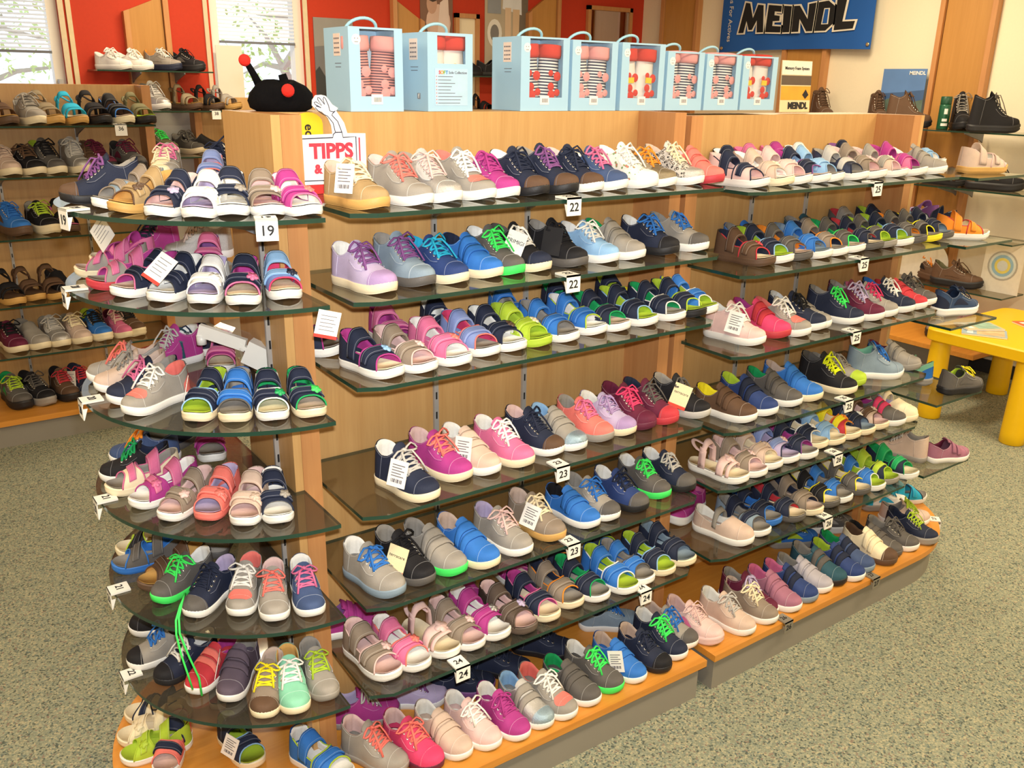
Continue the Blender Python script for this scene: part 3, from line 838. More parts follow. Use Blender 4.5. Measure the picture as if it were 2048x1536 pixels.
    parts.append(('footbed', 'F', footbed_mb(P, P['zs'] + .03, .006), True))
    parts.append(('strap', 'K', band(P, .58, .70, .0, PI, .006, .016, 20, 3, .0), True))
    parts.append(('strap', 'K', band(P, .72, .775, .0, PI, .004, .014, 18, 2, -.02), True))
    parts.append(('ankle_strap', 'K', band(P, .27, .345, .05, PI - .05, .0, .016, 22, 2, .0, ridge=lambda t: .43 - .9 * (t - .27)), True))
    lp = MB()
    pts = []
    for i in range(17):
        a = -1 + 2 * i / 16; t = .30 - .285 * math.sqrt(max(0, 1 - a * a)); z = P['zs'] + .25 + .10 * (1 - a * a)
        pts.append((t - .5 + .02, a * .135 + cen(.2), z))
    lp.tube(pts, .032, 6, flat=.35)
    parts.append(('heel_strap', 'U', lp, True))
    for sd in (1, -1): pass
    parts.append(('side_tab', 'U', band(P, .24, .36, .0, .75, .0, .014, 6, 2), True)); parts.append(('side_tab', 'U', band(P, .24, .36, PI - .75, PI, .0, .014, 6, 2), True))
    parts.append(('flower', 'W', flower_mb(P, .66, PI / 2 - .1, .10, 4), True))
    TEMPL['O'] = parts
    for ty in TEMPL:
        out = []
        for (nm, slot, m, sm) in TEMPL[ty]:
            ms = m if isinstance(m, list) else [m]
            mes = []
            for q in ms:
                me = q.mesh(nm, sm); me.materials.append(None); mes.append(me)
            out.append((nm, slot, mes))
        TEMPL[ty] = out
make_templates()

HEX = dict(nvy='#232a40', blk='#1c1b1f', den='#41537a', gry='#99938b', dgr='#5d5956', tau='#8d7f71', tan='#ab9067', bge='#cdb5a5', ppk='#e0bfba', pnk='#d6709a', hot='#d9436f', mag='#ad3c88',
           pur='#80508a', lil='#b9abcc', per='#8496cc', cor='#ea7a70', red='#c23a44', bur='#64203a', blu='#3474c6', lbl='#8db6de', tur='#2badd4', grn='#1fa05c', neo='#46e866', lim='#b0cc3c', yel='#f4e32a',
           neoy='#e3f022', org='#f0902f', wht='#f0eee8', crm='#eedfbd', brn='#5f4736', sil='#bdbab6', mnt='#86c8aa', teal='#2d5361', gum='#d0a25c', gbl='#8496a6', bro='#5f5148', nvb='#2b3f74', olv='#6e6a4c',
           brz='#8d7f66', glb='#9fb6c4', leo='#b3aaa0', flo='#e9e4da', nvg='#39415c', nvt='#344868', plm='#5f5362', ros='#a36c82', lgr='#aeaab4', lpu='#a98fbd')
for _k in list(HEX):
    HEX[_k + '+'] = '#%02x%02x%02x' % tuple(int(v + (255 - v) * .38) for v in (int(HEX[_k][1:3], 16), int(HEX[_k][3:5], 16), int(HEX[_k][5:7], 16)))
_mats = {}
def pattern_mat(key):
    m, n, l, b = node_mat('pattern_' + key)
    tc = n.new('ShaderNodeTexCoord'); vo = n.new('ShaderNodeTexVoronoi')
    l.new(tc.outputs['Object'], vo.inputs['Vector'])
    rp = n.new('ShaderNodeValToRGB'); rp.color_ramp.interpolation = 'CONSTANT'; e = rp.color_ramp.elements
    if key == 'leo':
        vo.inputs['Scale'].default_value = 22
        e[0].color = lin('#b9ada0') + (1,); e[1].position = .28; e[1].color = lin('#2a2628') + (1,); q = e.new(.46); q.color = lin('#c9c2ba') + (1,)
        l.new(vo.outputs['Distance'], rp.inputs['Fac'])
    else:
        vo.inputs['Scale'].default_value = 14
        e[0].color = lin('#d8606a') + (1,); e[1].position = .18; e[1].color = lin('#7fa06a') + (1,); q = e.new(.30); q.color = lin('#efeae0') + (1,)
        l.new(vo.outputs['Distance'], rp.inputs['Fac'])
    l.new(rp.outputs['Color'], b.inputs['Base Color']); b.inputs['Roughness'].default_value = .6
    return m
def smat(c, slot):
    fin = {'S': 'rubber', 'K': 'cloth', 'I': 'cloth', 'F': 'cloth', 'U': 'suede', 'T': 'suede', 'G': 'suede', 'Y': 'suede', 'Q': 'cloth', 'R': 'cloth', 'P': 'suede', 'E': 'metal', 'W': 'leather'}[slot]
    if c in ('leo', 'flo'): fin = 'pat'
    if c in ('brz', 'sil', 'glb', 'nvg', 'bro') and slot in 'UTW': fin = 'glit'
    k = (c, fin)
    if k in _mats: return _mats[k]
    nm = c + '_' + fin
    if fin == 'pat': m = pattern_mat(c)
    elif fin == 'rubber': m = surf(nm, HEX[c], .55, var=.04, nscale=8, bump=.15, bscale=60)
    elif fin == 'suede': m = surf(nm, HEX[c], .72, var=.14, nscale=7, bump=.25, bscale=90, spec=.3)
    elif fin == 'cloth': m = surf(nm, HEX[c], .8, var=.08, nscale=30, bump=.3, bscale=140, spec=.25)
    elif fin == 'leather': m = surf(nm, HEX[c], .45, var=.08, nscale=9)
    elif fin == 'glit': m = surf(nm, HEX[c], .32, .55, var=.45, nscale=120, bump=.5, bscale=160)
    else: m = surf(nm, '#d9d4c8', .25, .9, var=.05)
    _mats[k] = m
    return m
NOUN = {'H': ('lace_up_boot', 'boot'), 'M': ('lace_up_shoe', 'shoe'), 'L': ('sneaker', 'sneaker'), 'T': ('trainer', 'trainer'), 'B': ('hiking_boot', 'boot'), 'V': ('strap_shoe', 'shoe'), 'W': ('strap_shoe', 'shoe'), 'N': ('slip_on_shoe', 'shoe'), 'J': ('mary_jane_shoe', 'shoe'), 'S': ('sandal', 'sandal'), 'O': ('strappy_sandal', 'sandal')}
CARD_ME = MB().box((-.16, -.004, -.22), (.16, .004, .22)).mesh('price_tag'); CARD_ME.materials.append(None)
LINES = MB()
for i in range(5): LINES.box((-.11, -.006, .13 - i * .045), (.11 - .05 * (i % 2), -.0042, .145 - i * .045))
for i in range(9): LINES.box((-.10 + i * .022, -.006, -.15), (-.10 + i * .022 + .008 + .006 * (i % 3), -.0042, -.09))
LINES_ME = LINES.mesh('print'); LINES_ME.materials.append(None)
GREYINK = surf('grey_print', '#6d6a72', .8); REDINK = surf('red_print', '#d8432f', .7)
def shoe(k, ty, tx, ty_, z, ang, L, U, T, S_, K, I, ex, label, group):
    a = math.radians(ang); d = Vector((math.sin(a), -math.cos(a)))
    nm, cat = NOUN[ty]
    o = tag(empty(nm, (tx - d.x * L / 2, ty_ - d.y * L / 2, z + .0005), math.atan2(d.y, d.x), L), label, cat, group)
    if L > .22: o.scale = (L, L * .86, L)
    rnd = random.Random(k * 7 + 1)
    cols = {'U': U, 'T': T, 'S': S_, 'K': K, 'I': I, 'F': (I if ty != 'S' or I in ('wht', 'gry', 'crm', 'ppk', 'lil', 'gbl', 'gum', 'lim') else rnd.choice(('gry', 'crm', 'bge'))), 'G': U, 'Y': U, 'Q': U + '+' if U + '+' in HEX else 'gry', 'R': K + '+', 'P': T, 'E': 'sil', 'W': ex.get('f')}
    for (pn, slot, mes) in TEMPL[ty]:
        if slot == 'W' and 'f' not in ex: continue
        if pn == 'toe_cap' and (not ('c' in ex) or T == 'cor'): continue
        if pn == 'vamp_patch' and not ('c' in ex and T == 'cor'): continue
        if pn == 'heel_counter' and ty in 'MH' and not ('c' in ex and T == 'cor'): continue
        me = mes[rnd.randrange(len(mes))]
        p = new_obj(pn, me, o)
        p.material_slots[0].link = 'OBJECT'; p.material_slots[0].material = smat(cols[slot], slot)
        if pn in ('eyelets', 'edging', 'seams', 'stitching'): p['kind'] = 'stuff'
    if 'f' in ex and ty not in 'SO':
        pass
    if 't' in ex:
        P = PROF[ty]; sd = -1
        kind = ex['t']
        c = new_obj('price_tag', CARD_ME, o)
        # card hangs at the outer front side, its face towards the shelf front
        c.location = (.12, .235 * sd * (1 if ty != 'S' else .9), .34 if ty != 'S' else .30)
        c.rotation_euler = (math.radians(-14), math.radians(rnd.uniform(-18, 18)), math.radians(75) if False else math.radians(20))
        sc_ = .75 if kind == '1' else .85
        c.scale = (sc_, 1, sc_)
        c.material_slots[0].link = 'OBJECT'; c.material_slots[0].material = smat('blk', 'W') if kind == 'blk' else (surf('cream_card', '#efe0b4', .8) if kind == 'terracare' else CARD)
        if kind in ('PRIMIGI', 'terracare'):
            text('lettering', kind, .085 if kind == 'PRIMIGI' else .07, INK, c, Matrix.Translation((0, -.006, .06)) @ UPR, 0, extrude=.001)
            if kind == 'terracare': MB().box((-.161, -.0055, -.221), (.161, -.004, -.16)).build('red_band', REDINK, c)
        elif kind != 'blk':
            q = new_obj('print', LINES_ME, c); q.material_slots[0].link = 'OBJECT'; q.material_slots[0].material = GREYINK
    return o

SHOES = [
('M', 0.0205, 0.0226, 1.396, 11.6, 0.1566, 'tan', 'tan', 'gum', 'crm', 'bge', {'t': '1'}, 'tan nubuck boot with cream laces, first from left on middle unit top shelf', 'shoes on middle unit top shelf'),
('H', 0.1172, 0.0312, 1.396, 14.2, 0.1559, 'gry', 'gry', 'wht', 'cor', 'ppk', {'f': 'sil'}, 'grey suede boot with coral laces and pink lining, second on middle unit top shelf', 'shoes on middle unit top shelf'),
('H', 0.1867, 0.0423, 1.396, 13.3, 0.1587, 'sil', 'gry', 'wht', 'ppk', 'gry', {'g': '1'}, 'silvery grey boot with pale pink laces, third from left on middle unit top shelf', 'shoes on middle unit top shelf'),
('H', 0.2639, 0.0437, 1.396, 9.5, 0.1601, 'gry', 'cor', 'wht', 'wht', 'cor', {'c': '1'}, 'grey and coral boot with white laces, fourth from left on middle unit top shelf', 'shoes on middle unit top shelf'),
('M', 0.3261, 0.051, 1.396, 9.3, 0.1594, 'mag', 'mag', 'wht', 'mag', 'ppk', {}, 'magenta suede lace shoe with pale sole, fifth from left on middle unit top shelf', 'shoes on middle unit top shelf'),
('H', 0.4007, 0.051, 1.396, 9.6, 0.1561, 'nvy', 'brn', 'blk', 'nvy', 'wht', {'c': '1'}, 'navy boot with brown toe and navy laces, sixth from left on middle unit top shelf', 'shoes on middle unit top shelf'),
('H', 0.479, 0.051, 1.396, 12.4, 0.1631, 'nvy', 'brn', 'blk', 'pur', 'gry', {'c': '1'}, 'navy boot with brown toe and purple laces, seventh from left on middle unit top shelf', 'shoes on middle unit top shelf'),
('H', 0.5471, 0.051, 1.396, 10.0, 0.1573, 'nvy', 'brn', 'wht', 'nvy', 'ppk', {'c': '1'}, 'navy boot with brown toe and white sole, eighth from left on middle unit top shelf', 'shoes on middle unit top shelf'),
('M', 0.6179, 0.051, 1.396, 14.0, 0.1643, 'den', 'den', 'wht', 'pnk', 'wht', {}, 'denim blue shoe with pink laces, ninth from left on middle unit top shelf', 'shoes on middle unit top shelf'),
('H', 0.7088, 0.051, 1.396, 13.6, 0.159, 'flo', 'wht', 'wht', 'wht', 'wht', {'c': '1'}, 'white floral boot with white laces, tenth from left on middle unit top shelf', 'shoes on middle unit top shelf'),
('M', 0.7677, 0.051, 1.396, 16.8, 0.1556, 'brz', 'brz', 'wht', 'org', 'gry', {}, 'bronze metallic shoe with orange laces, eleventh from left on middle unit top shelf', 'shoes on middle unit top shelf'),
('H', 0.8563, 0.051, 1.396, 15.9, 0.158, 'leo', 'sil', 'wht', 'crm', 'bge', {'c': '1'}, 'grey leopard boot with cream laces, twelfth from left on middle unit top shelf', 'shoes on middle unit top shelf'),
('V', 0.9231, 0.051, 1.396, 10.2, 0.1563, 'cor', 'cor', 'red', 'cor', 'ppk', {}, 'coral red shoe with two straps, thirteenth from left on middle unit top shelf', 'shoes on middle unit top shelf'),
('M', 0.0376, 0.0361, 1.238, 11.5, 0.163, 'lil', 'lpu', 'crm', 'pur', 'wht', {'c': '1'}, 'lavender shoe with purple laces, first from left on middle unit second shelf', 'shoes on middle unit second shelf'),
('H', 0.1294, 0.051, 1.238, 10.4, 0.1608, 'gbl', 'gbl', 'dgr', 'pur', 'gry', {}, 'blue grey suede boot with purple laces, second from left on middle unit second shelf', 'shoes on middle unit second shelf'),
('M', 0.2022, 0.0423, 1.238, 14.1, 0.1588, 'nvb', 'nvb', 'crm', 'tur', 'tur', {}, 'navy shoe with turquoise laces and lining, third from left on middle unit second shelf', 'shoes on middle unit second shelf'),
('V', 0.29, 0.051, 1.238, 13.4, 0.1558, 'blu', 'blu', 'crm', 'blu', 'nvy', {}, 'mid blue shoe with two straps, fourth from left on middle unit second shelf', 'shoes on middle unit second shelf'),
('H', 0.3433, 0.051, 1.238, 9.5, 0.1572, 'dgr', 'dgr', 'neo', 'neo', 'wht', {}, 'dark grey boot with neon green laces and sole, fifth on middle unit second shelf', 'shoes on middle unit second shelf'),
('H', 0.4143, 0.051, 1.238, 14.4, 0.1593, 'blk', 'nvy', 'crm', 'wht', 'dgr', {'c': '1', 't': 'PRIMIGI'}, 'black canvas boot with white laces and printed card, sixth on middle unit second shelf', 'shoes on middle unit second shelf'),
('H', 0.5133, 0.051, 1.238, 11.5, 0.1608, 'blk', 'blk', 'dgr', 'blk', 'gry', {'t': 'blk'}, 'black leather boot with dark diamond card, seventh from left on middle unit second shelf', 'shoes on middle unit second shelf'),
('M', 0.6039, 0.051, 1.238, 12.6, 0.1581, 'lbl', 'wht', 'wht', 'wht', 'wht', {}, 'light blue shoe with white laces, eighth from left on middle unit second shelf', 'shoes on middle unit second shelf'),
('V', 0.6848, 0.051, 1.238, 15.4, 0.1619, 'gry', 'gry', 'wht', 'gry', 'grn', {}, 'grey strap shoe with green trim, ninth from left on middle unit second shelf', 'shoes on middle unit second shelf'),
('M', 0.7908, 0.051, 1.238, 11.0, 0.1607, 'nvy', 'blk', 'blk', 'blu', 'wht', {'c': '1'}, 'navy shoe with black toe and blue laces, tenth from left on middle unit second shelf', 'shoes on middle unit second shelf'),
('M', 0.8909, 0.051, 1.238, 13.2, 0.1636, 'gry', 'dgr', 'wht', 'blu', 'gry', {'c': '1'}, 'light grey shoe with dark toe and blue laces, eleventh on middle unit second shelf', 'shoes on middle unit second shelf'),
('S', 0.0419, 0.0214, 1.076, 14.8, 0.158, 'nvy', 'mag', 'wht', 'nvy', 'mag', {'f': 'lbl'}, 'navy and magenta sandal with blue flower, first from left on middle unit third shelf', 'shoes on middle unit third shelf'),
('S', 0.1157, 0.0181, 1.076, 16.8, 0.1563, 'tau', 'ppk', 'wht', 'tau', 'ppk', {'f': 'ppk'}, 'taupe sandal with pale pink flower, second from left on middle unit third shelf', 'shoes on middle unit third shelf'),
('S', 0.193, 0.0185, 1.076, 12.3, 0.1625, 'pnk', 'pnk', 'wht', 'pnk', 'wht', {'f': 'cor'}, 'pink sandal with coral flower, third from left on middle unit third shelf', 'shoes on middle unit third shelf'),
('S', 0.2771, 0.0415, 1.076, 10.2, 0.1599, 'per', 'cor', 'wht', 'per', 'hot', {}, 'periwinkle sandal with hot pink lining, fourth from left on middle unit third shelf', 'shoes on middle unit third shelf'),
('S', 0.3445, 0.0415, 1.076, 9.3, 0.1616, 'nvy', 'nvy', 'wht', 'nvy', 'wht', {'f': 'brn'}, 'navy sandal with white footbed and bronze flower, fifth from left on middle unit third shelf', 'shoes on middle unit third shelf'),
('S', 0.4147, 0.0414, 1.076, 15.1, 0.1607, 'lim', 'lim', 'lim', 'lim', 'lim', {'f': 'crm'}, 'lime sandal with cream flowers, sixth from left on middle unit third shelf', 'shoes on middle unit third shelf'),
('S', 0.4907, 0.0396, 1.076, 16.0, 0.1582, 'blu', 'dgr', 'wht', 'blu', 'gry', {}, 'plain blue sandal with grey footbed, seventh from left on middle unit third shelf', 'shoes on middle unit third shelf'),
('S', 0.5799, 0.051, 1.076, 14.6, 0.1609, 'blu', 'lim', 'wht', 'blu', 'wht', {}, 'blue sandal with lime edging, eighth from left on middle unit third shelf', 'shoes on middle unit third shelf'),
('S', 0.6458, 0.0451, 1.076, 13.6, 0.1596, 'nvy', 'grn', 'wht', 'nvy', 'grn', {}, 'navy sandal with green lining, ninth from left on middle unit third shelf', 'shoes on middle unit third shelf'),
('S', 0.7355, 0.0466, 1.076, 15.7, 0.1643, 'nvy', 'lbl', 'wht', 'nvy', 'lim', {}, 'navy sandal with lime lining and sky edging, tenth from left on middle unit third shelf', 'shoes on middle unit third shelf'),
('S', 0.8253, 0.0454, 1.076, 12.8, 0.1616, 'nvy', 'wht', 'wht', 'nvy', 'grn', {}, 'navy sandal with white edging and green lining, eleventh from left on middle unit third shelf', 'shoes on middle unit third shelf'),
('S', 0.8933, 0.0428, 1.076, 9.5, 0.1619, 'nvy', 'lim', 'blk', 'nvy', 'lim', {}, 'navy and lime sandal with black sole, twelfth from left on middle unit third shelf', 'shoes on middle unit third shelf'),
('S', 0.945, 0.051, 1.076, 14.2, 0.1647, 'blu', 'wht', 'wht', 'blu', 'lim', {}, 'blue sandal with white edging and lime lining, thirteenth from left on middle unit third shelf', 'shoes on middle unit third shelf'),
('S', 0.021, 0.2216, 1.076, 40.0, 0.1631, 'nvy', 'mag', 'wht', 'nvy', 'mag', {'f': 'lbl'}, 'navy and magenta sandal turned sideways, first from left behind on middle unit third shelf', 'shoes on middle unit third shelf'),
('S', 0.1431, 0.165, 1.076, -1.8, 0.1616, 'mag', 'pnk', 'wht', 'pnk', 'mag', {}, 'magenta sandal with pink strap, second from left behind front row on middle unit third shelf', 'shoes on middle unit third shelf'),
('S', 0.271, 0.165, 1.076, -0.6, 0.1568, 'nvy', 'wht', 'wht', 'nvy', 'wht', {}, 'navy sandal with white lining, third from left behind front row on middle unit third shelf', 'shoes on middle unit third shelf'),
('S', 0.4448, 0.165, 1.076, -7.1, 0.1626, 'blu', 'gry', 'wht', 'blu', 'gry', {}, 'blue sandal with drawn animal strap, fourth from left behind on middle unit third shelf', 'shoes on middle unit third shelf'),
('S', 0.6084, 0.165, 1.076, -4.0, 0.159, 'nvy', 'grn', 'wht', 'nvy', 'grn', {}, 'navy and green sandal, fifth from left behind front row on middle unit third shelf', 'shoes on middle unit third shelf'),
('S', 0.7771, 0.165, 1.076, -6.7, 0.1595, 'nvy', 'lim', 'wht', 'nvy', 'lim', {'f': 'yel'}, 'navy sandal with yellow button, sixth from left behind front row on middle unit third shelf', 'shoes on middle unit third shelf'),
('H', 0.1026, -0.004, 0.81, 13.4, 0.1688, 'nvy', 'nvy', 'crm', 'sil', 'wht', {'t': '1'}, 'navy boot with silvery laces and cream sole, first from left on middle unit fourth shelf', 'shoes on middle unit fourth shelf'),
('M', 0.2113, 0.0414, 0.81, 15.6, 0.1686, 'mag', 'mag', 'crm', 'cor', 'ppk', {}, 'magenta shoe with red laces and cream sole, second from left on middle unit fourth shelf', 'shoes on middle unit fourth shelf'),
('V', 0.2781, 0.0339, 0.81, 11.2, 0.1642, 'bge', 'bge', 'wht', 'bge', 'wht', {'t': '1'}, 'beige pink strap boot with square card, third from left on middle unit fourth shelf', 'shoes on middle unit fourth shelf'),
('M', 0.3644, 0.0276, 0.81, 11.9, 0.1688, 'pnk', 'pnk', 'crm', 'wht', 'wht', {}, 'rose pink shoe with white laces, fourth from left on middle unit fourth shelf', 'shoes on middle unit fourth shelf'),
('H', 0.4629, 0.0425, 0.81, 16.7, 0.1615, 'nvy', 'brn', 'wht', 'nvy', 'ppk', {'c': '1'}, 'dark navy boot with brown toe and pink stitching, fifth on middle unit fourth shelf', 'shoes on middle unit fourth shelf'),
('V', 0.5219, 0.0353, 0.81, 10.4, 0.1623, 'gry', 'glb', 'wht', 'gry', 'lbl', {'c': '1'}, 'grey and blue glitter strap shoe, sixth from left on middle unit fourth shelf', 'shoes on middle unit fourth shelf'),
('M', 0.6104, 0.0423, 0.81, 10.9, 0.1649, 'cor', 'cor', 'gry', 'pnk', 'gry', {}, 'coral shoe with pink laces, seventh from left on middle unit fourth shelf', 'shoes on middle unit fourth shelf'),
('M', 0.6844, 0.0429, 0.81, 13.7, 0.1627, 'lil', 'lpu', 'crm', 'lpu', 'wht', {'c': '1'}, 'lilac shoe with mauve toe, eighth from left on middle unit fourth shelf', 'shoes on middle unit fourth shelf'),
('H', 0.7495, 0.0435, 0.81, 9.0, 0.1642, 'bur', 'bur', 'bur', 'hot', 'bur', {'c': '1'}, 'burgundy boot with raspberry laces, ninth from left on middle unit fourth shelf', 'shoes on middle unit fourth shelf'),
('H', 0.8242, 0.0393, 0.81, 12.0, 0.1657, 'bur', 'red', 'red', 'dgr', 'nvy', {'c': '1'}, 'burgundy boot with red sole, tenth from left on middle unit fourth shelf', 'shoes on middle unit fourth shelf'),
('H', 0.9276, 0.0267, 0.81, 16.6, 0.1669, 'blk', 'blk', 'sil', 'dgr', 'gry', {'t': 'terracare'}, 'black boot with orange printed card, eleventh from left on middle unit fourth shelf', 'shoes on middle unit fourth shelf'),
('M', 0.0289, 0.0151, 0.603, 13.1, 0.1692, 'gry', 'gry', 'gbl', 'blu', 'wht', {}, 'grey shoe with bright blue laces, first from left on middle unit fifth shelf', 'shoes on middle unit fifth shelf'),
('H', 0.1052, 0.0218, 0.603, 14.4, 0.1635, 'blk', 'blk', 'dgr', 'blk', 'gry', {'t': 'terracare'}, 'black boot with cream and red card, second from left on middle unit fifth shelf', 'shoes on middle unit fifth shelf'),
('V', 0.1837, 0.0177, 0.603, 16.2, 0.1708, 'gry', 'gry', 'neo', 'gry', 'gry', {}, 'grey strap shoe with neon green sole edge, third from left on middle unit fifth shelf', 'shoes on middle unit fifth shelf'),
('V', 0.2595, 0.0023, 0.603, 16.0, 0.171, 'blu', 'blu', 'crm', 'blu', 'bge', {}, 'bright blue strap boot with cream sole, fourth from left on middle unit fifth shelf', 'shoes on middle unit fifth shelf'),
('M', 0.3509, 0.0066, 0.603, 12.1, 0.167, 'gry', 'gry', 'wht', 'ppk', 'lil', {'g': '1'}, 'grey shoe with pale pink laces, fifth from left on middle unit fifth shelf', 'shoes on middle unit fifth shelf'),
('M', 0.4543, 0.0179, 0.603, 9.8, 0.1694, 'tau', 'tau', 'gum', 'crm', 'bge', {'t': '1'}, 'taupe shoe with gum sole and card, sixth from left on middle unit fifth shelf', 'shoes on middle unit fifth shelf'),
('W', 0.5639, 0.0215, 0.603, 9.5, 0.1636, 'blu', 'blu', 'wht', 'blu', 'blk', {}, 'smooth blue strap shoe with dark lining, seventh from left on middle unit fifth shelf', 'shoes on middle unit fifth shelf'),
('M', 0.6298, 0.0239, 0.603, 10.7, 0.1646, 'gry', 'dgr', 'wht', 'blu', 'gry', {'c': '1'}, 'grey shoe with brown toe and blue laces, eighth from left on middle unit fifth shelf', 'shoes on middle unit fifth shelf'),
('M', 0.7227, 0.0201, 0.603, 11.7, 0.1635, 'nvb', 'dgr', 'blk', 'nvy', 'wht', {'c': '1'}, 'navy shoe with dark toe and black sole, ninth from left on middle unit fifth shelf', 'shoes on middle unit fifth shelf'),
('M', 0.821, 0.0425, 0.603, 9.0, 0.1645, 'dgr', 'dgr', 'neo', 'neo', 'wht', {}, 'grey suede shoe with neon green laces, tenth from left on middle unit fifth shelf', 'shoes on middle unit fifth shelf'),
('M', 0.9058, 0.0362, 0.603, 9.8, 0.1666, 'nvy', 'dgr', 'blk', 'sil', 'wht', {'c': '1'}, 'navy shoe with dark toe and pale laces, eleventh from left on middle unit fifth shelf', 'shoes on middle unit fifth shelf'),
('S', 0.0202, 0.0301, 0.391, 9.2, 0.1738, 'tau', 'ppk', 'wht', 'tau', 'ppk', {'f': 'ppk'}, 'taupe sandal with pink flower and price sticker, first from left on middle unit sixth shelf', 'shoes on middle unit sixth shelf'),
('S', 0.0915, 0.0232, 0.391, 13.9, 0.1664, 'pnk', 'cor', 'wht', 'pnk', 'wht', {'f': 'cor'}, 'pink sandal with coral flower and white footbed, second from left on middle unit sixth shelf', 'shoes on middle unit sixth shelf'),
('O', 0.1682, 0.0272, 0.391, 11.0, 0.1684, 'ppk', 'ppk', 'wht', 'ppk', 'crm', {'f': 'ppk'}, 'pale pink sling sandal with butterfly, third from left on middle unit sixth shelf', 'shoes on middle unit sixth shelf'),
('S', 0.2317, 0.02, 0.391, 11.9, 0.1662, 'tau', 'tau', 'wht', 'tau', 'ppk', {'f': 'ppk'}, 'taupe sandal with pink footbed, fourth from left on middle unit sixth shelf', 'shoes on middle unit sixth shelf'),
('S', 0.3036, 0.02, 0.391, 15.8, 0.175, 'mag', 'mag', 'wht', 'mag', 'wht', {'f': 'sil'}, 'magenta sandal with jewelled front, fifth from left on middle unit sixth shelf', 'shoes on middle unit sixth shelf'),
('S', 0.3687, 0.0048, 0.391, 12.7, 0.1698, 'bro', 'bro', 'bro', 'bro', 'ppk', {'f': 'lil'}, 'brown metallic sandal with pink footbed, sixth from left on middle unit sixth shelf', 'shoes on middle unit sixth shelf'),
('S', 0.4434, 0.0133, 0.391, 9.7, 0.1659, 'nvy', 'pnk', 'crm', 'nvy', 'mag', {}, 'navy sandal with pink edging, seventh from left on middle unit sixth shelf', 'shoes on middle unit sixth shelf'),
('S', 0.5278, 0.0259, 0.391, 11.7, 0.1676, 'tau', 'org', 'crm', 'tau', 'nvy', {}, 'taupe sandal with orange edging, eighth from left on middle unit sixth shelf', 'shoes on middle unit sixth shelf'),
('S', 0.6038, 0.0125, 0.391, 15.6, 0.1665, 'nvy', 'grn', 'wht', 'nvy', 'grn', {}, 'navy and green sandal with badge, ninth from left on middle unit sixth shelf', 'shoes on middle unit sixth shelf'),
('S', 0.6841, -0.0027, 0.391, 9.2, 0.1746, 'blu', 'wht', 'wht', 'blu', 'lim', {}, 'blue sandal with lime lining, tenth from left on middle unit sixth shelf', 'shoes on middle unit sixth shelf'),
('S', 0.752, 0.0086, 0.391, 13.2, 0.1664, 'blu', 'dgr', 'wht', 'blu', 'gry', {}, 'plain blue sandal, eleventh from left on middle unit sixth shelf', 'shoes on middle unit sixth shelf'),
('S', 0.8292, 0.0102, 0.391, 13.3, 0.1652, 'nvy', 'lbl', 'crm', 'nvy', 'lim', {}, 'navy sandal with lime lining, twelfth from left on middle unit sixth shelf', 'shoes on middle unit sixth shelf'),
('S', 0.9101, 0.0145, 0.391, 13.2, 0.1749, 'nvy', 'nvy', 'crm', 'nvy', 'gbl', {}, 'all navy sandal, thirteenth from left on middle unit sixth shelf', 'shoes on middle unit sixth shelf'),
('W', 0.1071, 0.2344, 0.391, 75.0, 0.1737, 'mag', 'pur', 'wht', 'mag', 'pur', {}, 'magenta shoe with heart turned sideways, first from left behind on middle unit sixth shelf', 'shoes on middle unit sixth shelf'),
('W', 0.3096, 0.165, 0.391, -3.8, 0.1686, 'mag', 'hot', 'wht', 'gry', 'gry', {}, 'magenta and grey strap shoe, second from left behind front row on middle unit sixth shelf', 'shoes on middle unit sixth shelf'),
('S', 0.4721, 0.165, 0.391, 4.4, 0.1703, 'mag', 'pnk', 'wht', 'mag', 'mag', {}, 'magenta sandal, third from left behind front row on middle unit sixth shelf', 'shoes on middle unit sixth shelf'),
('S', 0.6052, 0.165, 0.391, -2.7, 0.1672, 'nvy', 'org', 'crm', 'tau', 'nvy', {}, 'navy sandal with orange edge, fourth from left behind front row on middle unit sixth shelf', 'shoes on middle unit sixth shelf'),
('S', 0.7641, 0.165, 0.391, 7.8, 0.1736, 'nvy', 'lim', 'crm', 'nvy', 'lim', {}, 'navy sandal with lime edge, fifth from left behind front row on middle unit sixth shelf', 'shoes on middle unit sixth shelf'),
('M', 0.1103, 0.0021, 0.125, 15.4, 0.1753, 'hot', 'hot', 'bur', 'cor', 'ppk', {'c': '1'}, 'raspberry shoe with coral laces, first from left on middle unit base', 'shoes on middle unit base'),
('V', 0.1852, -0.0031, 0.125, 14.9, 0.1692, 'bge', 'bge', 'wht', 'bge', 'wht', {}, 'beige shoe with two straps, second from left on middle unit base', 'shoes on middle unit base'),
('M', 0.2582, -0.0153, 0.125, 13.1, 0.1705, 'ppk', 'ppk', 'wht', 'wht', 'wht', {}, 'pale pink shoe with cream laces, third from left on middle unit base', 'shoes on middle unit base'),
('M', 0.3316, -0.0285, 0.125, 9.2, 0.1671, 'mag', 'mag', 'wht', 'mag', 'wht', {}, 'magenta shoe with purple laces, fourth from left on middle unit base', 'shoes on middle unit base'),
('V', 0.4043, -0.0277, 0.125, 11.2, 0.1695, 'sil', 'glb', 'wht', 'gry', 'lbl', {'c': '1'}, 'grey glitter shoe with two straps, fifth from left on middle unit base', 'shoes on middle unit base'),
('M', 0.4742, -0.034, 0.125, 14.5, 0.1767, 'gry', 'cor', 'wht', 'wht', 'cor', {'c': '1'}, 'grey and coral shoe with white laces, sixth from left on middle unit base', 'shoes on middle unit base'),
('W', 0.555, -0.0283, 0.125, 12.6, 0.1765, 'dgr', 'dgr', 'wht', 'dgr', 'grn', {}, 'dark grey strap shoe with green lining, seventh from left on middle unit base', 'shoes on middle unit base'),
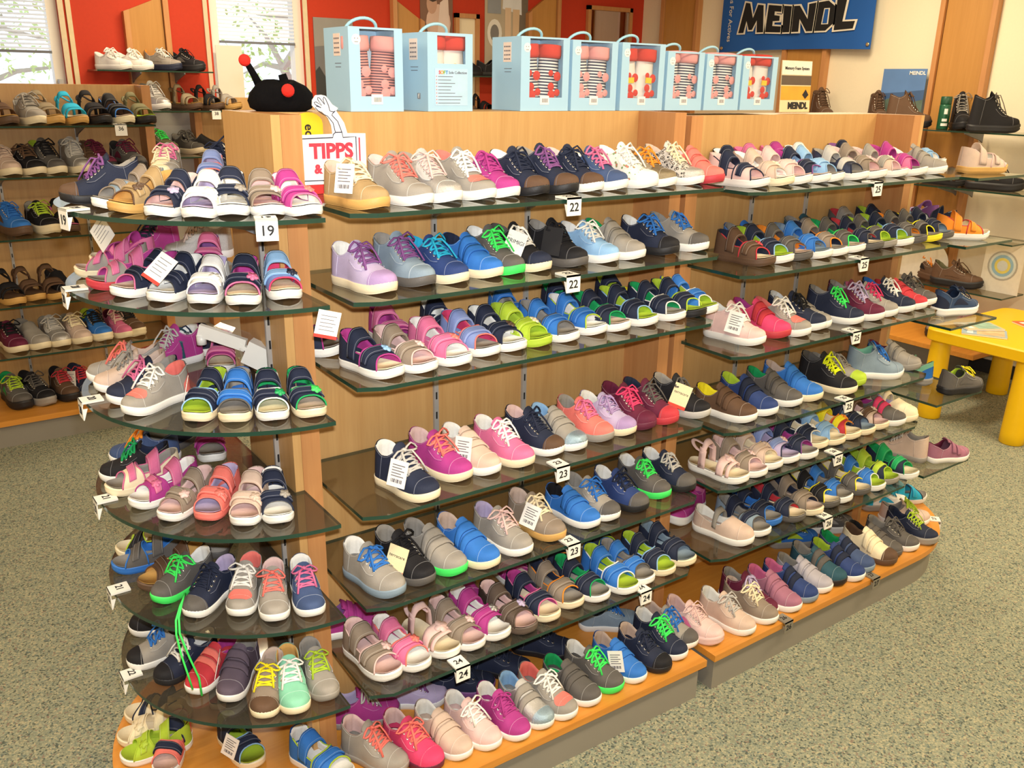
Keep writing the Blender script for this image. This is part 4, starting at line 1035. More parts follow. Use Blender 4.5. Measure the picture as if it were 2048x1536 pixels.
('M', 0.6396, -0.0223, 0.125, 16.9, 0.1767, 'dgr', 'dgr', 'neo', 'neo', 'wht', {}, 'dark grey shoe with neon green laces, eighth from left on middle unit base', 'shoes on middle unit base'),
('V', 0.7145, -0.0267, 0.125, 11.9, 0.1691, 'blu', 'blu', 'wht', 'blu', 'bge', {'t': '1'}, 'blue strap shoe with barcode card, ninth from left on middle unit base', 'shoes on middle unit base'),
('M', 0.799, -0.0334, 0.125, 10.8, 0.1689, 'nvy', 'blk', 'blk', 'nvy', 'bge', {'c': '1'}, 'black shoe with row of eyelets, tenth from left on middle unit base', 'shoes on middle unit base'),
('H', 0.8757, -0.0173, 0.125, 10.6, 0.1733, 'nvy', 'nvy', 'wht', 'neo', 'wht', {}, 'navy boot with neon green laces, eleventh from left on middle unit base', 'shoes on middle unit base'),
('M', 0.9408, 0.0042, 0.125, 16.2, 0.1755, 'gry', 'dgr', 'wht', 'blu', 'bge', {'c': '1'}, 'grey shoe with dark toe and blue laces, twelfth from left on middle unit base', 'shoes on middle unit base'),
('M', 0.1299, 0.2279, 0.125, 70.0, 0.1718, 'mag', 'mag', 'gry', 'sil', 'lil', {}, 'purple glitter shoe turned sideways, second from left behind front row on middle unit base', 'shoes on middle unit base'),
('H', 0.0449, 0.0407, 0.125, 28.0, 0.1736, 'gry', 'gry', 'gry', 'cor', 'ppk', {'f': 'sil'}, 'grey boot with coral laces and flower, third from left behind on middle unit base', 'shoes on middle unit base'),
('S', -0.0744, 0.0813, 0.125, 22.0, 0.1751, 'blu', 'lim', 'wht', 'blu', 'wht', {}, 'blue and lime sandal cut by frame, first from left behind on middle unit base', 'shoes on middle unit base'),
('L', 0.2522, 0.2023, 0.125, 60.0, 0.1677, 'lil', 'pur', 'wht', 'pur', 'lil', {}, 'lilac shoe lying behind, fourth from left behind front row on middle unit base', 'shoes on middle unit base'),
('L', 0.3787, 0.1739, 0.125, 60.0, 0.1737, 'nvy', 'teal', 'pur', 'nvy', 'nvy', {}, 'dark navy shoe with purple sole, fifth from left behind front row on middle unit base', 'shoes on middle unit base'),
('L', 0.4878, 0.1646, 0.125, 45.0, 0.1762, 'nvy', 'nvy', 'blk', 'nvy', 'nvy', {}, 'navy lace shoe, sixth from left behind front row on middle unit base', 'shoes on middle unit base'),
('L', 0.6374, 0.1685, 0.125, 45.0, 0.1749, 'nvy', 'nvy', 'blk', 'nvy', 'gry', {}, 'navy shoe with grey side panel, seventh from left behind front row on middle unit base', 'shoes on middle unit base'),
('L', 0.8843, 0.1801, 0.125, 60.0, 0.1746, 'gbl', 'gbl', 'wht', 'blu', 'gry', {}, 'blue grey shoe with hanging blue lace, eighth from left behind on middle unit base', 'shoes on middle unit base'),
('S', 1.0903, 0.051, 1.378, 11.8, 0.1687, 'ppk', 'nvy', 'wht', 'nvy', 'ppk', {'f': 'ppk'}, 'pink and navy sandal with bow, first from left on right unit top shelf', 'shoes on right unit top shelf'),
('S', 1.1847, 0.051, 1.378, 14.3, 0.1703, 'bge', 'bge', 'crm', 'bge', 'wht', {'f': 'crm'}, 'beige sandal with shiny bow, second from left on right unit top shelf', 'shoes on right unit top shelf'),
('S', 1.2565, 0.051, 1.378, 14.4, 0.1769, 'ppk', 'ppk', 'wht', 'ppk', 'ppk', {'f': 'ppk'}, 'pale pink sandal with butterfly, third from left on right unit top shelf', 'shoes on right unit top shelf'),
('S', 1.3327, 0.051, 1.378, 11.2, 0.171, 'nvy', 'pur', 'wht', 'nvy', 'mag', {'f': 'lbl'}, 'navy and purple sandal, fourth from left on right unit top shelf', 'shoes on right unit top shelf'),
('S', 1.3922, 0.051, 1.378, 15.6, 0.1743, 'lbl', 'lbl', 'wht', 'lbl', 'gry', {}, 'pale denim sandal with badge, fifth from left on right unit top shelf', 'shoes on right unit top shelf'),
('S', 1.4999, 0.051, 1.378, 9.4, 0.1682, 'nvg', 'nvy', 'wht', 'sil', 'gry', {}, 'navy glitter sandal, sixth from left on right unit top shelf', 'shoes on right unit top shelf'),
('S', 1.583, 0.051, 1.378, 9.2, 0.1762, 'tau', 'tau', 'wht', 'tau', 'ppk', {'f': 'ppk'}, 'taupe sandal with small pink flower, seventh from left on right unit top shelf', 'shoes on right unit top shelf'),
('S', 1.6884, 0.051, 1.378, 14.5, 0.1683, 'bge', 'ppk', 'wht', 'gry', 'ppk', {'f': 'crm'}, 'beige sandal with grey strap, eighth from left on right unit top shelf', 'shoes on right unit top shelf'),
('S', 1.7866, 0.051, 1.378, 14.6, 0.177, 'pnk', 'mag', 'wht', 'mag', 'mag', {}, 'magenta and pink sandal, ninth from left on right unit top shelf', 'shoes on right unit top shelf'),
('W', 1.8913, 0.051, 1.378, 13.3, 0.1705, 'gry', 'gry', 'wht', 'gry', 'wht', {}, 'grey shoe with one strap, tenth from left on right unit top shelf', 'shoes on right unit top shelf'),
('S', 1.1827, 0.165, 1.378, -5.9, 0.167, 'nvy', 'wht', 'wht', 'nvy', 'wht', {}, 'navy sandal with white inside, first from left behind front row on right unit top shelf', 'shoes on right unit top shelf'),
('S', 1.2927, 0.165, 1.378, 2.4, 0.1723, 'mag', 'pnk', 'wht', 'pnk', 'pnk', {}, 'magenta sandal, second from left behind front row on right unit top shelf', 'shoes on right unit top shelf'),
('S', 1.3996, 0.165, 1.378, -1.1, 0.1758, 'pnk', 'mag', 'wht', 'mag', 'pnk', {}, 'pink sandal, third from left behind front row on right unit top shelf', 'shoes on right unit top shelf'),
('S', 1.4899, 0.165, 1.378, -4.6, 0.1694, 'wht', 'wht', 'wht', 'wht', 'wht', {}, 'white sandal, fourth from left behind front row on right unit top shelf', 'shoes on right unit top shelf'),
('S', 1.7004, 0.165, 1.378, -4.2, 0.1729, 'nvy', 'pur', 'wht', 'nvy', 'pur', {}, 'dark purple sandal, fifth from left behind front row on right unit top shelf', 'shoes on right unit top shelf'),
('S', 1.1456, 0.051, 1.176, 10.1, 0.1712, 'brn', 'red', 'brn', 'brn', 'nvy', {'f': 'red'}, 'brown sandal with red patches and card, first from left on right unit second shelf', 'shoes on right unit second shelf'),
('S', 1.2175, 0.051, 1.176, 9.0, 0.1762, 'nvy', 'lbl', 'wht', 'nvy', 'lim', {}, 'navy sandal with lime lining and sky edge, second from left on right unit second shelf', 'shoes on right unit second shelf'),
('S', 1.298, 0.051, 1.176, 10.8, 0.1716, 'dgr', 'dgr', 'dgr', 'dgr', 'org', {}, 'grey sandal with orange lining, third from left on right unit second shelf', 'shoes on right unit second shelf'),
('S', 1.3722, 0.0419, 1.176, 12.7, 0.1762, 'blu', 'blu', 'wht', 'blu', 'gbl', {}, 'blue sandal with grey footbed, fourth from left on right unit second shelf', 'shoes on right unit second shelf'),
('S', 1.4438, 0.0423, 1.176, 11.4, 0.1763, 'tau', 'org', 'wht', 'tau', 'nvy', {}, 'taupe sandal with orange stripe, fifth from left on right unit second shelf', 'shoes on right unit second shelf'),
('S', 1.5341, 0.051, 1.176, 12.0, 0.1723, 'dgr', 'neo', 'wht', 'dgr', 'grn', {}, 'grey sandal with green edging, sixth from left on right unit second shelf', 'shoes on right unit second shelf'),
('S', 1.623, 0.051, 1.176, 12.2, 0.167, 'nvy', 'dgr', 'dgr', 'nvy', 'red', {}, 'navy sandal with red lining, seventh from left on right unit second shelf', 'shoes on right unit second shelf'),
('S', 1.6874, 0.051, 1.176, 11.5, 0.1687, 'nvy', 'lim', 'gry', 'dgr', 'lim', {}, 'dark sandal with lime edging, eighth from left on right unit second shelf', 'shoes on right unit second shelf'),
('S', 1.7584, 0.0424, 1.176, 8.0, 0.1751, 'nvy', 'lbl', 'wht', 'nvy', 'lim', {}, 'navy sandal with sky blue edging, ninth from left on right unit second shelf', 'shoes on right unit second shelf'),
('S', 1.8365, 0.0467, 1.176, 9.4, 0.1717, 'dgr', 'dgr', 'dgr', 'dgr', 'org', {}, 'dark grey sandal with orange lining, tenth from left on right unit second shelf', 'shoes on right unit second shelf'),
('S', 1.9142, 0.0428, 1.176, 13.8, 0.1726, 'blk', 'yel', 'yel', 'dgr', 'blk', {}, 'black sandal with yellow edging, eleventh from left on right unit second shelf', 'shoes on right unit second shelf'),
('S', 1.9921, 0.0505, 1.176, 10.6, 0.1722, 'nvy', 'dgr', 'dgr', 'nvy', 'gbl', {}, 'navy and grey sandal, twelfth from left on right unit second shelf', 'shoes on right unit second shelf'),
('W', 1.2834, 0.165, 1.176, 4.5, 0.1679, 'blu', 'gry', 'gry', 'dgr', 'gry', {}, 'grey shoe with blue heel, first from left behind front row on right unit second shelf', 'shoes on right unit second shelf'),
('W', 1.5325, 0.165, 1.176, -4.0, 0.1697, 'teal', 'gry', 'gry', 'gry', 'gry', {}, 'grey and dark teal shoe, second from left behind front row on right unit second shelf', 'shoes on right unit second shelf'),
('S', 1.7613, 0.165, 1.176, 0.1, 0.1726, 'dgr', 'red', 'gry', 'gry', 'red', {}, 'grey sandal with red lining, third from left behind front row on right unit second shelf', 'shoes on right unit second shelf'),
('S', 1.918, 0.165, 1.176, 6.6, 0.1714, 'nvy', 'lim', 'wht', 'nvy', 'lim', {}, 'navy sandal with lime inside, fourth from left behind front row on right unit second shelf', 'shoes on right unit second shelf'),
('H', 1.1308, 0.0407, 0.968, 12.9, 0.1751, 'ppk', 'ppk', 'wht', 'wht', 'wht', {'t': '1'}, 'pale pink boot with white laces, first from left on right unit third shelf', 'shoes on right unit third shelf'),
('V', 1.2464, 0.051, 0.968, 12.1, 0.177, 'hot', 'red', 'red', 'red', 'mag', {}, 'red suede shoe with two straps, second from left on right unit third shelf', 'shoes on right unit third shelf'),
('M', 1.3092, 0.0325, 0.968, 11.6, 0.1753, 'gry', 'cor', 'wht', 'wht', 'cor', {'c': '1'}, 'grey and pink shoe with white laces, third from left on right unit third shelf', 'shoes on right unit third shelf'),
('M', 1.3996, 0.049, 0.968, 11.8, 0.1796, 'nvy', 'nvy', 'wht', 'blk', 'wht', {}, 'dark navy shoe with patterned laces, fourth from left on right unit third shelf', 'shoes on right unit third shelf'),
('W', 1.4244, 0.051, 0.968, 13.6, 0.179, 'gry', 'gry', 'wht', 'gry', 'gry', {}, 'grey strap shoe with small card, fifth from left on right unit third shelf', 'shoes on right unit third shelf'),
('H', 1.5569, 0.0349, 0.968, 15.5, 0.1725, 'nvy', 'nvy', 'wht', 'neo', 'gry', {}, 'navy canvas boot with green laces, sixth from left on right unit third shelf', 'shoes on right unit third shelf'),
('H', 1.6457, 0.0269, 0.968, 12.5, 0.1797, 'bur', 'bur', 'wht', 'lil', 'gry', {}, 'burgundy canvas boot with grey laces, seventh from left on right unit third shelf', 'shoes on right unit third shelf'),
('M', 1.7246, 0.0335, 0.968, 14.7, 0.1712, 'gry', 'gry', 'wht', 'hot', 'pnk', {}, 'grey canvas shoe with pink laces, eighth from left on right unit third shelf', 'shoes on right unit third shelf'),
('M', 1.816, 0.0345, 0.968, 9.0, 0.1744, 'nvy', 'nvy', 'wht', 'wht', 'blu', {}, 'navy canvas shoe with white laces, ninth from left on right unit third shelf', 'shoes on right unit third shelf'),
('W', 1.8848, 0.0366, 0.968, 8.6, 0.1723, 'red', 'red', 'wht', 'red', 'red', {}, 'red suede strap shoe, tenth from left on right unit third shelf', 'shoes on right unit third shelf'),
('L', 1.9595, 0.051, 0.968, 8.6, 0.1768, 'dgr', 'dgr', 'wht', 'dgr', 'brn', {}, 'dark olive shoe, eleventh from left on right unit third shelf', 'shoes on right unit third shelf'),
('W', 1.11, 0.0236, 0.76, 14.3, 0.1822, 'brn', 'brn', 'wht', 'brn', 'yel', {}, 'brown strap shoe with yellow lining, first from left on right unit fourth shelf', 'shoes on right unit fourth shelf'),
('V', 1.1969, 0.0258, 0.76, 9.2, 0.1803, 'nvb', 'nvy', 'wht', 'nvy', 'lim', {}, 'blue and navy strap shoe with lime lining, second from left on right unit fourth shelf', 'shoes on right unit fourth shelf'),
('V', 1.3184, 0.0369, 0.76, 13.3, 0.1742, 'dgr', 'dgr', 'wht', 'dgr', 'grn', {}, 'dark grey strap shoe with stitched toe, third from left on right unit fourth shelf', 'shoes on right unit fourth shelf'),
('V', 1.4073, 0.0342, 0.76, 15.1, 0.183, 'blu', 'blu', 'crm', 'blu', 'bge', {}, 'blue suede strap shoe with cream sole, fourth from left on right unit fourth shelf', 'shoes on right unit fourth shelf'),
('H', 1.5415, 0.0151, 0.76, 9.8, 0.1828, 'blk', 'blk', 'crm', 'neoy', 'dgr', {}, 'black boot with neon yellow laces, fifth from left on right unit fourth shelf', 'shoes on right unit fourth shelf'),
('L', 1.6292, 0.0447, 0.76, 11.2, 0.1779, 'gry', 'lim', 'lim', 'gry', 'gry', {'c': '1'}, 'grey and lime knit trainer, sixth from left on right unit fourth shelf', 'shoes on right unit fourth shelf'),
('W', 1.9296, 0.0465, 0.76, 14.7, 0.1744, 'gry', 'gry', 'gry', 'gry', 'bur', {}, 'grey shoe with two light straps, seventh from left on right unit fourth shelf', 'shoes on right unit fourth shelf'),
('H', 1.8295, 0.0433, 0.76, 55.0, 0.1832, 'gbl', 'mnt', 'wht', 'blu', 'mnt', {}, 'grey blue boot with navy laces, behind front row on right unit fourth shelf', 'shoes on right unit fourth shelf'),
('O', 1.0773, 0.0028, 0.595, 11.5, 0.1782, 'ppk', 'ppk', 'wht', 'ppk', 'crm', {'f': 'ppk'}, 'pale pink sling sandal, first from left on right unit fifth shelf', 'shoes on right unit fifth shelf'),
('S', 1.1532, 0.0029, 0.595, 10.7, 0.1748, 'tau', 'ppk', 'wht', 'tau', 'ppk', {'f': 'ppk'}, 'taupe sandal with pink footbed, second from left on right unit fifth shelf', 'shoes on right unit fifth shelf'),
('S', 1.2328, 0.0143, 0.595, 10.5, 0.1804, 'bge', 'bge', 'wht', 'bge', 'crm', {'f': 'bge'}, 'beige metallic sandal, third from left on right unit fifth shelf', 'shoes on right unit fifth shelf'),
('S', 1.3068, 0.0155, 0.595, 8.2, 0.1786, 'lil', 'nvy', 'wht', 'per', 'lil', {'f': 'ppk'}, 'purple sandal with jewelled flowers, fourth from left on right unit fifth shelf', 'shoes on right unit fifth shelf'),
('S', 1.3803, 0.0058, 0.595, 11.5, 0.1729, 'nvy', 'pur', 'wht', 'nvy', 'mag', {}, 'navy sandal with magenta lining, fifth from left on right unit fifth shelf', 'shoes on right unit fifth shelf'),
('S', 1.4684, 0.0364, 0.595, 10.7, 0.1793, 'nvy', 'wht', 'crm', 'nvy', 'crm', {'f': 'wht'}, 'navy sandal with white flowers, sixth from left on right unit fifth shelf', 'shoes on right unit fifth shelf'),
('S', 1.5399, 0.0267, 0.595, 12.1, 0.1733, 'lbl', 'lbl', 'crm', 'lbl', 'crm', {}, 'denim sandal with blue bow, seventh from left on right unit fifth shelf', 'shoes on right unit fifth shelf'),
('S', 1.6234, 0.029, 0.595, 15.9, 0.1811, 'red', 'org', 'crm', 'yel', 'crm', {'f': 'org'}, 'red sandal with orange and yellow straps, eighth from left on right unit fifth shelf', 'shoes on right unit fifth shelf'),
('S', 1.6947, 0.0266, 0.595, 15.8, 0.1738, 'nvy', 'nvy', 'crm', 'nvy', 'gbl', {'f': 'wht'}, 'navy sandal with white flower, ninth from left on right unit fifth shelf', 'shoes on right unit fifth shelf'),
('S', 1.7678, 0.0292, 0.595, 10.1, 0.1731, 'bge', 'brn', 'crm', 'brn', 'ppk', {'f': 'bge'}, 'beige and brown sandal with bow, tenth from left on right unit fifth shelf', 'shoes on right unit fifth shelf'),
('W', 1.8475, 0.0188, 0.595, 14.2, 0.1755, 'dgr', 'mag', 'wht', 'hot', 'mag', {}, 'grey closed sandal with magenta trim, eleventh from left on right unit fifth shelf', 'shoes on right unit fifth shelf'),
('J', 1.9083, 0.0163, 0.595, 9.0, 0.1772, 'crm', 'crm', 'crm', 'crm', 'lil', {}, 'cream shoe with ankle strap, twelfth from left on right unit fifth shelf', 'shoes on right unit fifth shelf'),
('J', 1.138, 0.0077, 0.386, 15.3, 0.1834, 'bge', 'sil', 'wht', 'gry', 'wht', {}, 'sparkling beige shoe with grey strap, first from left on right unit sixth shelf', 'shoes on right unit sixth shelf'),
('S', 1.2194, 0.0165, 0.386, 10.1, 0.1762, 'gbl', 'dgr', 'wht', 'nvy', 'gry', {}, 'grey blue sandal, second from left on right unit sixth shelf', 'shoes on right unit sixth shelf'),
('S', 1.3019, 0.0419, 0.386, 15.4, 0.1808, 'nvy', 'blu', 'blu', 'nvy', 'blu', {}, 'navy sandal with bright blue sole, third from left on right unit sixth shelf', 'shoes on right unit sixth shelf'),
('S', 1.3792, 0.0175, 0.386, 13.6, 0.1756, 'nvy', 'dgr', 'dgr', 'nvy', 'red', {}, 'navy sandal with red star, fourth from left on right unit sixth shelf', 'shoes on right unit sixth shelf'),
('S', 1.4592, 0.0149, 0.386, 8.5, 0.182, 'tau', 'tau', 'crm', 'tau', 'nvy', {}, 'taupe sandal with cream footbed, fifth from left on right unit sixth shelf', 'shoes on right unit sixth shelf'),
('S', 1.5492, 0.0195, 0.386, 11.4, 0.1754, 'blk', 'yel', 'dgr', 'blk', 'crm', {}, 'black sandal with yellow edging, sixth from left on right unit sixth shelf', 'shoes on right unit sixth shelf'),
('S', 1.6136, 0.0183, 0.386, 15.5, 0.1815, 'blu', 'dgr', 'wht', 'blu', 'gry', {}, 'blue sandal with striped strap, seventh from left on right unit sixth shelf', 'shoes on right unit sixth shelf'),
('S', 1.7093, 0.0191, 0.386, 14.4, 0.1755, 'dgr', 'yel', 'dgr', 'dgr', 'crm', {}, 'dark grey sandal with yellow edging, eighth from left on right unit sixth shelf', 'shoes on right unit sixth shelf'),
('S', 1.7801, 0.012, 0.386, 14.8, 0.1753, 'blu', 'wht', 'wht', 'blu', 'lim', {}, 'blue sandal with lime lining, ninth from left on right unit sixth shelf', 'shoes on right unit sixth shelf'),
('S', 1.8623, 0.0164, 0.386, 14.9, 0.1795, 'nvy', 'lim', 'gry', 'lim', 'lim', {}, 'navy and lime sandal, tenth from left on right unit sixth shelf', 'shoes on right unit sixth shelf'),
('S', 1.9535, 0.0031, 0.386, 10.7, 0.1806, 'nvy', 'grn', 'wht', 'grn', 'grn', {}, 'navy and green sandal with shiny straps, eleventh from left on right unit sixth shelf', 'shoes on right unit sixth shelf'),
('T', 1.0287, 0.2247, 0.386, -75.0, 0.1846, 'mag', 'mag', 'wht', 'mag', 'pnk', {}, 'magenta trainer turned sideways, first from left behind front row on right unit sixth shelf', 'shoes on right unit sixth shelf'),
('S', 1.4482, 0.165, 0.386, -5.9, 0.1803, 'nvy', 'gbl', 'wht', 'nvy', 'gbl', {}, 'navy sandal, second from left behind front row on right unit sixth shelf', 'shoes on right unit sixth shelf'),
('S', 1.6806, 0.165, 0.386, -6.2, 0.1763, 'red', 'nvy', 'dgr', 'tau', 'org', {}, 'red and orange sandal, third from left behind front row on right unit sixth shelf', 'shoes on right unit sixth shelf'),
('S', 1.8699, 0.165, 0.386, -4.8, 0.178, 'nvy', 'blu', 'wht', 'blu', 'nvy', {}, 'navy sandal with blue strap, fourth from left behind front row on right unit sixth shelf', 'shoes on right unit sixth shelf'),
('S', 2.0933, 0.165, 0.386, 4.2, 0.1777, 'lim', 'blu', 'wht', 'blu', 'lim', {}, 'lime sandal with blue strap, fifth from left behind front row on right unit sixth shelf', 'shoes on right unit sixth shelf'),
('T', 1.0088, -0.0245, 0.125, 12.0, 0.1814, 'ppk', 'pnk', 'ppk', 'ppk', 'ppk', {}, 'pink sports shoe with one strap, first from left on right unit base', 'shoes on right unit base'),
('M', 1.123, -0.045, 0.125, 10.8, 0.1797, 'bge', 'bge', 'wht', 'sil', 'wht', {}, 'beige shoe with thin pale laces, second from left on right unit base', 'shoes on right unit base'),
('M', 1.2219, -0.045, 0.125, 10.0, 0.1796, 'tau', 'tau', 'wht', 'crm', 'bge', {}, 'taupe shoe with cream laces, third from left on right unit base', 'shoes on right unit base'),
('H', 1.2515, -0.0212, 0.125, 13.9, 0.1856, 'bur', 'bur', 'wht', 'lil', 'gry', {}, 'burgundy boot with silver bow, fourth from left on right unit base', 'shoes on right unit base'),
('V', 1.3319, -0.0434, 0.125, 9.5, 0.1847, 'ros', 'ros', 'wht', 'ros', 'pnk', {}, 'rose shoe with two straps, fifth from left on right unit base', 'shoes on right unit base'),
('V', 1.4205, -0.0378, 0.125, 15.5, 0.1806, 'nvb', 'nvb', 'gbl', 'nvy', 'pnk', {}, 'navy shoe with pink trim, sixth from left on right unit base', 'shoes on right unit base'),
('W', 1.5036, -0.0293, 0.125, 14.6, 0.1842, 'lgr', 'lgr', 'wht', 'lgr', 'gry', {}, 'lilac grey strap shoe, seventh from left on right unit base', 'shoes on right unit base'),
('V', 1.5758, -0.0287, 0.125, 12.0, 0.1887, 'teal', 'teal', 'blk', 'dgr', 'gry', {}, 'dark teal strap shoe, eighth from left on right unit base', 'shoes on right unit base'),
('V', 1.6476, -0.045, 0.125, 11.1, 0.1851, 'nvb', 'blu', 'wht', 'nvy', 'lim', {}, 'royal blue strap shoe with lime lining, ninth from left on right unit base', 'shoes on right unit base'),
('V', 1.7211, -0.0313, 0.125, 13.5, 0.1904, 'den', 'den', 'gbl', 'nvy', 'grn', {}, 'blue strap shoe with green lining, tenth from left on right unit base', 'shoes on right unit base'),
('V', 1.8264, -0.0445, 0.125, 10.7, 0.1887, 'crm', 'brn', 'brn', 'crm', 'brn', {'c': '1'}, 'cream strap shoe with brown toe and sole, eleventh from left on right unit base', 'shoes on right unit base'),
('W', 1.8899, -0.0243, 0.125, 13.7, 0.1865, 'dgr', 'dgr', 'dgr', 'dgr', 'blk', {}, 'dark grey strap shoe, twelfth from left on right unit base', 'shoes on right unit base'),
('L', 1.9748, -0.0323, 0.125, 11.2, 0.1833, 'dgr', 'dgr', 'wht', 'dgr', 'gry', {}, 'dark olive shoe with white sole, thirteenth from left on right unit base', 'shoes on right unit base'),
('T', 2.0679, -0.0444, 0.125, 8.4, 0.1809, 'nvy', 'nvy', 'gry', 'lim', 'nvy', {}, 'navy hiking shoe with lime laces, fourteenth from left on right unit base', 'shoes on right unit base'),
('T', 1.7392, 0.2009, 0.125, 65.0, 0.1802, 'blu', 'lim', 'gry', 'lim', 'gry', {}, 'bright blue and lime trainer lying behind, first from left behind on right unit base', 'shoes on right unit base'),
('T', 1.9349, 0.1982, 0.125, 65.0, 0.1877, 'dgr', 'gry', 'wht', 'dgr', 'gry', {}, 'dark grey trainer lying behind, second from left behind front row on right unit base', 'shoes on right unit base'),
('T', 2.2536, 0.1824, 0.125, 60.0, 0.1823, 'wht', 'tur', 'gry', 'tur', 'tur', {}, 'white and turquoise trainer, third from left behind front row on right unit base', 'shoes on right unit base'),
('S', 2.3748, 0.1786, 0.125, 60.0, 0.1813, 'tur', 'nvy', 'wht', 'tur', 'tur', {}, 'turquoise sandal, fourth from left behind front row on right unit base', 'shoes on right unit base'),
('L', 2.2094, 0.0638, 0.125, 50.0, 0.1804, 'bge', 'gry', 'wht', 'lim', 'gry', {}, 'beige canvas shoe, fifth from left behind front row on right unit base', 'shoes on right unit base'),
('H', -0.4378, 0.4028, 1.392, -91.0, 0.1452, 'nvy', 'brn', 'blk', 'pur', 'gry', {'c': '1'}, 'navy boot with brown toe and purple laces, first from left on rounded end top shelf', 'shoes on rounded end top shelf'),
('S', -0.4029, 0.2946, 1.392, -73.4, 0.1401, 'gbl', 'tau', 'wht', 'tau', 'gry', {}, 'grey and taupe sandal, second from left on rounded end top shelf', 'shoes on rounded end top shelf'),
('S', -0.3896, 0.2249, 1.392, -64.7, 0.1402, 'tan', 'brn', 'gum', 'tan', 'gum', {'f': 'brn'}, 'tan leather sandal with gum sole, third from left on rounded end top shelf', 'shoes on rounded end top shelf'),
('S', -0.345, 0.1419, 1.392, -47.3, 0.1391, 'nvy', 'nvy', 'wht', 'nvy', 'ppk', {'f': 'lil'}, 'navy sandal with pale flower, fourth from left on rounded end top shelf', 'shoes on rounded end top shelf'),
('S', -0.2923, 0.0919, 1.392, -35.5, 0.14, 'wht', 'wht', 'wht', 'wht', 'lil', {'f': 'wht'}, 'white sandal with flower cluster, seventh from left on rounded end top shelf', 'shoes on rounded end top shelf'),
('S', -0.2317, 0.0871, 1.392, -22.1, 0.146, 'nvy', 'nvy', 'wht', 'nvy', 'wht', {'f': 'gry'}, 'navy sandal with dark flower, tenth from left on rounded end top shelf', 'shoes on rounded end top shelf'),
('S', -0.1714, 0.0611, 1.392, -13.9, 0.1398, 'tau', 'tau', 'wht', 'tau', 'ppk', {'f': 'ppk'}, 'taupe sandal with small pink flower, twelfth from left on rounded end top shelf', 'shoes on rounded end top shelf'),
('S', -0.1105, 0.0286, 1.392, 0.4, 0.1404, 'mag', 'pnk', 'wht', 'mag', 'wht', {'f': 'cor'}, 'magenta sandal with coral flower, thirteenth from left on rounded end top shelf', 'shoes on rounded end top shelf'),
('S', -0.1249, 0.5422, 1.392, -23.1, 0.1377, 'per', 'cor', 'wht', 'per', 'lil', {}, 'periwinkle sandal in second row, eighth from left on rounded end top shelf', 'shoes on rounded end top shelf'),
('S', -0.0315, 0.5281, 1.392, -22.9, 0.1418, 'ppk', 'ppk', 'wht', 'ppk', 'wht', {}, 'peach sandal in second row, eleventh from left on rounded end top shelf', 'shoes on rounded end top shelf'),
('M', -0.1669, 0.7235, 1.392, -22.0, 0.1395, 'gry', 'gry', 'wht', 'pnk', 'ppk', {}, 'grey shoe with pink laces in second row, sixth from left on rounded end top shelf', 'shoes on rounded end top shelf'),
('L', -0.1799, 0.7203, 1.392, -22.0, 0.1378, 'crm', 'crm', 'yel', 'crm', 'lim', {}, 'cream shoe in second row, fifth from left on rounded end top shelf', 'shoes on rounded end top shelf'),
('M', -0.0528, 0.73, 1.392, -23.9, 0.1385, 'nvy', 'nvy', 'crm', 'nvy', 'wht', {}, 'navy boot with raised lace end, ninth from left on rounded end top shelf', 'shoes on rounded end top shelf'),
('S', -0.416, 0.4931, 1.239, -109.9, 0.1381, 'gry', 'pnk', 'crm', 'pnk', 'mag', {}, 'grey and pink sandal pointing left, first from left on rounded end second shelf', 'shoes on rounded end second shelf'),
('S', -0.3634, 0.6017, 1.239, -132.9, 0.1403, 'pnk', 'mag', 'crm', 'mag', 'mag', {}, 'pink sandal pointing left at the back, third from left on rounded end second shelf', 'shoes on rounded end second shelf'),
('S', -0.4205, 0.3571, 1.239, -88.2, 0.1427, 'gry', 'pnk', 'red', 'pnk', 'mag', {}, 'grey and pink sandal with red sole, second from left on rounded end second shelf', 'shoes on rounded end second shelf'),
('S', -0.3976, 0.26, 1.239, -68.5, 0.1441, 'nvy', 'pnk', 'wht', 'nvy', 'mag', {}, 'navy sandal with pink edging and card, fourth from left on rounded end second shelf', 'shoes on rounded end second shelf'),
('S', -0.3493, 0.183, 1.239, -51.5, 0.1438, 'nvy', 'nvy', 'wht', 'nvy', 'wht', {}, 'navy sandal with white footbed, sixth from left on rounded end second shelf', 'shoes on rounded end second shelf'),
('S', -0.2882, 0.1251, 1.239, -34.8, 0.1411, 'wht', 'wht', 'wht', 'wht', 'lil', {'f': 'wht'}, 'white sandal with cut flowers, eighth from left on rounded end second shelf', 'shoes on rounded end second shelf'),
('S', -0.23, 0.0774, 1.239, -26.2, 0.1461, 'nvy', 'pnk', 'wht', 'nvy', 'mag', {'f': 'pnk'}, 'navy and pink sandal with two straps, tenth from left on rounded end second shelf', 'shoes on rounded end second shelf'),
('S', -0.1454, 0.0775, 1.239, -13.2, 0.1439, 'per', 'hot', 'wht', 'lbl', 'hot', {'f': 'nvy'}, 'periwinkle sandal with pink heel, eleventh from left on rounded end second shelf', 'shoes on rounded end second shelf'),
('S', -0.1963, 0.3694, 1.239, -20.9, 0.1381, 'mag', 'pnk', 'wht', 'pnk', 'pur', {}, 'magenta sandal with pink strap in second row, ninth from left on rounded end second shelf', 'shoes on rounded end second shelf'),
('H', -0.2991, 0.5898, 1.239, -60.0, 0.1449, 'mag', 'pnk', 'wht', 'nvy', 'mag', {}, 'magenta boot lying in second row, fifth from left on rounded end second shelf', 'shoes on rounded end second shelf'),
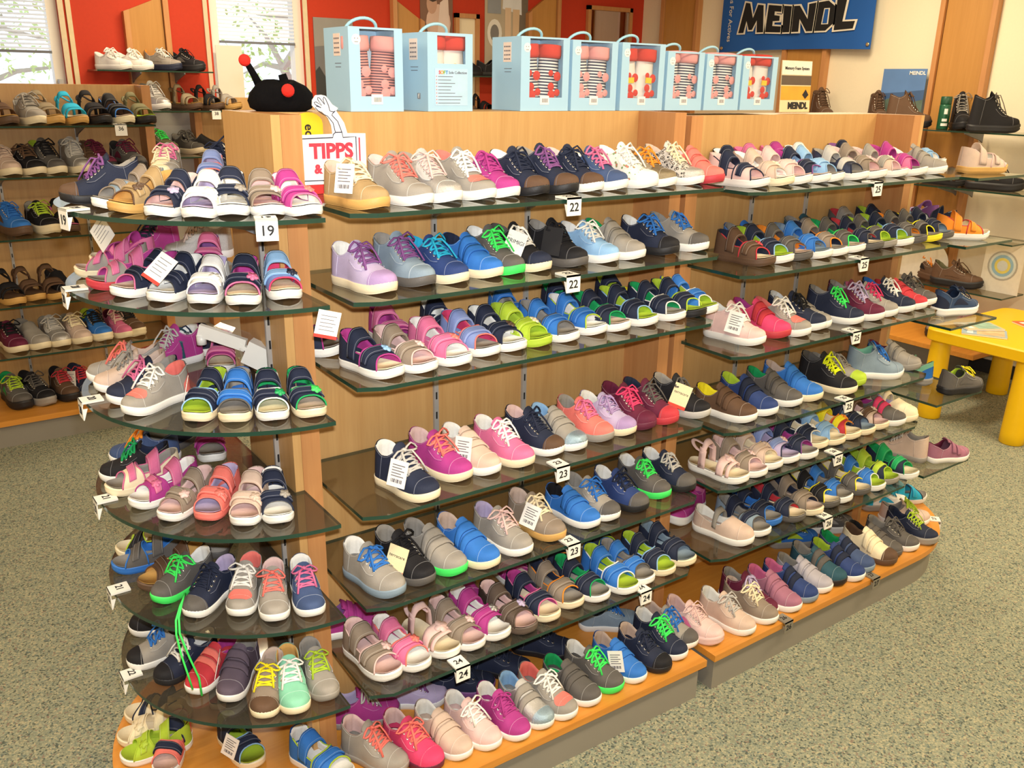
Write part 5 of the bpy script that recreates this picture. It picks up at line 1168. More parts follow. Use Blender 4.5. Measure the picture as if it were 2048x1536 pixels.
('H', -0.2247, 0.579, 1.239, -100.0, 0.1453, 'sil', 'wht', 'wht', 'bge', 'wht', {}, 'silver white boot seen from the side, seventh from left on rounded end second shelf', 'shoes on rounded end second shelf'),
('M', -0.4203, 0.5018, 1.02, -109.2, 0.147, 'gry', 'gry', 'wht', 'cor', 'bge', {}, 'grey shoe with coral bow, first from left on rounded end third shelf', 'shoes on rounded end third shelf'),
('M', -0.4229, 0.4253, 1.02, -95.3, 0.1419, 'bge', 'gry', 'wht', 'gry', 'bge', {}, 'beige shoe with grey straps, second from left on rounded end third shelf', 'shoes on rounded end third shelf'),
('M', -0.4183, 0.3306, 1.02, -81.3, 0.145, 'nvy', 'den', 'wht', 'pnk', 'gry', {}, 'navy shoe with bright pink laces, third from left on rounded end third shelf', 'shoes on rounded end third shelf'),
('M', -0.4075, 0.2451, 1.02, -64.3, 0.1477, 'gry', 'cor', 'wht', 'wht', 'cor', {'c': '1'}, 'grey and coral shoe with long white laces, fourth from left on rounded end third shelf', 'shoes on rounded end third shelf'),
('S', -0.3175, 0.1431, 1.02, -41.2, 0.1457, 'nvy', 'lbl', 'crm', 'nvy', 'lim', {'t': '1'}, 'navy sandal with lime lining and card, sixth from left on rounded end third shelf', 'shoes on rounded end third shelf'),
('S', -0.2568, 0.0984, 1.02, -27.5, 0.1466, 'blu', 'dgr', 'crm', 'blu', 'gry', {}, 'blue sandal with grey footbed, tenth from left on rounded end third shelf', 'shoes on rounded end third shelf'),
('S', -0.19, 0.0674, 1.02, -16.2, 0.1427, 'nvy', 'wht', 'wht', 'nvy', 'grn', {'f': 'grn'}, 'navy sandal with green lining, eleventh from left on rounded end third shelf', 'shoes on rounded end third shelf'),
('S', -0.1215, 0.0445, 1.02, -9.1, 0.1418, 'nvy', 'grn', 'crm', 'nvy', 'grn', {'f': 'neo'}, 'navy sandal with green button, twelfth from left on rounded end third shelf', 'shoes on rounded end third shelf'),
('S', -0.1851, 0.3913, 1.02, -23.1, 0.1416, 'mag', 'pnk', 'wht', 'pnk', 'pur', {}, 'magenta sandal alone in second row, ninth from left on rounded end third shelf', 'shoes on rounded end third shelf'),
('H', -0.3173, 0.4901, 1.02, -70.0, 0.1479, 'mag', 'mag', 'wht', 'sil', 'wht', {}, 'magenta boot with silver laces, fifth from left on rounded end third shelf', 'shoes on rounded end third shelf'),
('L', -0.1755, 0.6252, 1.02, 150.0, 0.1455, 'teal', 'lbl', 'wht', 'nvy', 'gry', {}, 'teal and navy shoe seen from behind, seventh from left on rounded end third shelf', 'shoes on rounded end third shelf'),
('N', -0.1317, 0.6805, 1.02, 160.0, 0.1461, 'nvy', 'nvy', 'wht', 'nvy', 'nvy', {}, 'navy slip-on seen from behind, eighth from left on rounded end third shelf', 'shoes on rounded end third shelf'),
('M', -0.3877, 0.5678, 0.808, -121.2, 0.1496, 'den', 'gry', 'wht', 'org', 'gry', {}, 'blue grey shoe with orange laces, third from left on rounded end fourth shelf', 'shoes on rounded end fourth shelf'),
('M', -0.4284, 0.4768, 0.808, -106.0, 0.1436, 'blk', 'blk', 'wht', 'grn', 'nvy', {}, 'black shoe with green laces, first from left on rounded end fourth shelf', 'shoes on rounded end fourth shelf'),
('S', -0.434, 0.3948, 0.808, -90.1, 0.1502, 'crm', 'pnk', 'crm', 'pnk', 'gry', {}, 'pink sandal with thick cream sole, second from left on rounded end fourth shelf', 'shoes on rounded end fourth shelf'),
('S', -0.4089, 0.3017, 0.808, -76.2, 0.1483, 'mag', 'mag', 'wht', 'pnk', 'wht', {'f': 'pnk'}, 'magenta sandal with crossed straps, fourth from left on rounded end fourth shelf', 'shoes on rounded end fourth shelf'),
('S', -0.3739, 0.2093, 0.808, -57.7, 0.1441, 'tau', 'tau', 'wht', 'tau', 'ppk', {'f': 'ppk'}, 'taupe sandal with pink footbed, sixth from left on rounded end fourth shelf', 'shoes on rounded end fourth shelf'),
('S', -0.3114, 0.166, 0.808, -44.1, 0.1458, 'cor', 'cor', 'cor', 'cor', 'lil', {'f': 'cor'}, 'coral sandal with bead flowers, seventh from left on rounded end fourth shelf', 'shoes on rounded end fourth shelf'),
('S', -0.257, 0.1042, 0.808, -34.6, 0.1459, 'bge', 'bge', 'wht', 'bge', 'ppk', {'f': 'bge'}, 'beige sandal with pink heel, ninth from left on rounded end fourth shelf', 'shoes on rounded end fourth shelf'),
('S', -0.1931, 0.0741, 0.808, -16.8, 0.1454, 'nvy', 'nvy', 'wht', 'nvy', 'wht', {'f': 'gry'}, 'navy sandal with white footbed, tenth from left on rounded end fourth shelf', 'shoes on rounded end fourth shelf'),
('S', -0.2096, 0.4265, 0.808, -15.0, 0.1501, 'mag', 'mag', 'wht', 'mag', 'gry', {'f': 'mag'}, 'magenta sandal alone in second row, eighth from left on rounded end fourth shelf', 'shoes on rounded end fourth shelf'),
('L', -0.2852, 0.5575, 0.808, -60.0, 0.1522, 'nvy', 'nvy', 'dgr', 'nvy', 'nvy', {}, 'dark navy shoe in second row, fifth from left on rounded end fourth shelf', 'shoes on rounded end fourth shelf'),
('S', -0.4087, 0.5294, 0.6, -115.2, 0.1489, 'blk', 'lim', 'crm', 'blk', 'crm', {}, 'black sandal with lime buckle, second from left on rounded end fifth shelf', 'shoes on rounded end fifth shelf'),
('S', -0.4332, 0.4582, 0.6, -103.0, 0.1517, 'dgr', 'blu', 'blu', 'dgr', 'blu', {}, 'grey sandal with bright blue sole, first from left on rounded end fifth shelf', 'shoes on rounded end fifth shelf'),
('S', -0.4065, 0.3453, 0.6, -81.6, 0.1511, 'brn', 'brn', 'brn', 'brn', 'gum', {}, 'brown leather sandal, third from left on rounded end fifth shelf', 'shoes on rounded end fifth shelf'),
('M', -0.3954, 0.2777, 0.6, -70.3, 0.1462, 'dgr', 'dgr', 'neo', 'neo', 'wht', {}, 'dark grey shoe with neon green laces and sole, fifth on rounded end fifth shelf', 'shoes on rounded end fifth shelf'),
('M', -0.3541, 0.1848, 0.6, -56.4, 0.1478, 'nvy', 'dgr', 'wht', 'nvy', 'lil', {'c': '1'}, 'navy shoe with dark toe, sixth from left on rounded end fifth shelf', 'shoes on rounded end fifth shelf'),
('M', -0.2733, 0.1311, 0.6, -34.4, 0.1482, 'gry', 'cor', 'wht', 'wht', 'cor', {'c': '1'}, 'grey shoe with coral toe and white laces, eighth from left on rounded end fifth shelf', 'shoes on rounded end fifth shelf'),
('M', -0.2181, 0.0741, 0.6, -22.2, 0.1456, 'gry', 'gry', 'wht', 'cor', 'ppk', {}, 'grey shoe with coral crossed laces, ninth from left on rounded end fifth shelf', 'shoes on rounded end fifth shelf'),
('M', -0.1488, 0.0484, 0.6, -13.6, 0.1479, 'den', 'den', 'wht', 'pnk', 'wht', {}, 'denim shoe with pink bow, tenth from left on rounded end fifth shelf', 'shoes on rounded end fifth shelf'),
('S', -0.3473, 0.4965, 0.6, -60.0, 0.1515, 'gum', 'tau', 'gum', 'tau', 'gum', {}, 'tan sandal in second row, fourth from left on rounded end fifth shelf', 'shoes on rounded end fifth shelf'),
('L', -0.1615, 0.514, 0.6, 150.0, 0.1517, 'gry', 'gry', 'dgr', 'lim', 'gry', {}, 'grey shoe with lime lace, seventh from left on rounded end fifth shelf', 'shoes on rounded end fifth shelf'),
('J', -0.4036, 0.54, 0.389, -115.6, 0.1501, 'blk', 'blk', 'wht', 'blk', 'brn', {}, 'black leather strap shoe, second from left on rounded end sixth shelf', 'shoes on rounded end sixth shelf'),
('M', -0.4401, 0.4026, 0.389, -93.6, 0.1517, 'gry', 'blk', 'wht', 'blu', 'gry', {'c': '1'}, 'grey shoe with navy toe and blue laces, first from left on rounded end sixth shelf', 'shoes on rounded end sixth shelf'),
('M', -0.4063, 0.3067, 0.389, -77.2, 0.1485, 'nvy', 'blk', 'blk', 'wht', 'wht', {'c': '1'}, 'navy shoe with black toe and white laces, third from left on rounded end sixth shelf', 'shoes on rounded end sixth shelf'),
('W', -0.3579, 0.2316, 0.389, -57.9, 0.1493, 'red', 'red', 'wht', 'cor', 'mag', {}, 'red shoe with two coral straps, fourth from left on rounded end sixth shelf', 'shoes on rounded end sixth shelf'),
('V', -0.3048, 0.1621, 0.389, -40.8, 0.156, 'plm', 'dgr', 'wht', 'plm', 'gry', {'t': '1'}, 'plum grey shoe with two straps, fifth from left on rounded end sixth shelf', 'shoes on rounded end sixth shelf'),
('M', -0.261, 0.0723, 0.389, -32.9, 0.1516, 'tau', 'brn', 'crm', 'yel', 'bge', {'c': '1'}, 'taupe shoe with bright yellow laces, sixth from left on rounded end sixth shelf', 'shoes on rounded end sixth shelf'),
('M', -0.1973, 0.0447, 0.389, -15.2, 0.1563, 'mnt', 'mnt', 'crm', 'wht', 'gum', {}, 'mint green shoe with white laces, seventh from left on rounded end sixth shelf', 'shoes on rounded end sixth shelf'),
('M', -0.1255, 0.0474, 0.389, -6.5, 0.1499, 'gry', 'gry', 'gry', 'lim', 'gry', {}, 'light grey shoe with lime laces, eighth from left on rounded end sixth shelf', 'shoes on rounded end sixth shelf'),
('S', -0.431, 0.5892, 0.125, -123.8, 0.1591, 'crm', 'nvy', 'crm', 'nvy', 'crm', {}, 'cream sandal with navy strap, third from left on rounded end base', 'shoes on rounded end base'),
('S', -0.4669, 0.5108, 0.125, -111.4, 0.1558, 'crm', 'crm', 'crm', 'crm', 'crm', {'f': 'crm'}, 'cream sandal with flower, first from left on rounded end base', 'shoes on rounded end base'),
('S', -0.4773, 0.4377, 0.125, -101.3, 0.1552, 'lim', 'lim', 'wht', 'lim', 'lim', {'f': 'lim'}, 'lime sandal with flower, second from left on rounded end base', 'shoes on rounded end base'),
('S', -0.2456, 0.3162, 0.125, -18.4, 0.1516, 'dgr', 'teal', 'wht', 'nvy', 'gry', {}, 'dark sandal with grey footbed, sixth from left on rounded end base', 'shoes on rounded end base'),
('S', -0.2269, 0.2388, 0.125, 10.0, 0.158, 'nvy', 'lbl', 'crm', 'nvy', 'lim', {'t': '1'}, 'navy sandal with lime lining and card, seventh from left on rounded end base', 'shoes on rounded end base'),
('S', -0.4174, 0.3307, 0.125, -35.0, 0.1551, 'cor', 'cor', 'wht', 'nvy', 'ppk', {}, 'coral sandal cut by frame, fourth from left on rounded end base', 'shoes on rounded end base'),
('J', -0.1821, 0.634, 0.125, 160.0, 0.1586, 'nvy', 'nvy', 'wht', 'nvy', 'ppk', {}, 'navy ballet shoe with pink lining, fifth from left on rounded end base', 'shoes on rounded end base'),
('S', 2.2711, 0.0683, 1.368, 70.0, 0.1771, 'bge', 'ppk', 'gum', 'bge', 'wht', {}, 'beige sandal with shiny stud, third from left on far right end top shelf', 'shoes on far right end top shelf'),
('S', 2.275, 0.2736, 1.368, 15.0, 0.1722, 'lbl', 'lbl', 'wht', 'lbl', 'wht', {}, 'pale blue sandal, second from left on far right end top shelf', 'shoes on far right end top shelf'),
('S', 2.275, 0.5, 1.368, 60.0, 0.1792, 'tur', 'lbl', 'wht', 'tur', 'tur', {}, 'turquoise sandal, first from left on far right end top shelf', 'shoes on far right end top shelf'),
('S', 2.1248, 0.3131, 1.162, -160.0, 0.1749, 'nvy', 'nvy', 'wht', 'nvy', 'wht', {}, 'navy and white sandal seen from behind, second from left on far right end second shelf', 'shoes on far right end second shelf'),
('S', 2.2049, 0.0472, 1.162, 50.0, 0.17, 'org', 'red', 'wht', 'org', 'crm', {}, 'orange strapped sandal, third from left on far right end second shelf', 'shoes on far right end second shelf'),
('S', 2.3054, 0.438, 1.162, 170.0, 0.1698, 'pur', 'lil', 'wht', 'pur', 'pur', {}, 'purple sandal, first from left on far right end second shelf', 'shoes on far right end second shelf'),
('T', 2.275, 0.0802, 0.903, 75.0, 0.1799, 'nvt', 'nvy', 'wht', 'nvy', 'nvy', {}, 'navy trainer with chunky white sole, second from left on far right end third shelf', 'shoes on far right end third shelf'),
('S', 2.275, 0.2862, 0.903, 60.0, 0.1795, 'red', 'nvy', 'gry', 'nvy', 'red', {}, 'red and navy sandal, first from left on far right end third shelf', 'shoes on far right end third shelf'),
('T', 2.1309, 0.2996, 0.644, -170.0, 0.1779, 'mnt', 'blu', 'gry', 'blk', 'gry', {}, 'green and blue trainer seen from behind, first from left on far right end fourth shelf', 'shoes on far right end fourth shelf'),
('T', 2.275, 0.0136, 0.644, 75.0, 0.1761, 'dgr', 'dgr', 'blk', 'yel', 'lim', {}, 'dark grey trainer with lime lining, third from left on far right end fourth shelf', 'shoes on far right end fourth shelf'),
('L', 2.0959, 0.1641, 0.644, 30.0, 0.1783, 'wht', 'blu', 'wht', 'wht', 'gry', {}, 'white sole shoe half hidden, second from left on far right end fourth shelf', 'shoes on far right end fourth shelf'),
('T', 2.0245, 0.3155, 0.39, -150.0, 0.1731, 'dgr', 'gbl', 'wht', 'dgr', 'gry', {}, 'dark grey shoe seen from behind, first from left on far right end fifth shelf', 'shoes on far right end fifth shelf'),
('H', 2.0597, 0.2335, 0.39, -165.0, 0.1786, 'bge', 'sil', 'gry', 'sil', 'gry', {}, 'beige boot with silver loop, second from left on far right end fifth shelf', 'shoes on far right end fifth shelf'),
('W', 2.275, 0.01, 0.39, 70.0, 0.1698, 'ros', 'ros', 'wht', 'ros', 'bur', {}, 'dusty pink strap shoe, third from left on far right end fifth shelf', 'shoes on far right end fifth shelf'),
('O', -0.1953, 3.03, 1.405, 14.5, 0.2602, 'brn', 'brn', 'brn', 'brn', 'gum', {}, 'dark brown sandal, first from left on rear left unit top shelf', 'shoes on rear left unit top shelf'),
('L', -0.089, 3.03, 1.405, 8.2, 0.2615, 'gry', 'dgr', 'crm', 'gry', 'gry', {}, 'grey canvas shoe with pale sole, second from left on rear left unit top shelf', 'shoes on rear left unit top shelf'),
('O', -0.0157, 3.03, 1.405, 14.1, 0.2611, 'brz', 'tan', 'gum', 'brz', 'gum', {}, 'bronze strappy sandal, third from left on rear left unit top shelf', 'shoes on rear left unit top shelf'),
('O', 0.0797, 3.03, 1.405, 9.9, 0.253, 'tur', 'tur', 'gum', 'tur', 'crm', {}, 'turquoise strap sandal, fourth from left on rear left unit top shelf', 'shoes on rear left unit top shelf'),
('O', 0.1774, 3.03, 1.405, 10.9, 0.2626, 'blk', 'yel', 'blk', 'blk', 'brn', {}, 'black sandal with yellow strap, fifth from left on rear left unit top shelf', 'shoes on rear left unit top shelf'),
('S', 0.2781, 3.03, 1.405, 12.9, 0.2529, 'blk', 'blu', 'crm', 'blk', 'brn', {}, 'black sandal with blue pads and white sole, sixth on rear left unit top shelf', 'shoes on rear left unit top shelf'),
('O', 0.3723, 3.03, 1.405, 11.3, 0.2516, 'olv', 'lim', 'blk', 'olv', 'lim', {}, 'olive sandal with lime lining, seventh from left on rear left unit top shelf', 'shoes on rear left unit top shelf'),
('L', -0.2186, 3.03, 1.193, 7.5, 0.2489, 'bge', 'bge', 'crm', 'bge', 'bge', {}, 'beige sneaker, first from left on rear left unit second shelf', 'shoes on rear left unit second shelf'),
('L', -0.1158, 3.03, 1.193, 15.3, 0.2517, 'blk', 'blk', 'crm', 'brn', 'brn', {}, 'black sneaker with pale sole, second from left on rear left unit second shelf', 'shoes on rear left unit second shelf'),
('H', -0.0314, 3.03, 1.193, 16.4, 0.2512, 'dgr', 'brn', 'crm', 'blk', 'lim', {}, 'dark grey high sneaker, third from left on rear left unit second shelf', 'shoes on rear left unit second shelf'),
('H', 0.0712, 3.03, 1.193, 9.7, 0.2552, 'sil', 'sil', 'crm', 'sil', 'gry', {}, 'silver high sneaker, fourth from left on rear left unit second shelf', 'shoes on rear left unit second shelf'),
('T', 0.1259, 3.03, 1.193, 8.9, 0.2531, 'brn', 'blk', 'blk', 'brn', 'blk', {}, 'dark brown trainer, fifth from left on rear left unit second shelf', 'shoes on rear left unit second shelf'),
('T', 0.1808, 3.03, 1.193, 16.6, 0.2609, 'bur', 'red', 'blk', 'bur', 'bur', {}, 'burgundy trainer, sixth from left on rear left unit second shelf', 'shoes on rear left unit second shelf'),
('T', 0.3119, 3.03, 1.193, 15.1, 0.257, 'dgr', 'bur', 'blk', 'bur', 'blk', {}, 'dark floral trainer, seventh from left on rear left unit second shelf', 'shoes on rear left unit second shelf'),
('T', -0.2107, 3.03, 0.93, 16.1, 0.2617, 'blu', 'brn', 'brn', 'blu', 'olv', {}, 'blue patterned trainer, first from left on rear left unit third shelf', 'shoes on rear left unit third shelf'),
('T', -0.0966, 3.03, 0.93, 12.5, 0.2584, 'blk', 'blk', 'crm', 'lim', 'gry', {}, 'black trainer with lime lining, second from left on rear left unit third shelf', 'shoes on rear left unit third shelf'),
('O', -0.0205, 3.03, 0.93, 7.5, 0.2586, 'pnk', 'blk', 'brn', 'blk', 'pnk', {}, 'pink and black sandal, third from left on rear left unit third shelf', 'shoes on rear left unit third shelf'),
('O', -0.2868, 2.99, 0.634, 11.5, 0.2589, 'blk', 'blk', 'gum', 'blk', 'brn', {}, 'black strap sandal with tan sole, first from left on rear left unit fourth shelf', 'shoes on rear left unit fourth shelf'),
('O', -0.1967, 3.0292, 0.634, 13.4, 0.2517, 'brn', 'brn', 'gum', 'brn', 'brn', {}, 'brown crossed sandal, second from left on rear left unit fourth shelf', 'shoes on rear left unit fourth shelf'),
('O', -0.1103, 2.9999, 0.634, 7.5, 0.2615, 'brn', 'brn', 'gum', 'brn', 'brn', {}, 'brown two strap sandal, third from left on rear left unit fourth shelf', 'shoes on rear left unit fourth shelf'),
('N', -0.0721, 3.03, 0.634, 8.3, 0.2546, 'blk', 'blk', 'blk', 'blk', 'blk', {}, 'black patent shoe, fourth from left on rear left unit fourth shelf', 'shoes on rear left unit fourth shelf'),
('L', -0.304, 3.03, 0.404, 10.4, 0.2519, 'bur', 'bur', 'crm', 'blk', 'blk', {}, 'dark burgundy shoe, first from left on rear left unit fifth shelf', 'shoes on rear left unit fifth shelf'),
('N', -0.2084, 3.03, 0.404, 14.4, 0.2623, 'gry', 'gry', 'crm', 'gry', 'gry', {}, 'grey slip-on shoe, second from left on rear left unit fifth shelf', 'shoes on rear left unit fifth shelf'),
('L', -0.1273, 3.03, 0.404, 9.6, 0.2574, 'sil', 'sil', 'crm', 'sil', 'gry', {}, 'pale silver sneaker, third from left on rear left unit fifth shelf', 'shoes on rear left unit fifth shelf'),
('L', -0.0327, 3.03, 0.404, 10.0, 0.2559, 'bge', 'bge', 'crm', 'crm', 'gry', {}, 'peach pink sneaker, fourth from left on rear left unit fifth shelf', 'shoes on rear left unit fifth shelf'),
('T', 0.0605, 3.03, 0.404, 10.9, 0.2499, 'blu', 'dgr', 'crm', 'blk', 'lim', {}, 'blue trainer with lime heel, fifth from left on rear left unit fifth shelf', 'shoes on rear left unit fifth shelf'),
('L', 0.1555, 3.03, 0.404, 8.6, 0.2505, 'pnk', 'pnk', 'crm', 'ppk', 'bur', {}, 'metallic rose sneaker, sixth from left on rear left unit fifth shelf', 'shoes on rear left unit fifth shelf'),
('T', 0.2165, 3.03, 0.404, 16.1, 0.255, 'brn', 'brn', 'crm', 'blk', 'yel', {}, 'dark brown sneaker, seventh from left on rear left unit fifth shelf', 'shoes on rear left unit fifth shelf'),
('T', -0.3267, 3.03, 0.13, 9.2, 0.2663, 'dgr', 'grn', 'blk', 'lim', 'grn', {}, 'dark trainer with green mesh, first from left on rear left unit base', 'shoes on rear left unit base'),
('T', -0.2216, 3.03, 0.13, 17.0, 0.2592, 'blk', 'dgr', 'gry', 'dgr', 'blk', {}, 'black trainer, second from left on rear left unit base', 'shoes on rear left unit base'),
('T', -0.1227, 3.03, 0.13, 8.4, 0.2552, 'brn', 'brn', 'blk', 'red', 'blk', {}, 'brown trainer with red lining, third from left on rear left unit base', 'shoes on rear left unit base'),
('T', -0.0411, 3.03, 0.13, 7.9, 0.2575, 'nvy', 'nvy', 'gry', 'red', 'nvy', {'t': '1'}, 'navy trainer with price card, fourth from left on rear left unit base', 'shoes on rear left unit base'),
('L', 0.56, 4.12, 1.645, 38.0, 0.2292, 'wht', 'wht', 'wht', 'wht', 'wht', {}, 'white sneaker with black heel, first from left on back wall upper shelf', 'shoes on back wall upper shelf'),
('L', 0.6759, 4.12, 1.645, 38.0, 0.2313, 'wht', 'wht', 'wht', 'wht', 'wht', {}, 'white sneaker with grey toe, second from left on back wall upper shelf', 'shoes on back wall upper shelf'),
('T', 0.8319, 4.12, 1.645, 38.0, 0.2316, 'gry', 'gry', 'nvy', 'wht', 'org', {}, 'grey running shoe, third from left on back wall upper shelf', 'shoes on back wall upper shelf'),
('T', 0.9668, 4.12, 1.645, 38.0, 0.236, 'blk', 'dgr', 'blk', 'blk', 'blk', {}, 'black leather trainer, fourth from left on back wall upper shelf', 'shoes on back wall upper shelf'),
('H', 0.7038, 4.0, 1.435, 15.0, 0.2558, 'sil', 'sil', 'wht', 'sil', 'gry', {}, 'champagne sequin high sneaker, first from left on back wall lower shelf', 'shoes on back wall lower shelf'),
('O', 0.8868, 4.0, 1.435, 22.0, 0.2537, 'brz', 'brz', 'brn', 'brz', 'gum', {}, 'bronze strappy sandal, second from left on back wall lower shelf', 'shoes on back wall lower shelf'),
('O', 1.0175, 4.0, 1.435, 25.0, 0.2487, 'blk', 'blk', 'brn', 'blk', 'gum', {}, 'black strappy sandal, third from left on back wall lower shelf', 'shoes on back wall lower shelf'),
('O', 1.1218, 4.0, 1.435, 28.0, 0.2487, 'gry', 'gry', 'gum', 'gry', 'gum', {}, 'pale strap sandal, fourth from left on back wall lower shelf', 'shoes on back wall lower shelf'),
('T', 0.7137, 3.95, 1.19, 20.0, 0.2604, 'olv', 'blk', 'blk', 'neo', 'olv', {}, 'olive trainer with green laces, first from left on back wall bottom shelf', 'shoes on back wall bottom shelf'),
('L', 0.8618, 3.95, 1.19, 20.0, 0.2581, 'dgr', 'dgr', 'crm', 'dgr', 'gry', {}, 'dark grey canvas shoe, second from left on back wall bottom shelf', 'shoes on back wall bottom shelf'),
('N', 1.0099, 3.95, 1.19, 60.0, 0.2575, 'blk', 'blk', 'crm', 'blk', 'wht', {}, 'black loafer with pale sole, third from left on back wall bottom shelf', 'shoes on back wall bottom shelf'),
('B', 4.42, 1.9187, 1.4, -40.0, 0.2532, 'brn', 'brn', 'blk', 'brn', 'brn', {}, 'brown hiking boot facing forward, second from left on right wall top shelf', 'shoes on right wall top shelf'),
('B', 4.42, 1.6028, 1.4, 35.0, 0.2565, 'brn', 'brn', 'blk', 'brn', 'brn', {}, 'brown hiking boot pointing right, third from left on right wall top shelf', 'shoes on right wall top shelf'),
('B', 4.42, 2.3064, 1.4, -30.0, 0.2673, 'brn', 'brn', 'blk', 'brn', 'brn', {}, 'brown boot with loose laces, first from left on right wall top shelf', 'shoes on right wall top shelf'),
('B', 4.42, 1.4059, 1.4, -50.0, 0.2542, 'blk', 'gry', 'blk', 'gry', 'blk', {}, 'black trekking boot, fourth from left on right wall top shelf', 'shoes on right wall top shelf'),
('B', 4.42, 1.0938, 1.4, 40.0, 0.2601, 'blk', 'dgr', 'blk', 'dgr', 'blk', {}, 'black trekking boot with grey stripes, fifth from left on right wall top shelf', 'shoes on right wall top shelf'),
('T', 4.42, 1.0088, 1.09, 15.0, 0.2923, 'blk', 'brn', 'blk', 'blk', 'blk', {}, 'dark trail shoe, second from left on right wall second shelf', 'shoes on right wall second shelf'),
('O', 4.42, 1.3088, 1.09, 0.0, 0.2963, 'brn', 'brn', 'blk', 'brn', 'brn', {}, 'brown outdoor sandal, first from left on right wall second shelf', 'shoes on right wall second shelf'),
('T', 4.42, 1.1317, 0.52, 10.0, 0.2851, 'brn', 'brn', 'blk', 'brn', 'olv', {}, 'brown trekking shoe, second from left on right wall fourth shelf', 'shoes on right wall fourth shelf'),
('T', 4.42, 1.3614, 0.52, -20.0, 0.286, 'brn', 'blk', 'brn', 'org', 'brn', {}, 'brown trail shoe with orange card, first from left on right wall fourth shelf', 'shoes on right wall fourth shelf'),
('T', 4.1, 1.1832, 0.26, -60.0, 0.2856, 'tau', 'brn', 'blk', 'crm', 'yel', {}, 'tan hiking shoe with yellow collar, first from left on right wall base', 'shoes on right wall base'),
('T', 4.1, 1.004, 0.26, -60.0, 0.2883, 'red', 'blk', 'blk', 'red', 'red', {}, 'red hiking shoe, second from left on right wall base', 'shoes on right wall base'),
]

for k, s in enumerate(SHOES): shoe(k, *s)

# long loose lace ends that hang or stick out
def loose_lace(part_of, pts, r, col):
    for o in COL.objects:
        if o.parent is None and o.get('label', '').startswith(part_of):
            c = sum((Vector(p) for p in pts), Vector()) / len(pts)
            b = MB().tube(pts, r, 6, flat=.7)
            q = b.build('loose_lace', smat(col, 'K'), o, True)
            o_m = Matrix.LocRotScale(o.location, o.rotation_euler, o.scale)
            q.matrix_parent_inverse = o_m.inverted()
            return
loose_lace('dark grey shoe with neon green laces and sole, ', [(-.345, .215, .640), (-.365, .178, .640), (-.380, .160, .622), (-.384, .152, .596), (-.380, .150, .55), (-.372, .150, .50), (-.366, .152, .462)], .0021, 'neo')
loose_lace('dark grey shoe with neon green laces and sole, ', [(-.345, .215, .642), (-.360, .182, .644), (-.374, .160, .626), (-.378, .150, .598), (-.366, .148, .54), (-.352, .150, .485), (-.350, .152, .44)], .0021, 'neo')
loose_lace('navy boot with raised lace end', [(-.075, .71, 1.45), (-.05, .70, 1.475), (-.01, .70, 1.51)], .003, 'nvy')

# ------------------------------------------------------------------ size signs
def size_sign(x, y, z, txt, rz, label, mat=WHITEP, tw=.036, th=.036):
    o = tag(empty('size_sign', (x, y, z), rz), label, 'size sign', 'shelf size signs')
    b = MB()
    b.box((-tw / 2, -.0105, -th + .004), (tw / 2, -.009, .0045)); b.box((-tw / 2, -.0105, .0005), (tw / 2, .030, .0045))
    b.build('plate', mat, o)
    g = MB()
    for sx in (-tw / 2, tw / 2 - .0015):
        g.add([(sx, -.009, -th + .004), (sx + .0015, -.009, -th + .004), (sx, -.009, -.009), (sx + .0015, -.009, -.009), (sx, -.001, -.009), (sx + .0015, -.001, -.009)],
              [(0, 1, 3, 2), (2, 3, 5, 4), (0, 4, 5, 1), (0, 2, 4), (1, 5, 3)])
    g.build('side_wing', mat, o)
    if txt:
        text('number', txt, .024, INK, o, Matrix.Translation((0, -.0109, -.0155)) @ UPR, .0003)
        text('number', txt, .020, INK, o, Matrix.Translation((0, .011, .0048)), .0003)
    return o
SG = [(.43, 0, 1.396, '22', 'white size sign 22 on the top middle shelf'), (.436, 0, 1.238, '22', 'white size sign 22 on the second middle shelf'), (.429, 0, .81, '23', 'white size sign 23 on the fourth middle shelf'),
      (.471, 0, .603, '23', 'white size sign 23 on the fifth middle shelf'), (.167, 0, .391, '24', 'white size sign 24 below the sling sandal'), (.718, 0, .391, '24', 'white size sign 24 at the right of the sixth middle shelf'),
      (1.466, 0, 1.378, '25', 'white size sign 25 on the top right shelf'), (1.455, 0, 1.176, '25', 'white size sign 25 on the second right shelf'), (1.47, 0, .968, '25', 'white size sign 25 on the third right shelf'),
      (1.483, 0, .76, '25', 'white size sign 25 on the fourth right shelf'), (1.47, 0, .595, '26', 'white size sign 26 on the fifth right shelf'), (1.468, 0, .386, '26', 'white size sign 26 on the sixth right shelf')]
for (x, y, z, t_, lb) in SG: size_sign(x, y, z, t_, 0, lb)
METALS = surf('dull_metal_sign', '#8f897c', .4, .3)
size_sign(1.266, -.05, .125, '26', 0, 'metal size sign on the right plinth below the taupe shoe', METALS)
size_sign(1.702, -.05, .125, '27', 0, 'metal size sign nearer the rounded right corner of the plinth', METALS)
def esign(i, ang, txt, lb, rad=.36, cx=-.09, z=None):
    a = math.radians(ang)
    size_sign(cx + rad * math.cos(a), .38 + rad * math.sin(a), z if z else ZE[i], txt, a + PI / 2, lb)
esign(0, 254, '19', 'white size sign 19 on the top rounded shelf')
esign(0, 192, '19', 'white size sign at the left rim of the top rounded shelf')
esign(1, 181, '20', 'white size sign at the left rim of the second rounded shelf')
esign(2, 181, '20', 'white size sign at the left rim of the third rounded shelf')
esign(3, 181, '21', 'white size sign at the left rim of the fourth rounded shelf')
esign(4, 181, '21', 'white size sign 21 at the left rim of the fifth rounded shelf')
esign(5, 181, '22', 'white size sign at the left rim of the sixth rounded shelf')
esign(0, -48, '27', 'white size sign at the round right plinth', rad=.43, cx=1.97, z=.125)
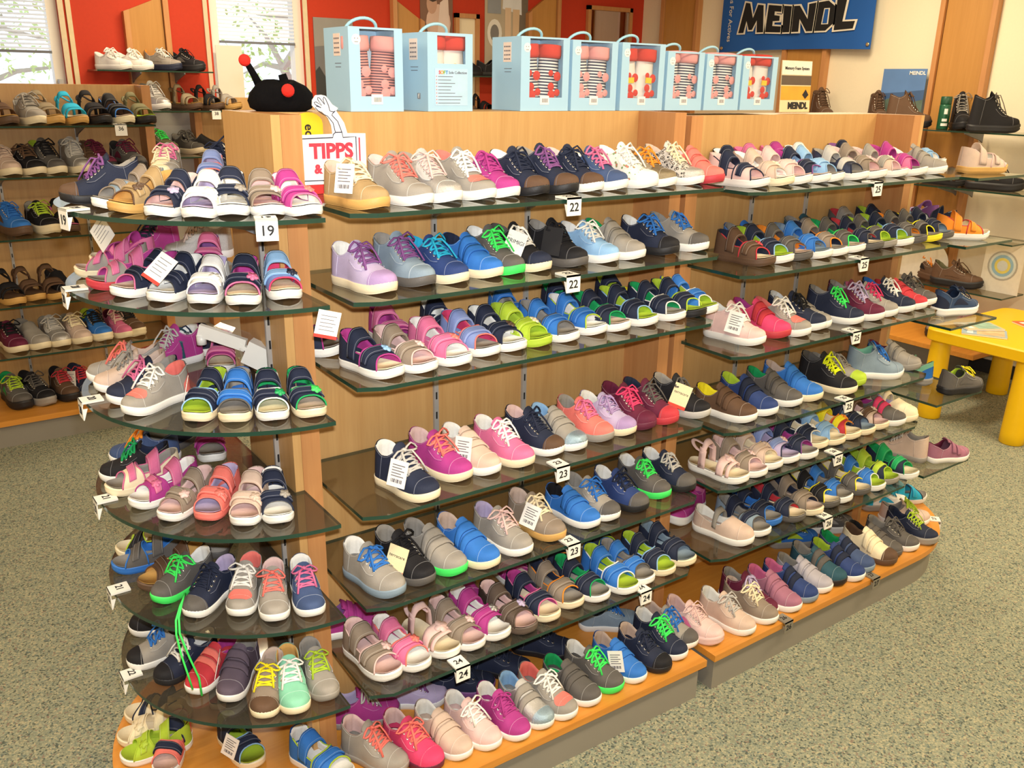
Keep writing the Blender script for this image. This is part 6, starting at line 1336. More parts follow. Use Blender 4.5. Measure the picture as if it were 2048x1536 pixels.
size_sign(.226, 2.98, 1.405, '36', 0, 'white size sign 36 on the far left unit', tw=.05, th=.05)
size_sign(.93, 3.85, 1.435, '38', 0, 'white size sign 38 below the red wall', tw=.05, th=.05)

# ------------------------------------------------------------------ gift boxes on the middle unit
BOXB = surf('pale_blue_card', '#a9cfe6', .6, var=.02)
BOXW = surf('pale_blue_card_inside', '#c4dcea', .7, var=.02)
PEACH = surf('peach_label', '#edd6c8', .8)
CORD = surf('pale_blue_cord', '#a5d3e3', .6)
def stripes_mat(name, c1, c2, sc):
    m, n, l, b = node_mat(name)
    tc = n.new('ShaderNodeTexCoord'); wv = n.new('ShaderNodeTexWave'); wv.bands_direction = 'Z'; wv.inputs['Scale'].default_value = sc
    l.new(tc.outputs['Object'], wv.inputs['Vector'])
    rp = n.new('ShaderNodeValToRGB'); rp.color_ramp.interpolation = 'CONSTANT'; rp.color_ramp.elements[0].color = lin(c1) + (1,); rp.color_ramp.elements[1].position = .5; rp.color_ramp.elements[1].color = lin(c2) + (1,)
    l.new(wv.outputs['Color'], rp.inputs['Fac']); l.new(rp.outputs['Color'], b.inputs['Base Color']); b.inputs['Roughness'].default_value = .85
    return m
STRIPE = stripes_mat('navy_white_stripes', '#eceae6', '#2c3550', 55)
STRIPE2 = stripes_mat('pink_navy_stripes', '#e79a90', '#5a4050', 70)
SOCKW = surf('white_knit', '#e6e0d8', .9); SOCKP = surf('pink_knit', '#dd9a98', .9); SOCKR = surf('red_knit', '#c8382c', .9); SOCKN = surf('dark_lining', '#3a4150', .9); YELK = surf('yellow_print', '#f0c02c', .8)
def slipper_sock(parent, x, y, z, kind, tilt):
    # baby slipper standing on its heel: a flattened sock tube with a cuff and sole
    o = MB(); prof = [(0.0, .021, .016), (.02, .025, .019), (.05, .024, .018), (.085, .022, .016), (.105, .021, .015)]
    n = 14; vs = []; 
    for (h, rx, ry) in prof:
        for j in range(n): vs.append((rx * math.cos(2 * PI * j / n), ry * math.sin(2 * PI * j / n) + .01 * math.sin(h * 30) * .2, h))
    fs = [(i * n + j, i * n + (j + 1) % n, (i + 1) * n + (j + 1) % n, (i + 1) * n + j) for i in range(len(prof) - 1) for j in range(n)] + [tuple(range(n - 1, -1, -1))]
    o.add(vs, fs)
    main = {'stripe': STRIPE, 'pinkdots': STRIPE, 'fire': SOCKW, 'pink': STRIPE2, 'red': SOCKW}[kind]
    s = o.build('slipper', main, parent, True, (x, y, z)); s.rotation_euler = (0, tilt, 0); s.scale = (1.2, 1.1, 1.2)
    c = MB(); c.lathe([(.023, .088), (.025, .094), (.024, .112), (.019, .113), (.017, .095)], 14).build('cuff', {'stripe': SOCKR, 'pinkdots': SOCKP, 'fire': SOCKR, 'pink': SOCKP, 'red': SOCKR}[kind], s, True)
    MB().lathe([(.0, .102), (.018, .104)], 14).build('inside', SOCKN, s)
    dm = {'stripe': SOCKR, 'pinkdots': SOCKP, 'fire': SOCKR, 'pink': SOCKP, 'red': YELK}[kind]
    d = MB()
    for (dx, dz, rr) in ((-.006, .035, .008), (.008, .055, .009), (-.004, .02, .009), (.01, .025, .007), (-.008, .06, .006)):
        nn = 10; yy = -.0215
        d.add([(dx, yy - .002, dz)] + [(dx + rr * math.cos(2 * PI * j / nn), yy, dz + rr * math.sin(2 * PI * j / nn)) for j in range(nn)], [(0, 1 + j, 1 + (j + 1) % nn) for j in range(nn)])
    d.build('printed_motif', dm, s)
    if kind == 'fire': MB().box((-.012, -.0235, .045), (.004, -.021, .056)).build('arrow_patch', YELK, s)
def gift_box(x, wd, h, kind, rz, label, back=False, dp=.118, y0=.336):
    o = tag(empty('gift_box', (x + wd / 2, y0 + dp / 2, ZT + .0005), rz), label, 'gift box', 'pale blue baby slipper boxes')
    hwd, hd = wd / 2, dp / 2; t = .0018
    b = MB()
    b.box((-hwd, -hd, 0), (hwd, hd, t)); b.box((-hwd, hd - t, t), (hwd, hd, h)); b.box((-hwd, -hd, t), (-hwd + t, hd - t, h)); b.box((hwd - t, -hd, t), (hwd, hd - t, h))
    b.build('carton', BOXB, o)
    # front with a window opening
    m = .019; zb, zt = (.030, h - .004) if not back else (.098, h - .006)
    fr = MB()
    fr.box((-hwd + t, -hd, t), (hwd - t, -hd + t, zb)); fr.box((-hwd + t, -hd, zb), (-hwd + m + .006, -hd + t, h)); fr.box((hwd - m, -hd, zb), (hwd - t, -hd + t, h))
    fr.box((-hwd + m + .006, -hd, zt), (hwd - m, -hd + t, h))
    fr.build('front_frame', BOXB, o)
    MB().box((-hwd + m + .004, -hd + t + .0003, zb - .004), (hwd - m + .004, -hd + t + .0009, zt + .003)).build('clear_window', FILM, o)
    tp = MB(); tp.box((-hwd + t, -hd + .03, h - t), (hwd - t, hd - t, h)); tp.build('lid', BOXW, o)
    MB().box((-hwd + t, -hd + t, h - .0008), (hwd - t, -hd + .03, h - .0002)).build('clear_top', FILM, o)
    # cord handle
    hd_ = []
    lean = -.02
    for i in range(13):
        a = PI * i / 12; hd_.append((-.035 * math.cos(a), lean * math.sin(a) + .01, h + .022 * math.sin(a) - .002))
    MB().tube(hd_, .0032, 6).build('cord_handle', CORD, o, True)
    MB().box((-hwd - .0006, -.02, h - .055), (-hwd - .0001, .012, h - .012)).build('side_label', PEACH, o)
    pl = MB()
    for i in range(4):
        for j in range(4): pl.box((-hwd - .0009, -.016 + j * .0066, h - .05 + i * .009), (-hwd - .0006, -.0115 + j * .0066, h - .047 + i * .009))
    pl.box((-hwd - .0006, -.022, h - .07), (-hwd - .0001, .008, h - .0688)); pl.box((-hwd - .0006, -.02, h - .077), (-hwd - .0001, .006, h - .0758))
    pl.build('side_print', GREYINK, o)
    if not back:
        nn = 16; st = MB(); cx, cz = -hwd + .017, h - .024
        st.add([(cx, -hd - .0006, cz)] + [(cx + .010 * math.cos(2 * PI * j / nn), -hd - .0004, cz + .010 * math.sin(2 * PI * j / nn)) for j in range(nn)], [(0, 1 + j, 1 + (j + 1) % nn) for j in range(nn)])
        q = st.build('round_sticker', CARD, o)
        fc = MB(); fc.box((cx - .004, -hd - .0010, cz + .001), (cx - .0025, -hd - .0007, cz + .003)); fc.box((cx + .0025, -hd - .0010, cz + .001), (cx + .004, -hd - .0007, cz + .003)); fc.box((cx - .004, -hd - .0010, cz - .005), (cx + .004, -hd - .0007, cz - .004)); fc.build('smile', GREYINK, q)
        lb = MB().box((-.014, -hd - .0008, .014), (.012, -hd - .0002, .034)).build('price_label', CARD, o)
        pb = MB()
        for i in range(7): pb.box((-.008 + i * .0025, -hd - .0011, .019), (-.0068 + i * .0025, -hd - .0009, .028))
        pb.build('barcode', GREYINK, lb)
        inset = MB().box((-hwd + t + .001, -hd + .045, t), (hwd - t - .001, -hd + .047, h - .03)).build('backing_card', BOXW, o)
        for sx in (-1, 1): slipper_sock(o, sx * .027, -hd + .030, .012, kind, 0.05 * sx)
    else:
        fm = MB().box((-hwd + .018, -hd - .0006, .012), (hwd - .014, -hd - .0002, .088)).build('text_panel', surf('pale_panel', '#b6d4e8', .7), o)
        x0 = -hwd + .03
        for i, (ch, cc) in enumerate((('S', '#e8504a'), ('O', '#f0a030'), ('F', '#7fb04a'), ('T', '#4a90d0'))):
            text('letter', ch, .010, surf('letter_' + ch, cc, .7), fm, Matrix.Translation((x0 + i * .0062, -hd - .0009, .080)) @ UPR, .0003)
        text('lettering', 'Sole Collection', .0078, GREYINK, fm, Matrix.Translation((x0 + .048, -hd - .0009, .080)) @ UPR)
        ln = MB(); rn = random.Random(4)
        for i in range(9): ln.box((-hwd + .026, -hd - .0009, .071 - i * .0068), (-hwd + .026 + rn.uniform(.03, .066), -hd - .0007, .0722 - i * .0068))
        ln.build('printed_lines', GREYINK, fm)
        rd = MB()
        for i in range(9): rd.box((-hwd + .021, -hd - .0009, .071 - i * .0068), (-hwd + .023, -hd - .0007, .073 - i * .0068))
        rd.build('bullets', surf('bullet_red', '#e07060', .7), fm)
        fb = MB().box((-hwd - .0009, -.03, .025), (-hwd - .0002, -.018, .037)).build('badge', surf('badge_grey', '#8a8f96', .7), o)
        text('letter', 'f', .012, CARD, fb, Matrix.Translation((-hwd - .0013, -.024, .031)) @ UPX, .0004)
        for sx in (-1, 1): slipper_sock(o, sx * .026, -hd + .03, .02, 'red', 0.0)
gift_box(.114, .122, .163, 'pink', 0, 'first pale blue box from left, with pink striped slippers')
gift_box(.290, .118, .160, 'red', .06, 'pale blue box showing its printed back with red slippers', back=True)
gift_box(.540, .140, .162, 'stripe', 0, 'pale blue box with red anchors on striped slippers')
gift_box(.689, .142, .160, 'pinkdots', 0, 'pale blue box with pink spotted slippers right of the anchor box')
gift_box(.845, .146, .160, 'fire', 0, 'pale blue box with fire engine slippers above the middle shelves')
gift_box(1.005, .130, .145, 'pinkdots', -.03, 'smaller pale blue box with pink spots, third from right')
gift_box(1.150, .130, .143, 'pinkdots', -.04, 'smaller pale blue box with pink spots, second from right')
gift_box(1.296, .135, .142, 'fire', -.05, 'rightmost pale blue box with fire engine slippers')

# black ladybird hat with red pompoms
def hat():
    o = tag(empty('ladybird_hat', (-.015, .385, ZT + .0005)), 'black plush cap with two red pompom feelers on the unit', 'hat')
    BLKF = surf('black_plush', '#0d0c0e', .95, var=.3, nscale=60, bump=.8, bscale=120, spec=.1)
    REDF = surf('red_pompom', '#e0261a', .9, var=.2, nscale=60, bump=.8, bscale=150)
    prof = [(.050, 0), (.062, .006), (.066, .020), (.062, .036), (.050, .050), (.034, .057), (.015, .0575), (0.0005, .056)]
    n = 28; vs = []; rn = random.Random(2)
    for (r_, z_) in prof:
        for j in range(n):
            a = 2 * PI * j / n; q = 1 + .05 * math.sin(5 * a + z_ * 60) * (z_ > .02)
            vs.append((r_ * q * math.cos(a), r_ * .85 * q * math.sin(a), z_ + .003 * math.sin(4 * a) * (z_ > .03)))
    fs = [(i * n + j, i * n + (j + 1) % n, (i + 1) * n + (j + 1) % n, (i + 1) * n + j) for i in range(len(prof) - 1) for j in range(n)]
    MB().add(vs, fs).build('cap', BLKF, o, True)
    def pom(c, r_): 
        b = MB(); b.lathe([(0.0005, -r_)] + [(r_ * math.sin(PI * i / 8), -r_ * math.cos(PI * i / 8)) for i in range(1, 8)] + [(0.0005, r_)], 16)
        return b.build('pompom', REDF, None, True, c)
    f1 = MB().tube([(-.040, .0, .044), (-.052, -.004, .066), (-.064, -.006, .086)], [.009, .007, .006], 8).build('feeler', BLKF, o, True)
    p = pom((-.070, -.006, .094), .0115); p.parent = f1
    f2 = MB().tube([(.012, -.03, .050), (-.006, -.058, .044)], [.008, .006], 8).build('feeler', BLKF, o, True)
    p = pom((-.010, -.066, .040), .0125); p.parent = f2
    MB().add([(0, 0, .055), (.02, .004, .06), (.018, .01, .072), (.0, .006, .068)], [(0, 1, 2, 3)]).build('loop', BLKF, o)
hat()

# TIPPS & INFOS stand-up sign with a waving hand, and the yellow card behind it
def tipps():
    o = tag(empty('info_sign', (.045, .300, 1.3965)), 'white TIPPS and INFOS sign with waving hand cut-out', 'sign')
    REDT = surf('sign_red', '#d23b4e', .7); NAVY = surf('sign_navy', '#262b45', .7); W_ = surf('sign_white', '#f2f1f0', .6, var=.01)
    def plate(nm, pts, y0, y1, mat, parent=o):
        n = len(pts); vs = [(p[0], y0, p[1]) for p in pts] + [(p[0], y1, p[1]) for p in pts]
        return MB().add(vs, [tuple(range(n)), tuple(range(2 * n - 1, n - 1, -1))] + [(i, n + i, n + (i + 1) % n, (i + 1) % n) for i in range(n)]).build(nm, mat, parent)
    brd = plate('board', [(-.085, .018), (.082, .018), (.082, .116), (.042, .117), (.036, .137), (.020, .160), (.024, .165), (.012, .172), (.006, .180), (-.001, .188), (-.010, .190), (-.022, .189), (-.029, .180), (-.030, .170), (-.022, .162), (-.010, .158), (.002, .146), (.008, .132), (.010, .116), (-.085, .114)][::1], 0, .003, W_)
    plate('red_foot', [(-.085, 0), (.082, 0), (.082, .0185), (-.085, .0185)], 0, .003, surf('sign_red_foot', '#cc2d2c', .6))
    def line(pts, r_=.0010): return MB().tube([(p[0], -.0006, p[1]) for p in pts], r_, 5).build('outline', NAVY, o)
    line([(-.085, .107), (.010, .109), (.011, .115), (.016, .119), (.030, .119), (.032, .109), (.060, .110), (.060, .025), (-.085, .027)])
    line([(.016, .119), (.012, .137), (.001, .150), (-.008, .154), (-.018, .160), (-.024, .166), (-.021, .169), (-.012, .166), (-.024, .172), (-.026, .176), (-.022, .177), (-.010, .170), (-.018, .181), (-.018, .185), (-.014, .184), (-.004, .172), (-.007, .182), (-.005, .186), (-.002, .183), (.004, .170), (.006, .160), (.014, .158), (.018, .160), (.012, .155), (.010, .152), (.022, .140), (.030, .119)], .0008)
    MB().box((.066, -.0008, .04), (.069, -.0001, .108)).build('red_stripe', REDT, brd)
    text('lettering', 'TIPPS', .040, REDT, brd, Matrix.Translation((.006, -.0008, .082)) @ UPR, .0016)
    text('lettering', '& INFOS', .024, REDT, brd, Matrix.Translation((.012, -.0008, .048)) @ UPR, .0012)
    e = tag(empty('yellow_card', (.012, .316, 1.3965)), 'yellow rounded card with sideways black lettering behind the info sign', 'card')
    YC = surf('yellow_card', '#f2c21a', .6)
    pts = [(-.03, 0), (.03, 0), (.03, .135)] + [(.03 * math.cos(PI * i / 10), .135 + .022 * math.sin(PI * i / 10)) for i in range(1, 10)] + [(-.03, .135)]
    plate('card', pts, 0, .002, YC, e)
    text('lettering', 'ecco', .026, INK, e, Matrix.Translation((.0, -.0006, .110)) @ Matrix.Rotation(PI / 2, 4, 'Y') @ UPR, .0004)
tipps()

# white plastic display clip with clear holder on the third rounded shelf
def clip():
    o = tag(empty('display_holder', (-.15, .36, 1.0205)), 'white plastic display holder with clear plate tipped over', 'holder')
    def bar(nm, p, q, w_, h_, mat):
        p = Vector(p) - Vector((-.15, .36, 1.0205)); q = Vector(q) - Vector((-.15, .36, 1.0205)); d = (q - p); L_ = d.length
        b = MB().box((0, -w_ / 2, -h_ / 2), (L_, w_ / 2, h_ / 2)).build(nm, mat, o)
        b.matrix_local = Matrix.Translation(p) @ d.to_track_quat('X', 'Z').to_matrix().to_4x4()
        return b
    bar('arm', (-.215, .405, 1.122), (-.140, .345, 1.092), .012, .026, WHITEP)
    bar('rail', (-.150, .352, 1.094), (-.112, .325, 1.062), .012, .008, WHITEP)
    bar('block', (-.138, .345, 1.082), (-.098, .315, 1.058), .030, .050, WHITEP)
    bar('leg', (-.104, .318, 1.050), (-.082, .305, 1.0215), .014, .010, WHITEP)
    bar('clear_plate', (-.175, .43, 1.118), (-.105, .37, 1.088), .055, .003, ACRYL)
    bar('stem', (-.150, .345, 1.088), (-.142, .335, 1.0215), .012, .003, ACRYL)
    d = MB().lathe([(.010, 0), (.010, .020)], 16).build('peg', WHITEP, o, True); d.location = (-.065 + .003, .045, .070)
clip()
# loose swing tags
def swing_tag(loc, rot, w_, h_, label, band=True):
    o = tag(empty('swing_tag', loc), label, 'tag', 'loose swing tags')
    o.rotation_euler = rot
    MB().box((-w_ / 2, -.0006, -h_ / 2), (w_ / 2, .0006, h_ / 2)).build('card', CARD, o)
    l = MB()
    for i in range(5): l.box((-w_ * .35, -.0009, h_ * .3 - i * h_ * .13), (w_ * .35 - .004 * (i % 2), -.0007, h_ * .3 - i * h_ * .13 + .0012))
    l.build('print', GREYINK, o)
    if band:
        MB().box((-w_ / 2 - .0002, -.0009, -h_ / 2), (w_ / 2 + .0002, .0009, -h_ / 2 + .006)).build('red_edge', surf('tag_red', '#d9362c', .6), o)
swing_tag((-.100, .012, 1.207), (0, .25, -.3), .04, .05, 'white tag with red rim hanging below the second rounded shelf tip')
swing_tag((-.33, .185, 1.300), (-.7, .5, -.9), .035, .055, 'white card with red rim among the left sandals of the second rounded shelf')
swing_tag((-.37, .43, 1.330), (-.6, -.9, -.7), .045, .065, 'pale information card sticking out left of the second rounded shelf', False)

# ------------------------------------------------------------------ posters, banner and wall things
def flat_x(nm, mat, y0, y1, z0, z1, x, parent, th=.001):
    return MB().box((x - th, min(y0, y1), z0), (x, max(y0, y1), z1)).build(nm, mat, parent)
def banner():
    o = tag(empty('cloth_banner', (X1 - .056, 2.78, 1.85)), 'blue cloth banner with big black letters on the cream wall', 'banner')
    m = surf('blue_banner_cloth', '#1857a6', .75, var=.08, nscale=3, bump=.1)
    ny, nz = 30, 12; W_, H_ = 1.26, .60; vs = []; 
    def wave(u, v): return -.010 - .006 * math.sin(u * 9 + v * 2) - .004 * math.sin(u * 21)
    for side in (0, 1):
        for i in range(nz + 1):
            for j in range(ny + 1):
                u, v = j / ny, i / nz
                vs.append((wave(u, v) + side * .0012, (.5 - u) * W_ * (1 - .02 * v), v * H_ + .012 * math.sin(u * 3.1) * (1 - v) - .02 * u * 0))
    n = ny + 1; N = n * (nz + 1); fs = []
    for i in range(nz):
        for j in range(ny):
            q = (i * n + j, i * n + j + 1, (i + 1) * n + j + 1, (i + 1) * n + j); fs.append(q); fs.append(tuple(N + k for k in q[::-1]))
    MB().add(vs, fs).build('cloth', m, o, True)
    CRM = surf('banner_cream', '#e6dfcd', .8); BL = surf('banner_black', '#121214', .8)
    # block letters, x to the right of the viewer (= -y), z up, within a 100 x 34 grid
    LT = [[(0, 2), (5, 34), (9, 33), (13, 17), (17, 31), (22, 30), (24, 2), (18, 2), (17, 15), (13, 5), (10, 5), (7, 15), (5, 2)],
          [(26, 2), (27, 30), (39, 28), (39, 22), (33, 23), (33, 19), (38, 18), (38, 13), (32, 13), (32, 8), (40, 7), (40, 1)],
          [(42, 1), (41, 28), (48, 27), (48, 1)],
          [(50, 1), (50, 27), (55, 27), (63, 13), (63, 28), (69, 29), (68, 1), (63, 1), (56, 14), (56, 1)],
          [(70, 1), (71, 29), (79, 30), (85, 24), (85, 8), (79, 1)],
          [(86, 1), (86, 30), (89, 34), (94, 35), (92, 9), (102, 9), (101, 2)]]
    holes = [[(76, 8), (77, 22), (80, 22), (80, 8)]]
    s = .0093; sz = .0062; y0 = .448; z0 = .115
    def poly(pts, x, mat, nm, grow=0.0):
        cx = sum(p[0] for p in pts) / len(pts); cz = sum(p[1] for p in pts) / len(pts)
        # grow outwards along vertex normals
        P_ = [Vector((p[0], p[1])) for p in pts]; n_ = len(P_); out = []
        ar = sum(P_[i].x * P_[(i + 1) % n_].y - P_[(i + 1) % n_].x * P_[i].y for i in range(n_))
        for i in range(n_):
            a = (P_[i] - P_[i - 1]).normalized(); b = (P_[(i + 1) % n_] - P_[i]).normalized(); nn = Vector((a.y + b.y, -(a.x + b.x)))
            if nn.length < 1e-6: nn = Vector((a.y, -a.x))
            nn.normalize(); k_ = grow / max(.5, nn.dot(Vector((a.y, -a.x))))
            out.append(P_[i] + nn * (k_ if ar > 0 else -k_))
        vs = [(x, y0 - p.x * s, z0 + p.y * sz) for p in out] + [(x + .0015, y0 - p.x * s, z0 + p.y * sz) for p in out]
        MB().add(vs, [tuple(range(n_)), tuple(range(2 * n_ - 1, n_ - 1, -1))] + [(i, n_ + i, n_ + (i + 1) % n_, (i + 1) % n_) for i in range(n_)]).build(nm, mat, o)
    for L_ in LT:
        poly(L_, -.0245, CRM, 'letter_outline', 1.6); poly(L_, -.0270, BL, 'letter')
    poly(holes[0], -.0285, CRM, 'letter_hole', .8); poly(holes[0], -.0300, m, 'letter_hole_fill', -.1)
    text('lettering', 'Shoes For Actives', .052, CRM, o, Matrix.Translation((-.024, .535, .26)) @ Matrix.Rotation(PI / 2, 4, 'X') @ UPX, .0)
    for yy in (.60, -.61): 
        g_ = MB().lathe([(.006, -.001), (.012, -.001), (.012, .001), (.006, .001)], 14).build('eyelet', surf('brass_eyelet', '#c9b98c', .3, .8), o, True); g_.matrix_local = Matrix.Translation((-.022, yy, .03)) @ Matrix.Rotation(PI / 2, 4, 'Y')
banner()

def poster(nm, x0, x1, z0, z1, label, base, shapes, th=.004, y=Y1):
    o = tag(empty(nm, ((x0 + x1) / 2, y - .002, z0)), label, 'poster')
    MB().box((x0 - (x0 + x1) / 2, -th, 0), (x1 - (x0 + x1) / 2, 0, z1 - z0)).build('sheet', surf(nm + '_sheet', base, .5, var=.15, nscale=4), o)
    for k, (col, pts) in enumerate(shapes):
        w_, h_ = x1 - x0, z1 - z0; n = len(pts)
        MB().add([((p[0] - .5) * w_, -th - .0008 - .0004 * k, p[1] * h_) for p in pts], [tuple(range(n))]).build('picture', surf('%s_%d' % (nm, k), col, .5, var=.12, nscale=10), o)
    return o
ell = lambda cx, cy, rx, ry, n=16: [(cx + rx * math.cos(2 * PI * i / n), cy + ry * math.sin(2 * PI * i / n)) for i in range(n)]
poster('grey_poster', 1.745, 2.02, 1.40, 1.99, 'grey landscape poster left of the first gift box', '#6f6f74', [('#2f3236', [(.0, 0), (.35, 0), (.3, .35), (.1, .5), (0, .45)]), ('#8d8a86', [(0, .7), (1, .75), (1, 1), (0, 1)]), ('#4a4c52', [(.3, .3), (1, .2), (1, .55), (.3, .5)])])
poster('portrait_poster', 2.53, 2.79, 1.90, 2.45, 'portrait photo poster of a person in a pale blouse', '#7d5a48', [('#d9b9a9', ell(.55, .18, .38, .22)), ('#c39a84', ell(.35, .40, .16, .12)), ('#3a2a22', ell(.38, .62, .26, .2)), ('#e2cfc6', [(.5, 0), (.9, 0), (.85, .5), (.6, .42)])])
poster('photo_banner', 3.06, 3.44, 1.72, 2.45, 'tall photo banner of a person in pale trousers', '#b9ad98', [('#6f6558', [(.72, 0), (1, 0), (1, 1), (.78, 1)]), ('#dfe2e6', [(.40, .55), (.85, .5), (.82, .95), (.45, .98)]), ('#d9bfa2', [(.46, .12), (.60, .12), (.60, .56), (.46, .56)]), ('#d4b897', [(.64, .08), (.78, .08), (.80, .55), (.64, .55)]), ('#e4e2da', ell(.22, .32, .17, .13)), ('#7c7a78', ell(.22, .32, .10, .08)), ('#8f959d', [(.06, .5), (.36, .5), (.36, .72), (.06, .72)])])
def mirror(x0, x1, z0, z1, label, col):
    o = tag(empty('wall_mirror', ((x0 + x1) / 2, Y1 - .002, z0)), label, 'mirror', 'narrow framed wall mirrors')
    hw_ = (x1 - x0) / 2; h_ = z1 - z0; t = .03; f = MB()
    f.box((-hw_, -.03, 0), (-hw_ + t, 0, h_)); f.box((hw_ - t, -.03, 0), (hw_, 0, h_)); f.box((-hw_, -.03, 0), (hw_, 0, t)); f.box((-hw_, -.03, h_ - t), (hw_, 0, h_)); f.build('frame', WOODD, o)
    return o, hw_, h_, t
o, hw_, h_, t = mirror(2.80, 3.0, 1.0, 2.07, 'narrow beech framed cream panel beside the photo banner', '#e8dcc0')
MB().box((-hw_ + t, -.012, t), (hw_ - t, -.004, h_ - t)).build('panel', CREAMW, o)
o, hw_, h_, t = mirror(4.0, 4.46, 1.0, 2.19, 'beech framed mirror reflecting a window blind', '#d8e4f0')
MB().box((-hw_ + t, -.012, t), (hw_ - t, -.004, h_ - t)).build('glass', surf('mirror_glass', '#dde2e6', .03, 1.0, var=.0), o)
o = tag(empty('paper_notice', (1.185, Y1 - .02, 1.30)), 'plain white paper panel on the second window', 'notice')
MB().box((-.085, -.004, 0), (.075, .0, .50)).build('sheet', surf('notice_sheet', '#e2dacb', .7, var=.02), o)
o = tag(empty('red_sign', (3.40, 4.25, 1.66)), 'small red card standing below the slanted board', 'card')
MB().box((-.035, -.004, 0), (.035, .004, .19)).build('card', surf('red_card', '#d32217', .6), o)
for i, (x, y, a, lab) in enumerate(((2.95, 4.18, 100, 'black shoe on the shelf below the posters'), (3.2, 4.2, 80, 'second black shoe on the shelf below the posters'))):
    shoe(900 + i, 'N', x, y, 1.655, a, .26, 'blk', 'blk', 'blk', 'blk', 'blk', {}, lab, 'shoes below the posters')
# dark shoes and display behind the units, between the gift boxes
shelf([(2.3, 3.95), (3.6, 3.95), (3.6, 4.25), (2.3, 4.25)], 1.40, 'glass shelf with dark shoes behind the gift boxes', 'glass shelves on the back wall')
for i, (x, u) in enumerate(((2.62, 'blk'), (2.78, 'brn'), (2.95, 'blk'), (1.95, 'brz'))):
    shoe(910 + i, 'OLON'[i], x, 4.0, 1.40 if x > 2 else 1.435, 20, .25, u, u, 'blk', u, 'brn', {}, ('black strappy sandal', 'brown sneaker', 'black sandal', 'bronze slip-on')[i] + ' behind the pale blue gift boxes', 'dark shoes behind the gift boxes')

# brochures and can
o = tag(empty('brochure', (1.61, .40, ZT - .008)), 'orange and white folded brochure beside the rightmost gift box', 'brochure')
BR = MB().box((-.07, 0, 0), (.07, .002, .147)).build('cover', surf('brochure_cream', '#e8d2a4', .5), o); BR.rotation_euler = (-.06, 0, 0)
for (c_, z0_, z1_) in (('#f0a02c', .035, .075), ('#5a4a3c', .078, .105), ('#efe6d4', .107, .146)): MB().box((-.069, -.0008, z0_), (.069, -.0002, z1_)).build('picture', surf('bro_' + c_[1:], c_, .5, var=.2, nscale=20), BR)
text('lettering', 'MEINDL', .026, INK, BR, Matrix.Translation((.012, -.0012, .018)) @ UPR, .0012)
text('lettering', 'Memory Foam System', .0125, INK, BR, Matrix.Translation((0, -.0012, .125)) @ UPR, .0002)
MB().add([(.03, -.0015, .05), (.045, -.0015, .038), (.06, -.0015, .05), (.045, -.0015, .066)], [(0, 1, 2, 3)]).build('emblem', INK, BR)
o = tag(empty('wall_poster', (X1 - .05, 1.90, 1.4005)), 'blue mountain leaflet behind the brown hiking boots', 'poster')
PB = MB().box((-.002, -.145, 0), (0, .145, .335)).build('sheet', surf('leaflet_sky', '#5f86bd', .5, var=.25, nscale=5), o)
MB().add([(-.0028, .145, .0), (-.0028, -.145, .0), (-.0028, -.145, .16), (-.0028, -.02, .13), (-.0028, .06, .17), (-.0028, .145, .14)], [(0, 1, 2, 3, 4, 5)]).build('picture', surf('leaflet_valley', '#5d6f63', .5, var=.4, nscale=14), PB)
MB().add([(-.0032, .145, .145), (-.0032, .06, .17), (-.0032, -.02, .13), (-.0032, -.145, .16), (-.0032, -.145, .215), (-.0032, .0, .20), (-.0032, .145, .19)], [tuple(range(7))]).build('picture', surf('leaflet_ridge', '#43618c', .5, var=.2, nscale=9), PB)
text('lettering', 'MEINDL', .03, CARD, PB, Matrix.Translation((-.0035, -.085, .31)) @ UPX, .0008)
o = tag(empty('spray_can', (4.40, 1.52, 1.4005)), 'green shoe care spray can on the wall shelf', 'spray can')
GRN = surf('can_green', '#1f5a3e', .35, .2)
MB().lathe([(.0005, 0), (.030, 0), (.031, .004), (.031, .13), (.029, .138)], 24).build('body', GRN, o, True)
MB().lathe([(.029, .138), (.030, .142), (.030, .178), (.027, .182), (.0005, .182)], 24).build('cap', surf('cap_green', '#174a33', .4), o, True)
lab = MB()
for (z0_, z1_, a0, a1) in ((.085, .115, 3.6, 4.2), (.02, .035, 3.3, 4.5), (.045, .06, 3.4, 4.3)):
    n_ = 6; lab.add([(.0316 * math.cos(a0 + (a1 - a0) * i / n_), .0316 * math.sin(a0 + (a1 - a0) * i / n_), z) for z in (z0_, z1_) for i in range(n_ + 1)], [(i, i + 1, n_ + 2 + i, n_ + 1 + i) for i in range(n_)])
lab.build('printed_label', CARD, o)
o = tag(empty('round_print_card', (4.45, 1.05, .5205)), 'pale card with a round colour wheel on the wall shelf', 'card')
PC = MB().box((-.002, -.11, 0), (.002, .11, .30)).build('sheet', surf('pale_sheet', '#ded8c8', .6), o)
for (r_, c_, q) in ((.085, '#a9a69c', 0), (.075, '#cfd7d2', 1), (.062, '#8fb4c9', 2), (.045, '#d9cc6a', 3), (.03, '#c5ccc9', 4)):
    n_ = 24; MB().add([(-.0026 - q * .0004, r_ * math.cos(2 * PI * i / n_), .155 + r_ * math.sin(2 * PI * i / n_)) for i in range(n_)], [tuple(range(n_))]).build('ring', surf('ring_' + c_[1:], c_, .6), PC)
o = tag(empty('arched_card', (4.44, 1.52, .5205)), 'white arched advertising card behind the brown trail shoe', 'card')
n_ = 14; pts = [(.16 * math.cos(PI * i / n_), .10 + .14 * math.sin(PI * i / n_)) for i in range(n_ + 1)] + [(-.16, 0), (.16, 0)]
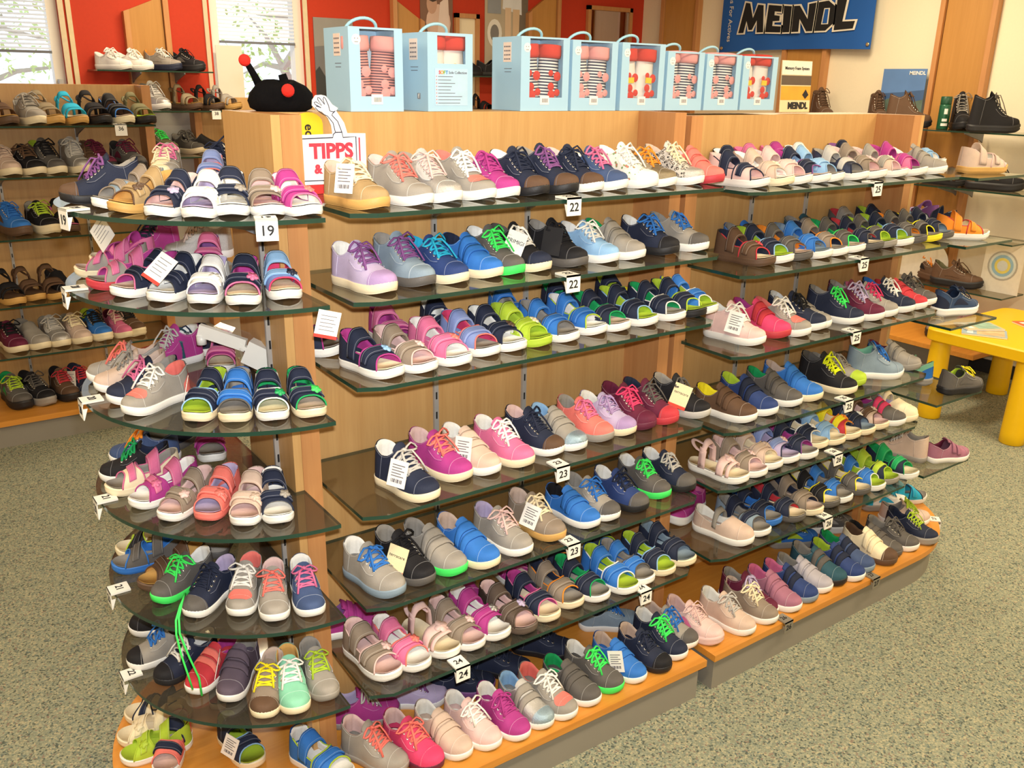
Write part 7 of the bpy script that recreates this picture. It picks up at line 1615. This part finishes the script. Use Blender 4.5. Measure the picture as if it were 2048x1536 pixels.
MB().add([(-.002, p[0], p[1]) for p in pts] + [(.002, p[0], p[1]) for p in pts], [tuple(range(len(pts))), tuple(range(2 * len(pts) - 1, len(pts) - 1, -1))]).build('sheet', surf('arch_sheet', '#e3dccb', .6), o)

# ------------------------------------------------------------------ yellow children's table with books
YEL = surf('yellow_plastic', '#f2c200', .4, var=.03)
def table():
    o = tag(empty('kids_table', (3.93, .65, 0)), 'yellow plastic table with thick round legs beside the wall', 'table')
    hx, hy = .41, .285; rr = .06; pts = []
    for (cx, cy, a0) in ((hx - rr, hy - rr, 0), (-hx + rr, hy - rr, PI / 2), (-hx + rr, -hy + rr, PI), (hx - rr, -hy + rr, 3 * PI / 2)):
        for i in range(7): a = a0 + PI / 2 * i / 6; pts.append((cx + rr * math.cos(a), cy + rr * math.sin(a)))
    def ring(k, z): return [(p[0] * k, p[1] * k, z) for p in pts]
    n = len(pts); vs = ring(.985, .415) + ring(1, .42) + ring(1, .468) + ring(.985, .475)
    fs = [(q * n + i, q * n + (i + 1) % n, (q + 1) * n + (i + 1) % n, (q + 1) * n + i) for q in range(3) for i in range(n)] + [tuple(range(n - 1, -1, -1)), tuple(range(3 * n, 4 * n))]
    MB().add(vs, fs).build('table_top', YEL, o)
    lm = MB().lathe([(.052, 0), (.056, .004), (.056, .05), (.048, .40), (.046, .415)], 24).mesh('leg', True); lm.materials.append(YEL)
    for sx in (-1, 1):
        for sy in (-1, 1): new_obj('leg', lm, o, loc=(sx * .345, sy * .215, 0))
    def book(x, y, z, a, w_, d_, c1, c2, label, txt=None):
        b = tag(empty('picture_book', (x, y, z), a), label, 'book', 'booklets on the yellow table')
        MB().box((-w_ / 2, -d_ / 2, .001), (w_ / 2, d_ / 2, .007)).build('pages', CARD, b)
        MB().box((-w_ / 2 - .001, -d_ / 2 - .001, .007), (w_ / 2 + .001, d_ / 2 + .001, .0085)).build('cover', surf('cover_' + c1[1:], c1, .4, var=.1, nscale=12), b)
        MB().box((-w_ / 2 + .01, -d_ / 2 + .01, .0085), (w_ / 2 - .01, d_ / 6, .0088)).build('picture', surf('pic_' + c2[1:], c2, .4, var=.5, nscale=25), b)
        MB().box((-w_ / 2 + .02, d_ / 4, .0085), (w_ / 2 - .02, d_ / 2.6, .0089)).build('title_strip', CARD, b)
    book(3.66, .70, .4755, .5, .15, .20, '#9fb7c8', '#d7b98e', 'pale booklet at the table edge by the glass shelf')
    book(3.72, .76, .485, 1.0, .14, .19, '#d8c4a0', '#9cc0b0', 'beige booklet lying on the pale booklet')
    book(4.02, .60, .4755, -.5, .16, .22, '#d5603a', '#e9b24c', 'red and orange picture book in the middle of the table')
table()
